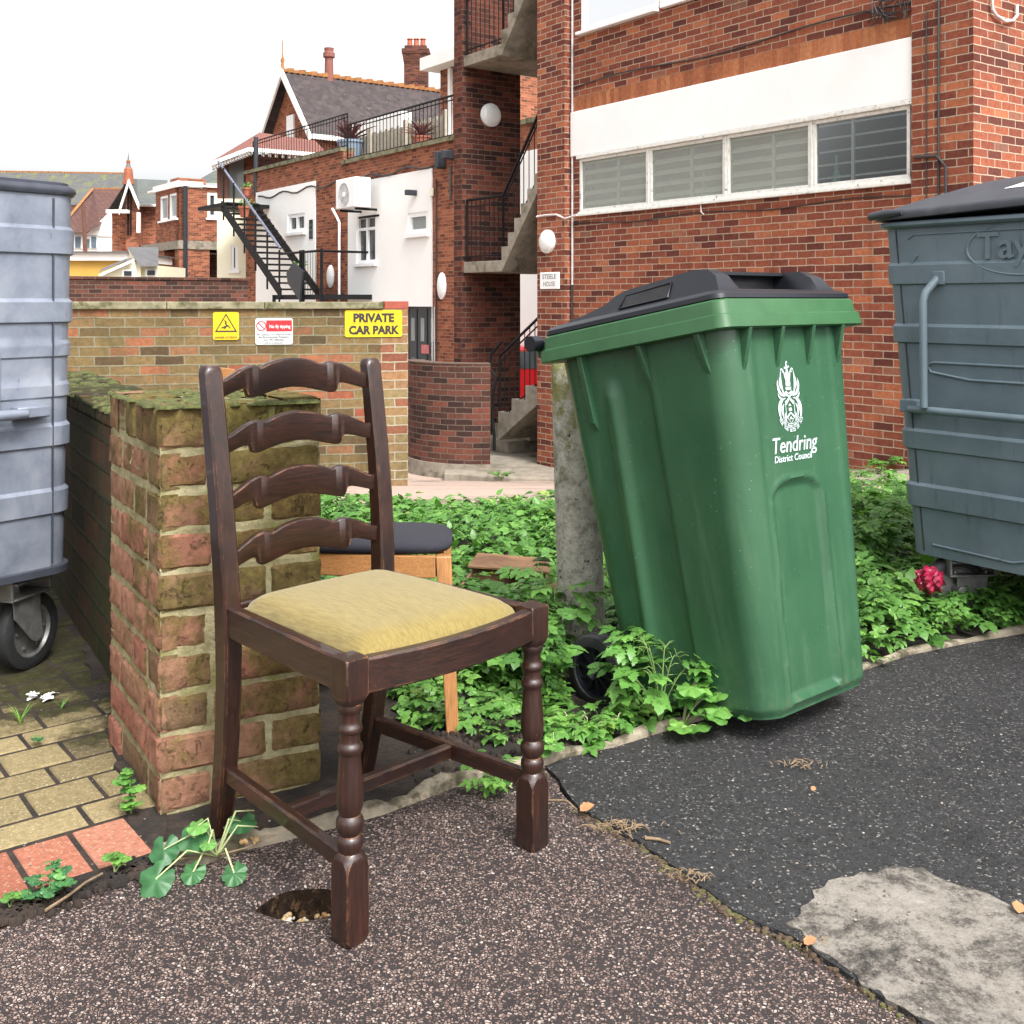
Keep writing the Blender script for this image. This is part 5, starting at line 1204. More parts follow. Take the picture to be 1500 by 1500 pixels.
# ================================================================== STAIR TOWER
tw_=empty('stair_tower','open brick stair tower with concrete dog-leg stairs and black railings','stair tower',(0,0,0))
a677=MF.a(677,nP); a665=MF.a(665,nP)
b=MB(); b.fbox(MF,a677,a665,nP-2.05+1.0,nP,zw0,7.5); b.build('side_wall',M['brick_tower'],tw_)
zL=[MF.z(677,400,nP),MF.z(677,98,nP)]; st_h=zL[1]-zL[0]
zbase=-1.17
stm=M['concrete']
aLand=MF.a(733,nP)
def flight(name,a0,a1,z0,z1,n0,n1,soffit=.16):
    """steps rising from a0 to a1"""
    k=max(3,int(round(abs(z1-z0)/.185))); b=MB()
    poly=[(a0,z0-soffit)]
    for i in range(k):
        aa=a0+(a1-a0)*i/k; ab=a0+(a1-a0)*(i+1)/k; zz=z0+(z1-z0)*(i+1)/k
        poly+=[(aa,zz),(ab,zz)]
    poly.append((a1,z1-soffit-(z1-z0)/k))
    # split into strips to keep faces convex
    for i in range(k):
        aa=a0+(a1-a0)*i/k; ab=a0+(a1-a0)*(i+1)/k; zz=z0+(z1-z0)*(i+1)/k
        sa=z0-soffit+(z1-z0)*i/k; sb=z0-soffit+(z1-z0)*(i+1)/k
        P=[(aa,sa),(ab,sb),(ab,zz),(aa,zz)]
        b.hexa([MF.P(p[0],n0,p[1]) for p in P],[MF.P(p[0],n1,p[1]) for p in P])
    return b.build(name,stm,tw_)
nf1=nP-.02; nf0=nP-.92; nb1=nP-.98; nb0=nP-1.9
aEnd=MF.a(787,nP)-.35
for k,zl in enumerate(zL+[zL[1]+st_h]):
    if k<2 or True:
        b=MB(); b.fbox(MF,aLand,a677-.002,nb0,nf1,zl,zl+.16); b.build('landing',stm,tw_,bevel=.01)
        flight('stair_flight',aLand,aEnd,zl+.16,zl+st_h/2+.16,nf0,nf1)
        flight('stair_flight',aEnd,aLand,zl+.16-st_h/2,zl+.0,nb0,nb1)
b=MB()
for zl in (zL[0]-st_h/2,zL[0]+st_h/2,zL[1]+st_h/2): b.fbox(MF,aEnd-.2,aEnd,nb0,-.12,zl,zl+.16)
b.build('landing',stm,tw_)
# ground flight starting beside the curved wall
zg=MF.z(735,672,.0)
g0=MF.a(722,nP-.3); b=MB()
za=zg; nst=3
for i in range(3):
    b.fbox(MF,MF.a(722,nP)+.0+ -i*.12, a677-.004,nb0,nf1-.25-.28*i,zbase+.17*i,zbase+.17*(i+1)-.0)
b.build('bottom_steps',stm,tw_,bevel=.008)
flight('stair_flight',MF.a(728,nP),aEnd,zbase+.42,zL[0]-st_h/2+.16,nf0,nf1,soffit=.2)
# railings
def railing(F,pts,n,h=.9,gap=.11,name='railing',parent=None,rt=.022,rb=.007,mat='black_metal',lowbar=.08):
    b=MB(); P=[(F.P(a,n,z)) for a,z in pts]
    b.tube([(p[0],p[1],p[2]+h) for p in P],rt,6); b.tube([(p[0],p[1],p[2]+h-.10) for p in P],rb*1.6,5); b.tube([(p[0],p[1],p[2]+lowbar) for p in P],rb*1.6,5)
    for i in range(len(pts)-1):
        (a0,z0),(a1,z1)=pts[i],pts[i+1]; k=max(1,int(abs(a1-a0)/gap))
        for j in range(k+1):
            f=j/k; a=a0+(a1-a0)*f; z=z0+(z1-z0)*f; r_=rb if 0<j<k else rb*2.6
            b.tube([F.P(a,n,z-.0),F.P(a,n,z+h)],r_,5)
    return b.build(name,M[mat],parent,smooth=60)
for zl in zL: railing(MF,[(a677-.06,zl+.16),(aLand,zl+.16),(aEnd,zl+st_h/2+.16)],nf1-.03,parent=tw_)
railing(MF,[(MF.a(728,nP),zbase+.45),(aEnd,zL[0]-st_h/2+.16)],nf1-.03,h=.95,parent=tw_)
b=MB(); sp=[]
s0=MF.px(728,560,nP); 
b.tube([MF.P(MF.a(731,nP),nP-.05,MF.z(731,500,nP)),MF.P(MF.a(719,nP),nP,MF.z(719,520,nP)),MF.P(MF.a(718,nP),nP,MF.z(718,540,nP)),MF.P(MF.a(727,nP),nP,MF.z(727,552,nP)),MF.P(MF.a(722,nP),nP,MF.z(722,575,nP)),MF.P(MF.a(721,nP),nP,MF.z(721,610,nP)),MF.P(MF.a(724,nP),nP,MF.z(724,640,nP)),MF.P(MF.a(724,nP),nP,MF.z(724,660,nP))],.022,8); b.build('twisted_handrail',M['black_metal'],tw_,smooth=60)
b=MB(); b.fbox(MF,MF.a(728,nP)-.0,a677-.3,nb0-.1,nb0-.05,zbase,zbase+.02)
# near-black sheet painting the shade of the void under the lower flight
b=MB(); b.fbox(MF,MF.a(787,nP)-.02,MF.a(735,nP)-.1,nP-.95,nP-.9,zw0,zbase+.45); b.build('under_stair_shade',simple('dark_void',(.03,.028,.026,1),.95),tw_)
wl=Frame(MF.P(a677,nP,0)[:2],(.812,.584)); wl.n=Vector((.584,-.812))
wall_lamp(wl,718,169,.003,.175,'round white lamp high on the dark inner wall of the stair tower')
# curved brick wall at the stair foot
cwl=empty('curved_wall','low curved dark brick wall on a concrete plinth at the foot of the stair tower','wall',(-.42,15.0,0))
ro,ri=1.02,.78; zc0=-1.12; zc1=.18
b=MB(); n=28; uvs=[];V=[];F=[]
th=[R(180+ (278-180)*i/n) for i in range(n+1)]
def arcw(r0,r1,z0,z1,mb):
    for i in range(n):
        t0,t1=th[i],th[i+1]; c=lambda r,t,z:(r*math.cos(t),r*math.sin(t),z)
        u0,u1=r1*t0,r1*t1
        mb.add([c(r1,t0,z0),c(r1,t1,z0),c(r1,t1,z1),c(r1,t0,z1)],[(0,1,2,3)],uvs=[[(u0,z0),(u1,z0),(u1,z1),(u0,z1)]])
        mb.add([c(r0,t0,z0),c(r0,t1,z0),c(r0,t1,z1),c(r0,t0,z1)],[(3,2,1,0)],uvs=[[(u0,z1),(u1,z1),(u1,z0),(u0,z0)]])
        mb.add([c(r0,t0,z1),c(r0,t1,z1),c(r1,t1,z1),c(r1,t0,z1)],[(0,1,2,3)])
    for t in (th[0],th[-1]):
        c=lambda r,z:(r*math.cos(t),r*math.sin(t),z); mb.add([c(r0,z0),c(r1,z0),c(r1,z1),c(r0,z1)],[(0,1,2,3)])
arcw(ri,ro,zc0+.02,zc1,b); b.build('brickwork',M['brick_dark'],cwl)
b=MB(); arcw(ri-.02,ro+.02,zw0,zc0+.02,b); b.build('plinth',M['concrete'],cwl)
b=MB(); arcw(ri-.005,ro+.006,zc1,zc1+.012,b); b.build('capping',simple('cap_dark',srgb(110,90,76),.95,var=.2,nscale=20),cwl)
# doorstep slab
b=MB(); zs_=zbase; sl_=[MF.P(a677+.3,-1.6,0),MF.P(a677+.35,.1,0),at(650,440,13.75),at(672,440,13.72),at(712,440,13.45),at(812,440,13.35),at(850,440,13.3),MF.P(aL-.1,.0,0)]
b.hexa([(p[0],p[1],-1.75) for p in sl_],[(p[0],p[1],zs_) for p in sl_]); o=b.build('doorstep_slab',M['concrete'],bevel=.02); tag(o,'low concrete slab at the foot of the tower stairs','step')

# ================================================================== REAR WING
WF=Frame((-2.08,25.0),MD)
wing=empty('rear_wing','long two-storey brick wing with white rendered panels and roof terrace, beyond the boundary wall','building',(0,0,0))
aw_r=-3.0; aw_l=WF.a(360)
zT1=WF.z(600,222); zT1=(WF.z(664,207)+WF.z(503,240))/2; zT2=(WF.z(503,222)+WF.z(381,250))/2
a503=WF.a(503); zg_=-1.4
winB=(WF.a(552),WF.a(524),WF.z(538,385),WF.z(538,316)); winC=(WF.a(628),WF.a(599),WF.z(613,342),WF.z(613,311)); winA=(WF.a(448),WF.a(423),WF.z(436,340),WF.z(436,313))
door=(WF.a(637),WF.a(596),zg_,WF.z(617,449)); vent=(WF.a(497),WF.a(479),WF.z(488,455),WF.z(488,415))
b=MB(); wall_open(b,WF,-6,a503,zg_,zT1,[winB,winC,door,vent],-.3,0); wall_open(b,WF,a503,aw_l,zg_,zT2,[winA],-.3,0)
b.fbox(WF,-6,aw_l,-7,-6.7,zg_,zT1); b.fbox(WF,aw_l-.3,aw_l,-6.7,-.3,zg_,zT2); b.fbox(WF,-6,-5.7,-6.7,-.3,zg_,zT1)
b.build('brick_wall',M['brick_far'],wing)
b=MB(); b.fbox(WF,-5.7,aw_l-.3,-6.7,-.3,zT1-.9,zT1-.75); b.build('terrace_deck',M['concrete'],wing)
b=MB(); b.fbox(WF,-6,a503,-.34,.07,zT1,zT1+.1); b.fbox(WF,a503,aw_l,-.34,.07,zT2,zT2+.1); b.build('coping',M['coping'],wing)
def panel(a0,a1,z0,z1,ops,name='white_render'):
    b=MB(); wall_open(b,WF,a0,a1,z0,z1,ops,.002,.03); return b.build(name,M['white_far'],wing)
panel(WF.a(634),WF.a(511),zg_,(WF.z(633,248)+WF.z(532,264))/2,[winB,winC,door]); panel(-5.9,WF.a(722),zg_,WF.z(770,222),[]); panel(WF.a(463),WF.a(376),zg_,(WF.z(463,266)+WF.z(378,281))/2,[winA])
def far_window(F,o,parent,nx=1,nz=None,mat='glass_dark',n=.0,f=.07,frame='upvc',sill=True):
    a0,a1,z0,z1=o; w=MB()
    w.fbox(F,a0,a1,n-.12,n-.02,z0,z0+f); w.fbox(F,a0,a1,n-.12,n-.02,z1-f,z1); w.fbox(F,a0,a0+f,n-.12,n-.02,z0+f,z1-f); w.fbox(F,a1-f,a1,n-.12,n-.02,z0+f,z1-f)
    for i in range(1,nx): x=a0+(a1-a0)*i/nx; w.fbox(F,x-f/2,x+f/2,n-.118,n-.022,z0+f,z1-f)
    if nz: 
        for zz in nz: w.fbox(F,a0+f,a1-f,n-.116,n-.024,z0+(z1-z0)*zz-f/2,z0+(z1-z0)*zz+f/2)
    wo=w.build('window',M[frame],parent)
    g=MB(); g.fbox(F,a0+f/2,a1-f/2,n-.10,n-.09,z0+f/2,z1-f/2); g.build('pane',M[mat],wo)
    if sill: s_=MB(); s_.fbox(F,a0-.08,a1+.08,n-.05,n+.09,z0-.09,z0-.01); s_.build('sill',M[frame],wo)
far_window(WF,winB,wing,2,[.72],n=.03); far_window(WF,winC,wing,1,None,'glass_pale',n=.03,f=.1); far_window(WF,winA,wing,2,None,n=.03,f=.1)
# double door with slit panes
b=MB(); b.fbox(WF,door[0],door[1],-.12,-.04,zg_,door[3]); dr=b.build('door',M['dark_door'],wing)
for p in (603,617,632): MB().fbox(WF,WF.a(p+2.5),WF.a(p-2.5),-.04,-.03,WF.z(617,500),WF.z(617,466)).build('pane',M['glass_pale'],dr)
b=MB()
for p in (609,624): b.fbox(WF,WF.a(p)-.02,WF.a(p)+.02,-.04,-.032,zg_,door[3]-.05)
b.build('door_gap',M['black_metal'],dr)
b=MB(); b.fbox(WF,WF.a(627),WF.a(616),-.03,-.022,WF.z(621,518),WF.z(621,505)); b.build('notice',simple('pink_notice',srgb(225,130,130),.6,var=.15,nscale=9),dr)
b=MB(); b.fbox(WF,WF.a(609),WF.a(604),-.04,.02,WF.z(607,527),WF.z(607,524)); b.build('handle',M['steel'],dr)
b=MB(); b.fbox(WF,vent[0],vent[1],-.15,-.05,vent[2],vent[3]); 
for i in range(6): x=vent[0]+(vent[1]-vent[0])*(i+.5)/6; b.fbox(WF,x-.02,x+.02,-.05,-.03,vent[2],vent[3]-.1)
b.build('grille_door',M['grey_plastic'],wing)
b=MB(); b.fbox(WF,WF.a(460),WF.a(455),.032,.05,WF.z(457,350),WF.z(457,322)); b.build('slit_pane',M['glass_dark'],wing)
# items fixed to the wing
def fixed(name,label,cat,px0,px1,y0,y1,n0,n1,mat,F=None):
    F=F or WF; e_a0,e_a1=F.a(px1,n1),F.a(px0,n1)
    e_a1=max(e_a0+.12,e_a1-(n1-max(n0,0))*.9); z0,z1=F.z((px0+px1)/2,y1,n1),F.z((px0+px1)/2,y0,n1)
    b=MB(); b.fbox(F,e_a0,e_a1,n0,n1,z0,z1); o=b.build(name,M[mat],bevel=.02); return tag(o,label,cat),(e_a0,e_a1,z0,z1)
ac=empty('air_conditioner','white air conditioning unit bracketed high on the brick wing','air conditioner',WF.P(WF.a(510,.4),.2,WF.z(510,306,.4)))
aa0,aa1,az0,az1=WF.a(522,.65),WF.a(493,.65),WF.z(508,305,.65),WF.z(508,261,.65); off=ac.location
def loc(mb,o=off): mb.v=[(v[0]-o.x,v[1]-o.y,v[2]-o.z) for v in mb.v]; return mb
b=MB(); b.fbox(WF,aa0,aa1,.25,.68,az0,az1); loc(b).build('casing',M['upvc'],ac,bevel=.03)
Mx=Matrix(((WF.d.x,0,WF.n.x,0),(WF.d.y,0,WF.n.y,0),(0,1,0,0),(0,0,0,1)))
cc=WF.P((aa0+aa1)/2+.06,.682,(az0+az1)/2-.03); b=MB(); b.lathe([(.001,0),(.26,0),(.27,.012),(.285,.012),(.29,0)],28,Matrix.Translation(cc)@Mx,caps=False); loc(b).build('fan_grille',simple('ac_grille',(.42,.42,.42,1),.6),ac,smooth=40)
b=MB(); b.lathe([(.001,.02),(.06,.02),(.06,0)],16,Matrix.Translation(cc)@Mx,caps=False); loc(b).build('fan_hub',M['upvc'],ac,smooth=40)
b=MB(); b.fbox(WF,aa0+.1,aa0+.14,0,.62,az0-.06,az0-.004); b.fbox(WF,aa1-.14,aa1-.1,0,.62,az0-.06,az0-.004); b.fbox(WF,aa0+.0,aa1,.0,.05,az0-.2,az0-.15); loc(b).build('bracket',M['black_metal'],ac)
dp=MB(); ap=WF.a(492,.1); dp.tube([WF.P(ap+.2,.1,WF.z(492,306)),WF.P(ap,.08,WF.z(492,318)),WF.P(WF.a(497,.08),.08,WF.z(497,326)),WF.P(WF.a(497,.08),.08,WF.z(497,440)),WF.P(WF.a(497,.08),.08,-1.2)],.035,8); o=dp.build('drain_pipe',M['white_far'],smooth=50); tag(o,'thin white drain pipe running down the brick pier below the air conditioner','pipe')
wall_lamp(WF,485,405,.005,.30,'oval cream lamp on the brick wing beside the barred vent',.62); wall_lamp(WF,648,419,.005,.30,'oval cream lamp on the brick wing beside the dark door',.55)
o,_=fixed('alarm_box','dark box on the wing wall beneath the terrace coping','box',632,640,222,247,.0,.25,'grey_plastic')
o,_=fixed('security_lamp','dark floodlight at the corner of the brick wing','lamp',640,650,220,233,.0,.3,'grey_plastic')
o,_=fixed('security_camera','small dark security camera on the white render of the wing','camera',587,596,278,286,.0,.3,'grey_plastic')
o,_=fixed('meter_cover','small pale yellow cover on the white render under the alarm box','box',628,633,275,288,.031,.08,'cream_far')
cab=MB(); cab.tube([WF.P(a_,.04,zT1-.45-.12*math.sin(i*1.1)*.5) for i,a_ in enumerate(np.linspace(WF.a(640),WF.a(380),34))],.022,5); cab.tube([WF.P(WF.a(641),.04,z) for z in (zT1-.8,2,0,-1.2)],.02,5); cab.tube([WF.P(WF.a(662),.04,z) for z in (WF.z(662,243),WF.z(662,292))],.03,5,); cab.build('cable',M['cable'],wing,smooth=60)
# terrace: railings, fence, pots
railing(WF,[(-3,zT1+.08),(a503,zT1+.08)],-.12,h=.95,gap=.17,name='terrace_railing',parent=wing,rt=.025,rb=.010)
railing(WF,[(a503,zT2+.08),(aw_l-.3,zT2+.08)],-.12,h=.9,gap=.17,name='terrace_railing',parent=wing,rt=.02,rb=.009)
TF=Frame((0,0),(1,0)); TF.n=Vector((0,-1))
fe=empty('timber_fence','pale weathered vertical board fence on the roof terrace','fence',(0,0,0))
b=MB(); a_=WF.a(655,-.75); aend=WF.a(515,-.75); k=0; tz=zT1-.75
while a_<aend:
    b.fbox(WF,a_,a_+.125,-.77,-.75,tz,zT1+.82+(.05 if k%2 else 0)); a_+=.15; k+=1
b.build('boards',M['pale_wood'],fe)
b=MB(); 
for a_ in np.arange(WF.a(655,-.75),aend,1.85): b.fbox(WF,a_-.06,a_+.06,-.74,-.66,tz,zT1+.95)
b.build('post',M['pale_wood'],fe)
def spiky(px_,y_,n_,label,potmat,potlab,s=1.0,grp=None):
    a,z=WF.px(px_,y_,n_); p=WF.P(a,n_,z); 
    e=empty('potted_cordyline',label,'plant',p); b=MB()
    for i in range(34):
        th_=random.random()*6.28; el=random.uniform(.35,1.35); L=random.uniform(.5,.8)*s
        d=Vector((math.cos(th_)*math.cos(el),math.sin(th_)*math.cos(el),math.sin(el))); pts=[d*L*t_+Vector((0,0,-.25*L*t_**2.5)) for t_ in (0,.3,.6,.85,1)]
        b.tube(pts,[.02*s,.022*s,.018*s,.010*s,.003],3)
    b.build('leaves',M['cordyline'],e)
    b=MB(); b.lathe([(.20*s,-.55*s),(.27*s,-.05*s),(.29*s,-.05*s),(.29*s,0),(.25*s,0),(.24*s,-.06*s),(.01,-.06*s)],20,caps=False); b.build('pot',M[potmat],e,smooth=30)
spiky(513,206,-.45,'dark red spiky plant in a pale blue pot on the roof terrace','blue_pot','',1.25); spiky(617,200,-.45,'smaller dark red spiky plant in a brown pot on the roof terrace','terracotta','',.85)
o,_=fixed('chimney_flue','pale upright flue pipe standing behind the terrace fence','flue',581,587,163,188,-3.6,-3.2,'white_far')
# white boxed eaves of the building edge just left of the tower
nb=empty('neighbour_house','brick house end with white boxed eaves seen between the dark roof and the stair tower','house',(0,0,0))
NF=Frame((-2.6,33.0),MD)
b=MB(); b.fbox(NF,NF.a(700),NF.a(645),-4,0,2.0,NF.z(650,100)); b.build('wall',M['brick_far'],nb)
b=MB(); b.fbox(NF,NF.a(700),NF.a(636),-4,.5,NF.z(650,102),NF.z(650,84)); b.build('fascia',M['white_far'],nb)
b=MB(); b.fbox(NF,NF.a(664),NF.a(644),-2,-1,NF.z(650,84),NF.z(650,58)); b.fbox(NF,NF.a(662),NF.a(646),-1.9,-1.1,NF.z(650,58),NF.z(650,50)); b.build('chimney',M['brick_far'],nb)
b=MB(); b.fbox(NF,NF.a(663),NF.a(660),.0,.1,2,NF.z(650,104)); b.build('downpipe',M['white_far'],nb)

# fire escape
fs=empty('fire_escape','black metal fire escape stair climbing the white rendered wing','fire escape',(0,0,0))
n0_,n1_=.35,1.35
at0=WF.a(372,n1_); ztp=WF.z(355,292,n1_); ab=WF.a(470,n1_-.3); zbt=WF.z(450,418,n1_)
zland=WF.z(440,432,.8)
k=15; b=MB(); at0=WF.a(356,.8); ab=WF.a(440,.8)
for i in range(k+1):
    a_=at0+(ab-at0)*i/k; z_=ztp+(zland+.15-ztp)*i/k; b.fbox(WF,a_-.14,a_+.14,n0_,n1_,z_-.03,z_+.015)
b.build('treads',M['black_metal'],fs)
for n_ in (n0_-.03,n1_+.03):
    b=MB(); P=[(at0+.15,ztp-.22),(ab-.1,zland-.1),(ab-.1,zland+.16),(at0+.15,ztp+.06)]; b.hexa([WF.P(p[0],n_-.02,p[1]) for p in P],[WF.P(p[0],n_+.02,p[1]) for p in P]); b.build('stringer',M['black_metal'],fs)
b=MB(); b.tube([WF.P(at0+.5,n1_,WF.z(335,232,n1_)),WF.P(ab-.0,n1_,WF.z(400,365,n1_)+.0)],.035,8); b.build('handrail',M['grey_rail'],fs,smooth=60)
b=MB()
for i in range(0,k+1,3):
    a_=at0+(ab-at0)*i/k; z_=ztp+(zland+.15-ztp)*i/k; b.tube([WF.P(a_,n1_+.03,z_-.5),WF.P(a_,n1_+.03,z_+1.0)],.028,5)
b.tube([WF.P(ab,n1_,zland+1.05),WF.P(WF.a(474,1.2),n1_,zland+1.05)],.03,6); b.tube([WF.P(WF.a(474,1.2),n1_,zland+1.05),WF.P(WF.a(474,1.2),0,zland+1.05)],.03,6)
for p in (443,447,474): b.tube([WF.P(WF.a(p,1.3),n1_,zland-.3),WF.P(WF.a(p,1.3),n1_,zland+1.1)],.04,6)
for p in np.linspace(450,472,7): b.tube([WF.P(WF.a(p,1.3),n1_,zland),WF.P(WF.a(p,1.3),n1_,zland+1.05)],.008,4)
b.build('railing',M['black_metal'],fs,smooth=60)
b=MB(); b.fbox(WF,WF.a(476,1.3),ab+.5,.0,n1_,zland-.12,zland); b.fbox(WF,at0-.1,at0+1.9,-.2,n1_+.1,ztp-.1,ztp); 
for p in (404,474): b.tube([WF.P(WF.a(p,1.3),n1_,-1.3),WF.P(WF.a(p,1.3),n1_,zland)],.05,6)
b.build('platform',M['black_metal'],fs)
b=MB(); pa=WF.a(432,1.45); P=[(WF.a(441,1.45),WF.z(436,440,1.45)-.0),(WF.a(446,1.45),WF.z(440,398,1.45)),(WF.a(432,1.45),WF.z(436,384,1.45)),(WF.a(422,1.45),WF.z(424,400,1.45)),(WF.a(424,1.45),WF.z(424,415,1.45))]
b.hexa([WF.P(p[0],1.45,p[1]) for p in P],[WF.P(p[0],1.5,p[1]) for p in P]); b.build('side_plate',M['grey_plastic'],fs)
def pot(x,label,F=WF,n_=.8,s=1.0,z=None):
    a,zz=F.px(x[0],x[1],n_); p=F.P(a,n_,zz); e=empty('flower_pot',label,'flower pot',p); b=MB(); b.lathe([(.13*s,0),(.19*s,.3*s),(.22*s,.3*s),(.22*s,.38*s),(.19*s,.38*s),(.17*s,.3*s),(.01,.28*s)],18,caps=False); b.build('vessel',M['terracotta'],e,smooth=30)
    b=MB()
    for i in range(30):
        t_=Vector((random.gauss(0,.12),random.gauss(0,.12),.3+random.random()*.3))*s; b.add([t_,t_+Vector((.06,.02,.03)),t_+Vector((.02,.06,.06))],[(0,1,2)],rnd=random.random())
    b.build('foliage',M['leaf'],e)
pot((361,287),'terracotta flower pot on the top platform of the fire escape',s=.6); pot((358,318),'larger terracotta flower pot part way up the fire escape',s=.8,n_=1.2); pot((437,412),'small flower pot on the lower landing of the fire escape',s=.8,n_=.8)

# cream rendered end building with bay above, left of the wing
ce=empty('cream_annexe','cream rendered annexe with brown timber screen above, at the left end of the brick wing','building',(0,0,0))
YC=34.0
def fb(mb,p0,p1,y0,y1,Y,dep,mi=0):
    A_=at(p0,y1,Y);B2=at(p1,y0,Y); mb.box(A_.x,B2.x,Y,Y+dep,A_.z,B2.z,mi)
XF=Frame((0,YC),(-1,0))
win=(XF.a(348),XF.a(338.5),XF.z(343,396),XF.z(343,359))
b=MB(); wall_open(b,XF,XF.a(364),XF.a(318),-1.3,XF.z(340,291),[win],-3,0); b.build('wall',M['cream_far'],ce)
far_window(XF,win,ce,1,None,n=.0,f=.08)
b=MB(); fb(b,318,335,236,290,YC+.0,.06); b.build('timber_screen',M['brown_wood'],ce)
b=MB(); fb(b,335,357,229,290,YC+.5,.1); b.build('glazed_door',M['glass_pale'],ce)
b=MB(); fb(b,357,420,226,291,YC+.6,2.5); b.build('upper_wall',M['brick_far'],ce)
b=MB(); 
A1,B1,C1,D1=at(310,236,YC-.6),at(362,214,YC-.6),at(478,220,YC-.6),at(330,236,YC+4)
r0,r1=at(380,194,YC+3.0),at(455,204,YC+3.0)
z_e=at(340,226,YC-.4).z
b.add([(at(309,0,YC-.5).x,YC-.5,at(309,237,YC-.5).z),(at(364,0,YC-.9).x,YC-.9,at(364,216,YC-.9).z),r0,(at(340,0,YC+6).x,YC+6,r0.z-.6)],[(0,1,2,3)])
b.add([(at(364,0,YC-.9).x,YC-.9,at(364,216,YC-.9).z),(at(480,0,YC-.6).x,YC-.6,at(480,225,YC-.6).z),(at(462,0,YC+3).x,YC+3,at(462,206,YC+3).z),r0],[(0,1,2,3)])
b.build('hipped_roof',M['tile_red'],ce)
b=MB()
def beam(mb,p,q,t,h):
    p,q=Vector(p),Vector(q); mb.add([p+Vector((0,0,-h)),q+Vector((0,0,-h)),q,p,p+Vector((0,t,-h)),q+Vector((0,t,-h)),q+Vector((0,t,0)),p+Vector((0,t,0))],[(0,1,2,3),(7,6,5,4),(0,4,5,1),(3,2,6,7),(0,3,7,4),(1,5,6,2)])
eA,eB,eC=(at(309,0,YC-.55).x,YC-.55,at(309,237,YC-.5).z),(at(364,0,YC-.95).x,YC-.95,at(364,216,YC-.9).z),(at(480,0,YC-.65).x,YC-.65,at(480,225,YC-.6).z)
beam(b,eA,eB,.1,.12); beam(b,eB,eC,.1,.12)
for i in range(26):
    p=Vector(eA).lerp(Vector(eB),i/14) if i<14 else Vector(eB).lerp(Vector(eC),(i-14)/12); b.box(p.x-.03,p.x+.03,p.y+.1,p.y+.3,p.z-.22,p.z-.12)
b.build('eaves',M['white_far'],ce)
b=MB(); b.tube([at(375,201,YC-1.2),at(375,285,YC-1.2)],.07,8); b.build('downpipe',M['grey_plastic'],ce,smooth=60)

# ================================================================== GABLED HOUSE BEHIND
gh=empty('gabled_house','brick house with a steep dark tiled roof, orange ridge and white bargeboards','house',(0,0,0))
GA=at(455,193,41.0); GF=Frame((GA.x,41.0),MD); sw=GF.a(383); ze=GA.z; zr_=GF.z(412,104); zr_=1+336/1600*(GF.o.y+GF.d.y*sw/2)
rdv=Vector((.812,.584)); 
def G(s,back,z): q=GF.o+GF.d*s+rdv*back; return (q.x,q.y,z)
Lr=14
b=MB(); b.add([G(0.15,.25,-1),G(sw-.15,.25,-1),G(sw-.15,.25,ze),G(sw/2,.25,zr_-.15),G(.15,.25,ze)],[(0,1,2,3,4)]); b.add([G(.1,.25,-1),G(.1,Lr,-1),G(.1,Lr,ze),G(.1,.25,ze)],[(0,1,2,3)]); b.add([G(sw-.1,.25,-1),G(sw-.1,Lr,-1),G(sw-.1,Lr,ze),G(sw-.1,.25,ze)],[(0,1,2,3)])
b.build('wall',M['brick_far'],gh)
b=MB(); 
for s_ in (-.15,sw+.15):
    b.add([G(s_,-.15,ze-.1),G(s_,Lr,ze-.1),G(sw/2,Lr,zr_),G(sw/2,-.15,zr_)],[(0,1,2,3)]); b.add([G(s_,-.15,ze-.2),G(s_,Lr,ze-.2),G(sw/2,Lr,zr_-.1),G(sw/2,-.15,zr_-.1)],[(3,2,1,0)])
b.build('roof',M['tile_dark'],gh)
b=MB()
for i in range(56):
    t_=i*.25; b.box(-.12,.12,-.12,.12,-.05,.07+(.05 if i%2 else 0),M=Matrix.Translation(G(sw/2,t_,zr_)))
b.build('ridge_tiles',M['ridge'],gh)
b=MB()
for s_ in (-.25,sw+.25):
    P=[G(s_,-.2,ze-.35),G(s_,-.2,ze-.05),G(sw/2,-.2,zr_+.12),G(sw/2,-.2,zr_-.24)]; P2=[G(s_,-.12,ze-.35),G(s_,-.12,ze-.05),G(sw/2,-.12,zr_+.12),G(sw/2,-.12,zr_-.24)]; b.hexa(P,P2)
b.build('bargeboard',M['white_far'],gh)
b=MB(); P=[G(-.2,-.1,ze-.3),G(-.2,Lr,ze-.3),G(-.2,Lr,ze-.12),G(-.2,-.1,ze-.12)]; P2=[G(-.35,-.1,ze-.3),G(-.35,Lr,ze-.3),G(-.35,Lr,ze-.12),G(-.35,-.1,ze-.12)]; b.hexa(P,P2); b.tube([G(-.1,1.6,ze-.3),G(-.1,1.6,2)],.16,6); b.build('gutter',M['white_far'],gh)
b=MB(); b.fbox(GF,sw*.42,sw*.56,-.26,-.18,ze-.1,ze+.95); b.build('gable_window',M['upvc'],gh)
b=MB(); b.lathe([(.09,0),(.05,.3),(.09,.4),(.03,.55),(.02,1.1),(.0,1.3)],10,Matrix.Translation(G(sw/2,-.1,zr_))); b.build('finial',M['ridge'],gh,smooth=50)
b=MB(); b.lathe([(.19,-.3),(.17,.75),(.24,.78),(.24,.95),(.18,1.0),(.20,1.15),(.0,1.2)],14,Matrix.Translation(G(sw/2,1.9,zr_))); b.build('chimney_pot',simple('red_clay',srgb(150,92,80),.8,var=.15),gh,smooth=30)
b=MB(); cb=G(sw/2,Lr-3.0,zr_-.3)
cb=at(610,130,50.0)
def ck(w,z0,z1,w1=None):
    w1=w1 or w; c=lambda w,z:[(cb.x-w,cb.y-w,z),(cb.x+w,cb.y-w,z),(cb.x+w,cb.y+w,z),(cb.x-w,cb.y+w,z)]; b.hexa(c(w,z0),c(w1,z1))
zc_=lambda y:1+(440-y)/1600*50
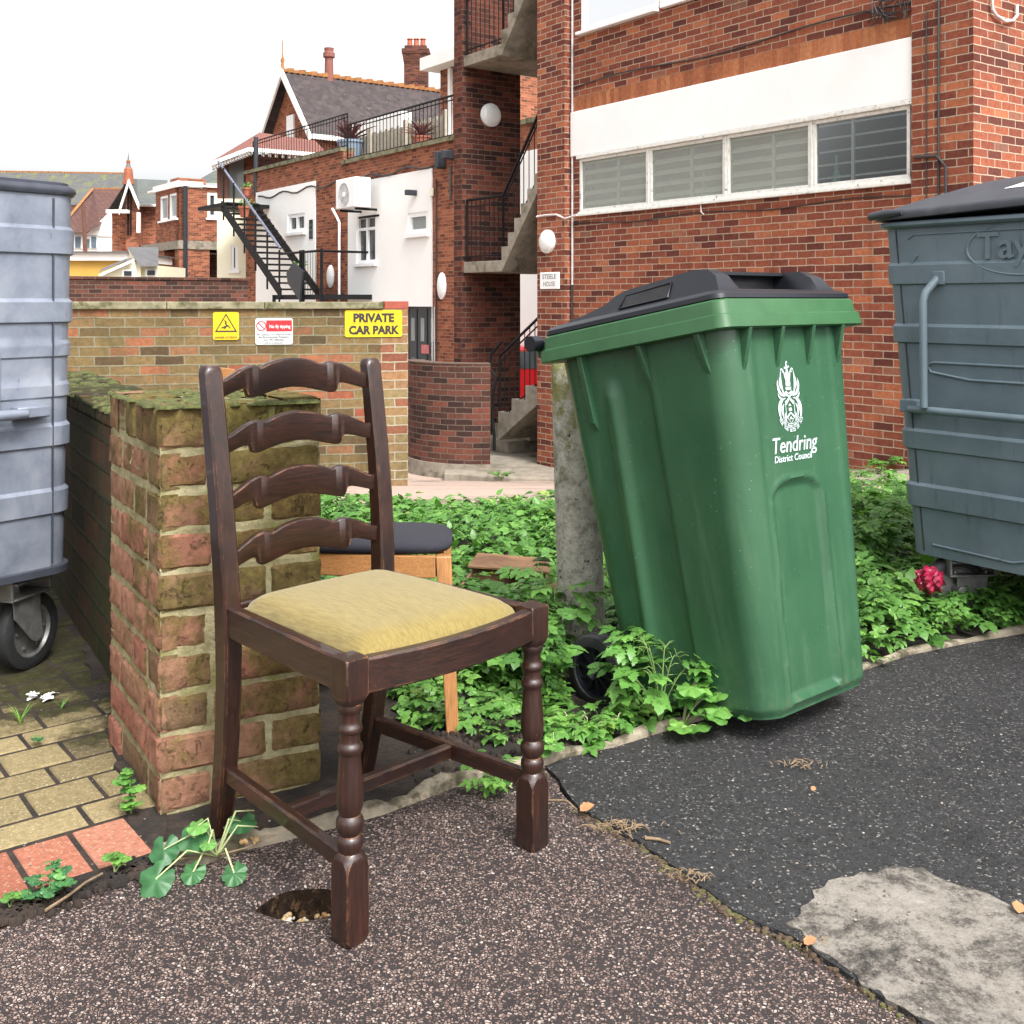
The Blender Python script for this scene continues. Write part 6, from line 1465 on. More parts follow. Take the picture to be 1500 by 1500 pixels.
ck(.52,zc_(145),zc_(98)); ck(.52,zc_(98),zc_(82),.60); ck(.62,zc_(82),zc_(75)); ck(.50,zc_(75),zc_(70)); b.build('chimney',M['brick_tower'],gh)
b=MB()
for dx in (-.3,0,.3): b.lathe([(.13,0),(.11,.35),(.15,.38),(.12,.42)],12,Matrix.Translation((cb.x+dx,cb.y,zc_(70))))
b.build('chimney_pots',simple('clay_pots',srgb(196,110,80),.8),gh,smooth=30)

# ================================================================== FAR LEFT: other houses
# low dark red wall beyond the car park wall
fw=empty('far_wall','long plain dark red brick wall beyond the boundary wall','wall',(0,0,0))
b=MB(); A_=at(60,408,19.0); B2=at(363,408,21.0); FWF=Frame((B2.x,21.0),(A_.x-B2.x,-2.0)); b.fbox(FWF,0,9,-.25,0,-1.4,A_.z); b.build('brickwork',M['brick_dark'],fw)
b=MB(); b.fbox(FWF,-.02,9,-.28,.03,A_.z,A_.z+.05); b.build('coping',M['brick_dark'],fw)
# brick house with open undercroft
bh=empty('brick_house','orange brick house on pillars over an open undercroft','house',(0,0,0)); cor=at(262,272,45.0)
B1F=Frame((cor.x,45.0),(.812,.584)); B1F.n=Vector((.584,-.812)); B2F=Frame((cor.x,45.0),MD)
zt_=cor.z; zb_=1+(440-352)/1600*45; w1=B1F.a(321)
b=MB(); wn1=(B1F.a(304),B1F.a(318.5),B1F.z(311,319),B1F.z(311,282)); wall_open(b,B1F,0,w1+2,zb_,zt_,[wn1],-.3,0)
wA=(B2F.a(246),B2F.a(234.5),B2F.z(240,323),B2F.z(240,287)); wB=(B2F.a(260),B2F.a(248),B2F.z(254,320),B2F.z(254,283)); wall_open(b,B2F,.0,B2F.a(228),zb_,zt_-.05,[wA,wB],-.3,0)
b.fbox(B2F,0,.5,-.5,0,-1,zb_-.3); b.fbox(B1F,.5,1.3,-.4,-.002,-1,zb_-.3); b.fbox(B2F,B2F.a(240),B2F.a(229),-.5,0,-1,zb_-.3); b.build('wall',M['brick_far'],bh)
b=MB(); b.fbox(B1F,-.02,w1+2,-5,.05,zb_-.35,zb_+.0); b.fbox(B2F,0,B2F.a(228),-5,.05,zb_-.35,zb_-.002); b.build('concrete_band',M['concrete'],bh)
b=MB(); b.fbox(B1F,.0,w1+2,-5.2,-5,-1,zb_-.3); b.build('undercroft_back',M['brick_dark'],bh)
b=MB(); b.fbox(B2F,-.05,B2F.a(227),-1,.1,zt_-.05,zt_+.2); b.fbox(B1F,-.05,w1+2,-4,.1,zt_,zt_+.08); b.build('fascia',M['white_far'],bh)
far_window(B1F,wn1,bh,1,[.45],n=0,f=.12); far_window(B2F,wA,bh,1,None,'glass_pale',n=0,f=.1); far_window(B2F,wB,bh,1,None,'glass_pale',n=0,f=.1)
b=MB(); b.fbox(B1F,.3,1.5,-2,-1,zt_,zt_+.45); b.build('chimney',M['brick_far'],bh)
b=MB(); b.tube([B1F.P(.25,.08,zt_),B1F.P(.25,.08,-1)],.1,6); b.build('downpipe',M['grey_plastic'],bh)
b=MB(); r_=at(345,235,50); b.add([at(283,268,48),at(330,268,46),r_,at(338,236,52)],[(0,1,2,3)]); b.build('roof',M['tile_slate'],bh)
# timbered gable house
tg=empty('gable_house','brick house with a small timbered gable, spike finial and green-grey slate roof','house',(0,0,0)); YG=52
def quad(mb,pts,mi=0): mb.add([at(*p) for p in pts],[tuple(range(len(pts)))],mi)
b=MB(); fb(b,164,184,312,372,YG,6); fb(b,184,203,296,372,YG-.6,6); fb(b,203,232,302,372,YG,6); quad(b,[(184,296,YG-.6),(188,262,YG-.6),(203,296,YG-.6)]); b.build('wall',M['brick_far'],tg)
b=MB(); quad(b,[(188,262,YG-1.2),(203,300,YG-1),(232,300,YG-.5),(246,264,YG+4),(200,262,YG+4)]); quad(b,[(188,262,YG-1.2),(154,313,YG-.8),(184,306,YG+3)]); b.build('roof',M['tile_slate'],tg)
b=MB()
for p,q_ in (((188,262),(174,306)),((188,262),(203,298))): A_,B_2=at(*p,YG-1.4),at(*q_,YG-1.4); beam(b,A_,B_2,.1,.28)
fb(b,155,187,307,312,YG-1.1,.3); fb(b,201,232,299,302,YG-.6,.3); b.build('bargeboard',M['white_far'],tg)
b=MB(); 
for p in (186,190): fb(b,p,p+1.6,275,345,YG-.75,.1)
b.build('timber',M['black_metal'],tg)
b=MB(); fb(b,200,205,311,341,YG-.9,.1); b.build('window',M['upvc'],tg)
b=MB(); p=at(188,264,YG-1); b.lathe([(.28,-.2),(.2,.5),(.08,.7),(.1,.9),(.0,1.0)],8,Matrix.Translation(p)); b.build('finial_base',simple('clay_finial',srgb(170,100,70),.8),tg)
b=MB(); b.lathe([(.03,0),(.14,.15),(.05,.4),(.0,.9)],8,Matrix.Translation(at(188,250,YG-1))); b.build('finial',M['slate'],tg)
# white house with a brown tiled roof
wh=empty('white_house','white house with a brown tiled roof and blue-grey windows','house',(0,0,0)); YW=58
b=MB(); fb(b,88,166,342,372,YW,7); quad(b,[(124,346,YW-.1),(163,308,YW-.1),(166,346,YW-.1)]); b.build('wall',M['white_far'],wh)
b=MB(); quad(b,[(80,340,YW-.6),(137,277,YW+5),(180,277,YW+5),(146,330,YW-.6),(125,341,YW-.6)]); b.build('roof',M['tile_brown'],wh)
b=MB(); quad(b,[(78,341,YW-.9),(134,276,YW+4.6),(138,276,YW+4.6),(84,341,YW-.7)]); fb(b,137,181,275,278,YW+5,.3); b.build('ridge_tiles',M['ridge'],wh)
b=MB(); fb(b,108,143,345,364,YW-.1,.08); w_=b.build('window',M['upvc'],wh); b=MB(); fb(b,110,118,346.5,363,YW-.14,.03); fb(b,121,131,350,363,YW-.14,.03); fb(b,133.5,141,346.5,363,YW-.14,.03); b.build('pane',simple('blue_pane',srgb(112,130,142),.2,var=.2),w_)
o=MB(); o.tube([at(122,301,30),at(125,369,30)],.06,6); tag(o.build('mast',M['brown_wood'],smooth=60),'thin brown pole standing in front of the white house','pole')
# yellow flat-roofed building
yb=empty('yellow_building','ochre yellow flat-roofed building with a broad white fascia','building',(0,0,0))
b=MB(); fb(b,60,185,381,430,40,5); b.build('wall',M['yellow_far'],yb); b=MB(); fb(b,60,186,370,381.5,39.8,5.3); b.build('fascia',M['white_far'],yb); b=MB(); fb(b,60,187,368,370,39.6,5.6); b.build('roof_edge',M['slate'],yb)
# cream bungalow with slate roofs
cbg=empty('cream_bungalow','small cream bungalow with grey slate roofs','house',(0,0,0)); YB=36
b=MB(); quad(b,[(148,402,YB),(148,430,YB),(197,430,YB),(197,377,YB),(190,380,YB)]); quad(b,[(197,377,YB),(197,430,YB),(206,430,YB),(206,390,YB),(187,364,YB+.2)]); fb(b,205,232,389,430,YB+.3,3); b.build('wall',M['cream_far'],cbg)
b=MB(); quad(b,[(144,400,YB-.4),(196,377,YB-.4),(184,379,YB+2),(150,393,YB+2)]); quad(b,[(186,362,YB+.1),(205,390,YB-.2),(232,390,YB-.2),(232,362,YB+2)]); b.build('roof',M['slate'],cbg)
b=MB(); quad(b,[(144,402,YB-.5),(196,379,YB-.5),(196,383,YB-.5),(146,405,YB-.5)]); b.build('bargeboard',M['white_far'],cbg)
for x0,x1,y0,y1 in ((179,195,395,406),(213,229,394,405)):
    b=MB(); fb(b,x0,x1,y0,y1,YB-.15 if x0<200 else YB+.15,.1); w_=b.build('window',M['upvc'],cbg); b=MB(); fb(b,x0+2.5,x1-2.5,y0+2,y1-2,YB-.2 if x0<200 else YB+.1,.04); b.build('pane',M['glass_dark'],w_)
# great mossy roof at the far left
mr=empty('mossy_roof_hall','very long hall roof covered in moss and streaked grey, far left skyline','building',(0,0,0)); YH=80
b=MB(); quad(b,[(-330,246,YH+6),(185,254,YH+6),(188,300,YH),(188,320,YH),(-330,320,YH)]); b.build('roof',M['tile_moss'],mr)
b=MB(); fb(b,-330,190,300,420,YH+.2,6); b.build('wall',M['brick_dark'],mr)
b=MB()
for i in range(110): x=-330+i*4.7; A_=at(x,247+ (x+330)*8/515,YH+6); b.box(A_.x-.09,A_.x+.09,A_.y-.1,A_.y+.1,A_.z-.1,A_.z+.12)
b.build('ridge_tiles',M['ridge'],mr)
# red parked car glimpsed through the stair
car=empty('parked_car','bright red car glimpsed through the black stair railings','car',at(775,440,24)*Vector((1,1,0))+Vector((0,0,-1.33)) if False else (at(775,440,22).x,22,-1.33))
b=MB(); pr=[(-2.1,.35),(-2.1,.8),(-1.9,.92),(-1.1,1.0),(-.5,1.42),(.9,1.45),(1.6,1.02),(2.1,.9),(2.15,.35)]
b.hexa([(x,-.85,z) for x,z in pr],[(x,.85,z) for x,z in pr]); b.build('body',M['red_paint'],car,bevel=.06)
b=MB(); b.hexa([(x,-.862,z) for x,z in ((-.95,1.0),(-.45,1.34),(.85,1.36),(1.35,1.02))],[(x,-.845,z) for x,z in ((-.95,1.0),(-.45,1.34),(.85,1.36),(1.35,1.02))]); b.build('side_window',M['glass_dark'],car)
for x in (-1.35,1.35):
    b=MB(); b.lathe([(.0,-.1),(.22,-.1),(.31,-.08),(.32,0),(.31,.08),(.22,.1),(0,.1)],28,Matrix.Translation((x,-.80,.32))@Matrix.Rotation(R(90),4,'X'),caps=False); b.build('wheel',M['rubber'],car,smooth=40)

# ================================================================== CARDBOARD, LITTER
cbx=empty('cardboard_box','flattened brown cardboard box lying in the weeds beside the concrete post','cardboard box',(-.02,3.42,-.04))
cbx.scale=(1,1,.8)
b=MB()
def flap(mb,p,q,h,t,lean=0.0):
    p,q=Vector(p),Vector(q); d=(q-p).normalized(); nn=Vector((-d.y,d.x,0)); up=Vector((0,0,h))+nn*lean
    mb.hexa([p-nn*t,q-nn*t,q+nn*t,p+nn*t],[p-nn*t+up,q-nn*t+up,q+nn*t+up,p+nn*t+up])
flap(b,(-.12,.30,.0),(.14,.22,.0),.17,.004,.02); flap(b,(.14,.22,0),(.12,-.08,0),.15,.004); flap(b,(-.12,.30,0),(-.16,.05,0),.14,.004)
b.build('side_panel',M['cardboard'],cbx)
b=MB(); b.hexa([(-.13,.29,.165),(.145,.21,.165),(.15,.33,.185),(-.10,.40,.19)],[(-.13,.29,.172),(.145,.21,.172),(.15,.33,.192),(-.10,.40,.197)]); b.build('top_flap',M['cardboard'],cbx)
b=MB(); b.hexa([(.12,-.10,.02),(.20,-.02,.04),(.19,.10,.17),(.10,.02,.17)],[(.125,-.105,.025),(.205,-.025,.045),(.195,.095,.175),(.105,.015,.175)]); b.build('loose_flap',M['cardboard'],cbx)
# crumpled crimson wrapper
b=MB(); rr=[]
for j in range(16):
    z=.02+.11*j/15; r=.05*math.sin(math.pi*(j+.9)/16.6)**.6+.01
    row=[]
    for k in range(34):
        a=2*math.pi*k/34; q=r*(1+.22*math.sin(5*a+j*.9)+.13*math.sin(11*a-j*1.7)+random.uniform(-.08,.08)); row.append((q*math.cos(a),q*.7*math.sin(a),z+.012*math.sin(3*a+j)))
    rr.append(row)
b.loft(rr); o=b.build('crisp_packet',M['pink_foil'],smooth=25); o.scale=(.8,.6,.65); o.rotation_euler=(.3,.5,.4); o.location=(1.235,3.30,.115); tag(o,'crumpled crimson foil packet in the weeds by the slate-blue container','litter')

# ================================================================== FOLIAGE
rng=np.random.default_rng(11)
class Leaves:
    def __init__(s): s.V=[];s.F=[];s.R=[];s.n=0
    def add(s,tv,tf,M3,t,rnd):
        V=tv@M3.T+t; s.V.append(V); s.F.append(tf+s.n); s.R.append(np.full(len(tf),rnd)); s.n+=len(tv)
    def build(s,name,mat,parent=None):
        V=np.concatenate(s.V).astype(np.float32); F=np.concatenate(s.F).astype(np.int32); Rr=np.concatenate(s.R).astype(np.float32)
        me=bpy.data.meshes.new(name); me.vertices.add(len(V)); me.vertices.foreach_set('co',V.ravel()); me.loops.add(F.size); me.loops.foreach_set('vertex_index',F.ravel())
        me.polygons.add(len(F)); me.polygons.foreach_set('loop_start',np.arange(0,F.size,3,dtype=np.int32)); me.polygons.foreach_set('loop_total',np.full(len(F),3,dtype=np.int32))
        me.update(calc_edges=True); me.validate(); a=me.attributes.new('rnd','FLOAT','FACE'); a.data.foreach_set('value',Rr); me.polygons.foreach_set('use_smooth',[True]*len(me.polygons)); me.materials.append(mat)
        o=bpy.data.objects.new(name,me); col.objects.link(o)
        if parent: o.parent=parent
        return o
def leaflet(n=5,w=.5,ser=.12,cup=.15,droop=.25):
    """pointed toothed leaflet, length 1 along x"""
    V=[];F=[]
    for i in range(n+1):
        u=i/n; hw=w*.5*math.sin(math.pi*min(1,u**.8*.97+.03))**.9*(1+(ser if i%2 else -ser)); 
        if i==n: hw=0.01
        z=-droop*u*u
        V+=[(u,0,z),(u-(.04 if i%2 else 0),hw,z+cup*hw),(u-(.04 if i%2 else 0),-hw,z+cup*hw)]
    for i in range(n):
        a=3*i; b=3*(i+1)
        F+=[(a,b,b+1),(a,b+1,a+1),(a,b+2,b),(a,a+2,b+2)]
    return np.array(V,float),np.array(F,int)
def combine(parts):
    V=[];F=[];k=0
    for v,f in parts: V.append(v);F.append(f+k);k+=len(v)
    return np.concatenate(V),np.concatenate(F)
def rotz(v,a): c,s_=math.cos(a),math.sin(a); return v@np.array([[c,-s_,0],[s_,c,0],[0,0,1]]).T
def compound(n=5,nl=5,w=.62,ser=.2,droop=.3):
    lv,lf=leaflet(nl,w,ser,droop=droop); P=[]
    P.append((lv*.5+np.array([.52,0,0]),lf))
    for x,sc,an in ((.5,.42,1.05),(.22,.36,1.15))[:(n-1)//2]:
        for s_ in (1,-1): P.append((rotz(lv*sc,s_*an)+np.array([x,0,0]),lf))
    # thin rachis
    st=np.array([(0,.008,0),(0,-.008,0),(.6,.004,0),(.6,-.004,0)],float); P.append((st,np.array([(0,1,3),(0,3,2)])))
    return combine(P)
def palmate(lobes=5,seg=26,notch=.22,amp=.22,ripple=.10):
    V=[(0,0,0)];n=seg
    for ringr in (.55,1.0):
        for i in range(n+1):
            a=-math.pi+notch+(2*math.pi-2*notch)*i/n
            r=(1-amp*(1-abs(math.cos(lobes*a/2*1.0))**.6)+ (.03 if i%2 else -.03))*.5
            fold=ripple*math.cos(lobes*a)*ringr
            V.append((r*ringr*math.cos(a)+.0,r*ringr*math.sin(a),fold*.5-.10*ringr*ringr))
    F=[]
    for i in range(n):
        F.append((0,1+i,2+i)); a=1+i;b=n+2+i; F+= [(a,b,b+1),(a,b+1,a+1)]
    return np.array(V,float),np.array(F,int)
T_comp=[compound(5,5,.66,.22,.35),compound(3,5,.7,.2,.3),compound(5,4,.58,.25,.2)]
T_low=[compound(3,3,.7,.15,.2),compound(5,3,.6,.15,.25)]
T_hi=[compound(5,9,.72,.20,.3),compound(5,8,.66,.26,.4),compound(3,9,.8,.2,.3)]
T_pal=[palmate(5),palmate(7,30,.25,.16,.10)]
T_ov=[leaflet(6,.62,.04,.2,.2)]
def rotm(yaw,pitch,roll,s):
    return np.array((Matrix.Rotation(yaw,3,'Z')@Matrix.Rotation(-pitch,3,'Y')@Matrix.Rotation(roll,3,'X')))*s
def scatter(lv,poly,n,size,height,T,dens=None,pitch=(-.5,.5),rb=(0,1),stemmer=None):
    xs=[p[0] for p in poly];ys=[p[1] for p in poly]; k=0;tries=0
    while k<n and tries<n*30:
        tries+=1; x=rng.uniform(min(xs),max(xs)); y=rng.uniform(min(ys),max(ys))
        # favour near ground evenly in view
        if not pip((x,y),poly): continue
        d=dens(x,y) if dens else 1
        if rng.random()>d: continue
        h=height(x,y)*rng.uniform(.15,1)**.7; s_=size*rng.choice([.45,.7,.9,1.0,1.15,1.5])*rng.uniform(.85,1.15)
        tv,tf=T[rng.integers(len(T))]; frac=h/max(height(x,y),1e-3)
        lv.add(tv,tf,rotm(rng.uniform(0,6.283),rng.uniform(*pitch),rng.uniform(-.5,.5),s_),np.array([x,y,h+z_soil(x,y)]),float(np.clip(rb[0]+(rb[1]-rb[0])*(.25*frac+.75*rng.random()),0,1))); k+=1
def fnoise(x,y,f=1.0): return .5+.25*math.sin(x*3.1*f+1.3*math.sin(y*2.3*f))+.25*math.sin(y*4.3*f+1.7*math.sin(x*2.9*f+2))
# the bed of ground cover behind and around
keep=[(-.72,2.1),(-.3,2.1),(-.3,2.62),(-.72,2.62)]
back=[(-1.8,4.6),(-1.15,3.3),(-.62,2.75),(-.2,2.75),(.1,3.05),(.9,3.35),(2.2,3.3),(4.3,3.7),(4.3,5.32),(-1.8,5.32)]
lv=Leaves()
def h_back(x,y):
    h=.05+.05*fnoise(x,y,1.3)
    if x>.9: h+=.13*min(1,(x-.9)/.5)*(.6+.4*fnoise(x,y,2))*(1 if y>3.9 else .35)
    if y>4.9: h*=.75
    return h
scatter(lv,back,21000,.058,h_back,T_low,lambda x,y:min(1,(.6+.6*fnoise(x,y,2.2))),rb=(.05,.9))
def region(pts): return [gnd(*p) for p in pts]
near_r=region([(1255,985),(1330,958),(1420,938),(1500,925),(1560,915),(1600,830),(1350,840),(1235,860)])
scatter(lv,near_r,1500,.055,lambda x,y:.05+.12*min(1,max(0,(y-2.95)/.5))*(1 if x<1.15 else .5),T_comp,rb=(.1,.95))
scatter(lv,region([(1240,880),(1320,860),(1325,800),(1235,790)]),900,.06,lambda x,y:.22,T_comp,rb=(.1,.9))
left_r=region([(575,1010),(690,1000),(800,985),(840,1030),(800,1080),(730,1100),(640,1075),(590,1060)])
scatter(lv,left_r,300,.045,lambda x,y:.035,T_comp,lambda x,y:.25+.75*(fnoise(x,y,4)>.55),rb=(.2,1))
mid_r=region([(560,960),(700,900),(800,880),(830,900),(815,960),(780,1010),(640,1000),(575,1000)])
scatter(lv,mid_r,1100,.062,lambda x,y:.09,T_comp,lambda x,y:.4+.6*(fnoise(x,y,3)>.4),rb=(.1,.95))
scatter(lv,region([(775,960),(815,940),(810,1010),(800,1060),(780,1050)]),260,.06,lambda x,y:.17,T_comp,rb=(.0,.75))
scatter(lv,region([(820,1095),(930,1040),(1040,1040),(960,1072),(840,1105)]),150,.05,lambda x,y:.05,T_comp,rb=(.3,1))
scatter(lv,back,2600,.036,lambda x,y:h_back(x,y)*1.15,T_pal,lambda x,y:1.0 if fnoise(x,y,3.3)>.6 else .12,rb=(.45,.93))
scatter(lv,near_r,260,.045,lambda x,y:.09,T_pal,rb=(.4,.93)); scatter(lv,left_r,90,.034,lambda x,y:.03,T_pal,rb=(.3,.9))
scatter(lv,back,300,.04,lambda x,y:.09,T_ov,rb=(.96,1))
scatter(lv,back,1300,.042,lambda x,y:h_back(x,y)*1.15,T_ov,lambda x,y:1.0 if fnoise(x+3,y,2.1)>.62 else .1,pitch=(.4,1.3),rb=(.2,.8))
o=lv.build('ground_cover',M['leaf']); tag(o,kind='stuff')
# fallen sprigs and tiny weeds on the soil
def stem_plant(name,label,cat,base,stems,T,size,mat,stemmat='stem',leafs=(5,8),group=None,arch=.5,stem_r=.0022,tip_bias=.35):
    e=empty(name,label,cat,(base[0],base[1],0),group=group); L=Leaves(); sb=MB()
    for (dx,dy,h) in stems:
        pts=[]; n=10; 
        for i in range(n+1):
            t_=i/n; pts.append(Vector((dx*t_**1.25,dy*t_**1.25,.005+h*(1-(1-t_)**1.8)-arch*h*max(0,t_-.55)**2*2.2)))
        sb.tube(pts,[stem_r*(1-.55*i/n) for i in range(n+1)],6)
        k=int(rng.integers(leafs[0],leafs[1]+1))
        for j in range(k):
            t_=tip_bias+(1-tip_bias)*(j+rng.uniform(0,.8))/k; t_=min(t_,1.0); idx=min(n-1,int(t_*n)); p=pts[idx].lerp(pts[idx+1],t_*n-idx) if t_<1 else pts[-1]
            yaw=math.atan2(dy,dx)+(1 if j%2 else -1)*rng.uniform(.5,1.5) if t_<.95 else math.atan2(dy,dx)
            s_=size*rng.uniform(.75,1.2); tv,tf=T[rng.integers(len(T))]; off=Vector((math.cos(yaw)*s_*.3,math.sin(yaw)*s_*.3,.01))
            sb.tube([p,p+off*.6+Vector((0,0,.004)),p+off],[stem_r*.5]*3,5)
            L.add(tv,tf,rotm(yaw,rng.uniform(-.35,.3),rng.uniform(-.35,.35),s_),np.array(p+off),float(rng.uniform(.1,.82)))
    L.build('leaves',M[mat],e); sb.build('stem',M[stemmat],e,smooth=60); return e
# big bright arching plant in front of the green bin
base=gnd(965,1068)
stem_plant('cow_parsley','tall bright green toothed-leaf weed arching in front of the green bin and its wheel','weed',gnd(968,1064),[(-.06,.05,.22),(-.04,.02,.20),(.02,.04,.20),(-.03,-.02,.14),(.05,.02,.18),(.09,.0,.15),(-.10,.02,.12)],T_hi,.085,'leaf_bright',leafs=(6,8),tip_bias=.3)
stem_plant('mallow','round-leaved mallow sprawling over the kerb at the green bin\'s front corner','weed',gnd(1000,1072),[(.09,-.03,.10),(.13,-.06,.07),(.06,-.07,.06),(.02,-.03,.12),(.12,0.0,.12),(.09,.03,.18),(.0,-.08,.03)],T_pal,.062,'leaf_bright','stem_pale',(2,3),tip_bias=.55)
stem_plant('mallow','small clump of rounded bright leaves on the kerb left of the bright arching weed','weed',gnd(860,1082),[(-.07,.0,.05),(-.03,-.05,.04),(.03,-.04,.04),(.08,-.01,.05),(-.0,.0,.05),(-.1,-.03,.04)],T_comp,.055,'leaf_bright','stem_pale',(3,5),tip_bias=.4)
stem_plant('clover_sprig','low clump of rounded leaves behind the ladder-back chair\'s right front leg','weed',gnd(795,1118),[(-.03,-.02,.04),(.02,-.03,.04),(.03,.01,.05)],T_pal,.042,'leaf_bright','stem_pale',(2,3))
stem_plant('clover_sprig','little weed growing over the kerb under the chair\'s right stretcher','weed',gnd(715,1150),[(-.03,.01,.04),(.02,-.04,.03),(.04,-.02,.04),(.0,-.05,.02),(.05,-.06,.02)],T_comp,.045,'leaf_bright','stem_pale',(3,4))
stem_plant('cow_parsley','dark toothed weed leaning out beside the foot of the concrete post','weed',gnd(812,975),[(-.08,-.02,.22),(.0,-.03,.24),(.08,-.05,.22),(-.1,-.05,.15),(.02,-.08,.18),(-.06,.02,.30)],T_hi,.09,'leaf',leafs=(5,7))
# mallow at the pillar foot
e=empty('mallow','broad-leaved dark green mallow sprawling from the pillar\'s foot beside the chair\'s left rear foot','weed',(*gnd(318,1262),0)); L=Leaves(); sb=MB(); ox,oy=gnd(318,1262)
for (px_,py_,h,s_,r_,pitch) in [(285,1228,.05,.064,.35,.5),(240,1247,.035,.056,.2,.9),(228,1290,.02,.064,.3,.9),(283,1278,.012,.045,.5,.6),(343,1280,.012,.045,.4,.7),(352,1205,.05,.062,.25,.2),(290,1215,.075,.04,.95,.3),(305,1240,.05,.03,.9,.2)]:
    x,y=gnd(px_,py_+h*950*.8,0); x-=ox;y-=oy
    tv,tf=T_pal[0 if s_>.05 else 1]; L.add(tv,tf,rotm(random.uniform(0,6),random.uniform(-.2,.2),0,s_)@np.eye(3) if False else np.array(Matrix.Rotation(R(-8),3,'Z')@Matrix.Rotation(pitch*.9,3,'X')@Matrix.Rotation(random.uniform(-2.2,-1.0),3,'Z'))*s_,np.array([x,y,h]),r_)
    sb.tube([(0,0,.01),(x*.5,y*.5,h*.7+.03),(x,y,h)],[.0022,.0018,.0014],6)
for (px_,py_,h) in [(378,1215,.06),(372,1205,.08)]:
    x,y=gnd(px_,py_+40); sb.tube([(0,0,.01),((x-ox)*.5,(y-oy)*.5,h),(x-ox,y-oy,h*.9)],[.0022,.0018,.0012],6)
L.build('leaves',M['leaf_mallow'],e); sb.build('stem',M['stem_pale'],e,smooth=60)
stem_plant('chickweed','tiny bright weed climbing the left foot of the brick pillar','weed',gnd(192,1195),[(-.01,-.01,.07),(.012,-.01,.05),(-.005,.0,.085),(.01,-.015,.02)],T_pal,.026,'leaf_bright','stem',(4,5))
stem_plant('chickweed','small trailing weed in the soil joint at the left below the red pavers','weed',gnd(70,1325),[(-.03,.01,.03),(.02,.02,.04),(.04,.0,.03),(0,.03,.05),(-.05,-.01,.01),(.01,-.02,.02)],T_pal,.022,'leaf_mallow','stem',(5,6),stem_r=.0014)
stem_plant('chickweed','very small pale seedling at the far left edge of the soil joint','weed',gnd(14,1335),[(-.005,0,.01),(.006,.004,.012)],T_pal,.02,'leaf_bright','stem',(2,2),stem_r=.001)
stem_plant('chickweed','little green sprout beside the red pavers and the trailing twig','weed',gnd(168,1285),[(.0,.0,.03),(.02,.0,.02),(-.01,.01,.02)],T_pal,.02,'leaf_bright','stem_pale',(3,4),stem_r=.0014)
def grass(name,label,base,n,h):
    e=empty(name,label,'grass tuft',(base[0],base[1],0)); b=MB()
    for i in range(n):
        a=random.random()*6.28; l=h*random.uniform(.6,1.2); d=Vector((math.cos(a),math.sin(a),0)); w=Vector((-d.y,d.x,0))*.0016
        P=[d*(l*.6*t_**1.6)+Vector((0,0,l*t_*(1-.25*t_))) for t_ in (0,.4,.75,1)]
        for k in range(3): ww=[1,.9,.6,.1]; b.add([P[k]-w*ww[k],P[k]+w*ww[k],P[k+1]+w*ww[k+1],P[k+1]-w*ww[k+1]],[(0,1,2,3)],rnd=random.uniform(.4,1))
    b.build('blades',M['leaf_bright'],e)
grass('grass_tuft','tuft of bright grass on the mossy paving under the pale container',gnd(30,1062),12,.06); grass('grass_tuft','small grass sprig on the paving near the dropped white litter',gnd(90,1040),7,.03)
stem_plant('chickweed','tiny brown-green sprig between the yellow pavers','weed',gnd(50,1095),[(0,0,.012),(.012,0,.008)],T_pal,.016,'leaf_mallow','stem',(2,3),stem_r=.001)
# weeds along the foot of the building
for i,(p,y) in enumerate([(1275,700),(1312,703),(1300,668)]):
    a_,_=MF.px(p,690,.55 if i<2 else .06); q=MF.P(a_,.8 if i<2 else .1,0); z0=zt(q[1]) if i<2 else lz0(a_)+.10
    e=stem_plant('ledge_weed',['clump of grey-green weed at the concrete ledge near the green bin','bright weed at the concrete ledge next to the slate-blue container','low weeds in the joint where the brick wall meets the ledge'][i],'weed',(q[0],q[1]),[(random.uniform(-.15,.15),random.uniform(-.1,.1),random.uniform(.08,.16)) for _ in range(9)],T_comp,.08,'leaf' if i==0 else 'leaf_bright',leafs=(5,7)); e.location.z=z0
q=at(735,700,13.3); e=stem_plant('ledge_weed','small weed growing at the edge of the doorstep slab','weed',(q.x,q.y),[(random.uniform(-.15,.15),random.uniform(-.1,.1),random.uniform(.08,.14)) for _ in range(8)],T_comp,.08,'leaf',leafs=(4,6)); e.location.z=zt(q.y)
q=at(700,0,14.8); 

# ------------------------------------------------------------------ small litter on the ground
def pebbles(name,label,pts,mat,grp=None):
    e=empty(name,label,'stones',(pts[0][0],pts[0][1],0)); b=MB()
    for (x,y,z,r) in pts:
        Mx=Matrix.Translation((x-pts[0][0],y-pts[0][1],z))@Euler((random.random()*6,random.random()*6,random.random()*6)).to_matrix().to_4x4()@Matrix.Diagonal((r,r*random.uniform(.6,.9),r*random.uniform(.45,.7),1))
        b.lathe([(.01,-1),(.55,-.8),(.95,-.25),(.9,.35),(.5,.85),(.01,1)],8,Mx,caps=False)
    b.build('stones',mat,e,smooth=60)
stone=NT('pebble'); v=stone.coord(); stone_m=stone.fin(stone.ramp(stone.noise(v,35,3),[(.35,srgb(150,112,70)),(.5,srgb(190,160,110)),(.65,srgb(215,205,190))]),.6)
pebbles('pebbles','tan and white flint pebbles lying in the hole by the chair\'s front leg',[(HOLE[0]+random.uniform(-.036,.042),HOLE[1]+random.uniform(-.03,.018),-.044+random.uniform(0,.008),random.uniform(.004,.011)) for _ in range(26)],stone_m)
pebbles('pebbles','few pale stones on the kerb below the broad-leaved mallow',[(*gnd(355+random.uniform(-12,25),1250+random.uniform(-6,6)),.022,random.uniform(.004,.009)) for _ in range(7)],stone_m)
gr=MB()   # loose grit scattered over the tarmac and soil
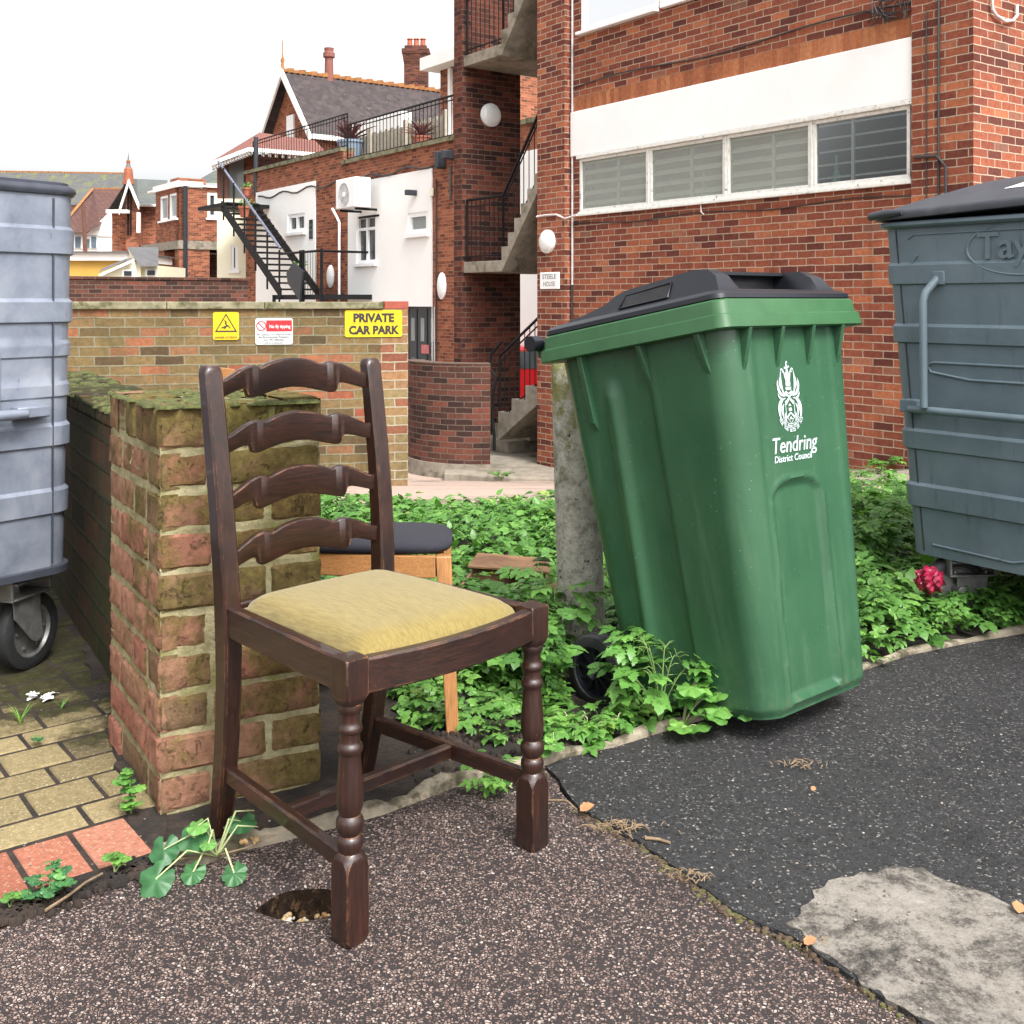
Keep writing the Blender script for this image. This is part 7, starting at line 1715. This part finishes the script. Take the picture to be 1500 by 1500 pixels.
for i in range(600):
    px_=random.uniform(0,1500); py_=random.uniform(1000,1500); x,y=gnd(px_,py_); r=random.uniform(.0012,.0032)
    if pip((x,y),bed) : z=z_soil(x,y)
    elif pip((x,y),pink): z=z_pink(x,y); 
    else: z=.012
    if px_<240 and py_<1330: z=.004
    gr.lathe([(.1*r,-r*.6),(r,0),(.1*r,r*.6)],5,Matrix.Translation((x,y,z+r*.3))@Matrix.Rotation(random.random()*6,4,'Z'),caps=False,rnd=random.random())
grm=NT('grit'); gm_=grm.fin(grm.ramp(grm.rnd(),[(0,srgb(84,76,70)),(.6,srgb(140,124,112)),(1,srgb(190,178,166))]),.8)
o=gr.build('grit',gm_); tag(o,kind='stuff')
def twig(name,label,pts,r,mat='dry',cat='twig',z=.012):
    P=[Vector((*gnd(p[0],p[1]),z+(p[2] if len(p)>2 else 0))) for p in pts]; o0=P[0].copy(); b=MB(); b.tube([p-o0 for p in P],[r*(1-.5*i/len(P)) for i in range(len(P))],6); o=b.build(name,M[mat],smooth=60); o.location=o0; tag(o,label,cat); return o
twig('twig','long pale dry twig lying across the soil joint below the red pavers',[(66,1345,.0),(100,1327,.005),(125,1312,.01),(150,1298,.01)],.0028)
twig('twig','thin straw lying along the asphalt edge from the pillar to the chair',[(262,1268),(320,1262),(360,1252),(404,1240,.01)],.0018)
twig('twig','curved dry stem by the asphalt seam beyond the chair\'s right leg',[(802,1184,.004),(830,1189,.010),(845,1198,.004)],.0022)
twig('twig','pale dry stick on the black tarmac beside the dead leaf',[(945,1237),(965,1239),(982,1244)],.0035)
def debris(label,base,n,s):
    e=empty('dry_debris',label,'debris',(base[0],base[1],.012)); b=MB()
    for i in range(n):
        c=Vector((random.gauss(0,s*.5),random.gauss(0,s*.22),.002)); a=random.random()*3.1; l=random.uniform(.3,1)*s*.5; d=Vector((math.cos(a),math.sin(a),random.uniform(-.05,.35)))*l/2
        b.tube([c-d*Vector((1,1,.1)),c+Vector((0,0,.004)),c+d],[.0007,.0010,.0005],5)
    b.build('strands',M['dry'],e,smooth=60)
debris('tuft of dry brown plant litter on the black tarmac below the green bin',gnd(1172,1130),24,.06)
debris('mat of dry roots in the seam where pink asphalt meets black tarmac',gnd(905,1222),60,.06)
debris('second smaller mat of dry moss lower along the asphalt seam',gnd(1010,1295),34,.045)
debris('scrap of dry straw at the lowest part of the asphalt seam',gnd(1180,1395),12,.03)
def dead_leaf(label,p,s,rot,mat='dry_leaf'):
    x,y=gnd(*p); tv,tf=leaflet(7,.8,.1,.5,-.2); L=Leaves(); L.add(tv,tf,np.eye(3)*s,np.zeros(3),.5); o=L.build('dead_leaf',M[mat]); o.location=(x,y,.016); o.rotation_euler=(.2,-.1,rot); tag(o,label,'leaf')
dead_leaf('orange-brown curled dead leaf at the near end of the asphalt seam by the chair',(850,1200),.03,.3); dead_leaf('small tan dead leaf on the black tarmac under the dry tuft',(1190,1170),.014,1.0); dead_leaf('pale dead leaf beside the concrete patch in the seam',(1178,1398),.022,.2); dead_leaf('orange dead leaf at the right edge of the concrete patch',(1492,1352),.025,1.2)
# dropped white litter on the mossy paving
b=MB(); L=Leaves(); tv,tf=leaflet(6,.5,.3,.4,.1)
for i in range(12): L.add(tv,tf,rotm(random.random()*6,random.uniform(-.1,.5),random.uniform(-.6,.6),random.uniform(.015,.035)),np.array([random.gauss(0,.02),random.gauss(0,.008),.006]),.5)
o=L.build('litter',M['sticker']); x,y=gnd(62,1024); o.location=(x,y,.004); tag(o,'torn scrap of white litter on the mossy paving below the pale container','litter')
# moss in the long seam
mo_=MB(); mossy=[]
for i in range(len(PB)-2):
    a_,b_=Vector(PB[i+1]),Vector(PB[i+2])
    for k in range(60 if i<5 else 22):
        p=a_.lerp(b_,random.random())+Vector((random.gauss(-.004,.009),random.gauss(-.002,.007))); r=random.uniform(.0015,.006)
        n7=7; hh_=r*random.uniform(.3,.6); rg_=lambda q_,z_:[(p.x+r*q_*random.uniform(.6,1.3)*math.cos(6.283*j/n7),p.y+r*q_*random.uniform(.6,1.3)*math.sin(6.283*j/n7),.003+z_) for j in range(n7)]
        mo_.loft([rg_(1.1,-.004),rg_(1,hh_*.5),rg_(.5,hh_)],rnd=random.random())
sm_=simple('seam_moss',srgb(96,78,60),1,var=.5,nscale=120,bump=1,bscale=300,dirt=srgb(110,108,62),dscale=20,dlo=.5,dhi=.6)
o=mo_.build('seam_dirt',sm_,smooth=30); tag(o,kind='stuff')
# soil crumbs over the soil joint and pavers
sc_=MB()
for i in range(900):
    q=random.random()
    if q<.5: x,y=gnd(random.uniform(0,420),0+random.uniform(0,1)*16+1250+ (1-min(1,random.random()))*0+ (75-75*min(1,random.uniform(0,420)/230)))
    else: x,y=gnd(random.uniform(600,1060),random.uniform(1060,1150))
    if q>=.5 and not pip((x,y),bed): continue
    if q<.5:
        t_=random.random(); a_,b_=Vector(gnd(0,1350)),Vector(gnd(240,1262)); p=a_.lerp(b_,t_)+Vector((random.gauss(0,.012),random.gauss(0,.012))); x,y=p
    r=random.uniform(.003,.009); sc_.lathe([(r,-.004),(r*.9,.003),(r*.4,.006)],6,Matrix.Translation((x,y,.004+(z_soil(x,y) if q>=.5 else 0)))@Matrix.Rotation(random.random()*3,4,'Z'))
o=sc_.build('soil_crumbs',M['soil'],smooth=60); tag(o,kind='stuff')
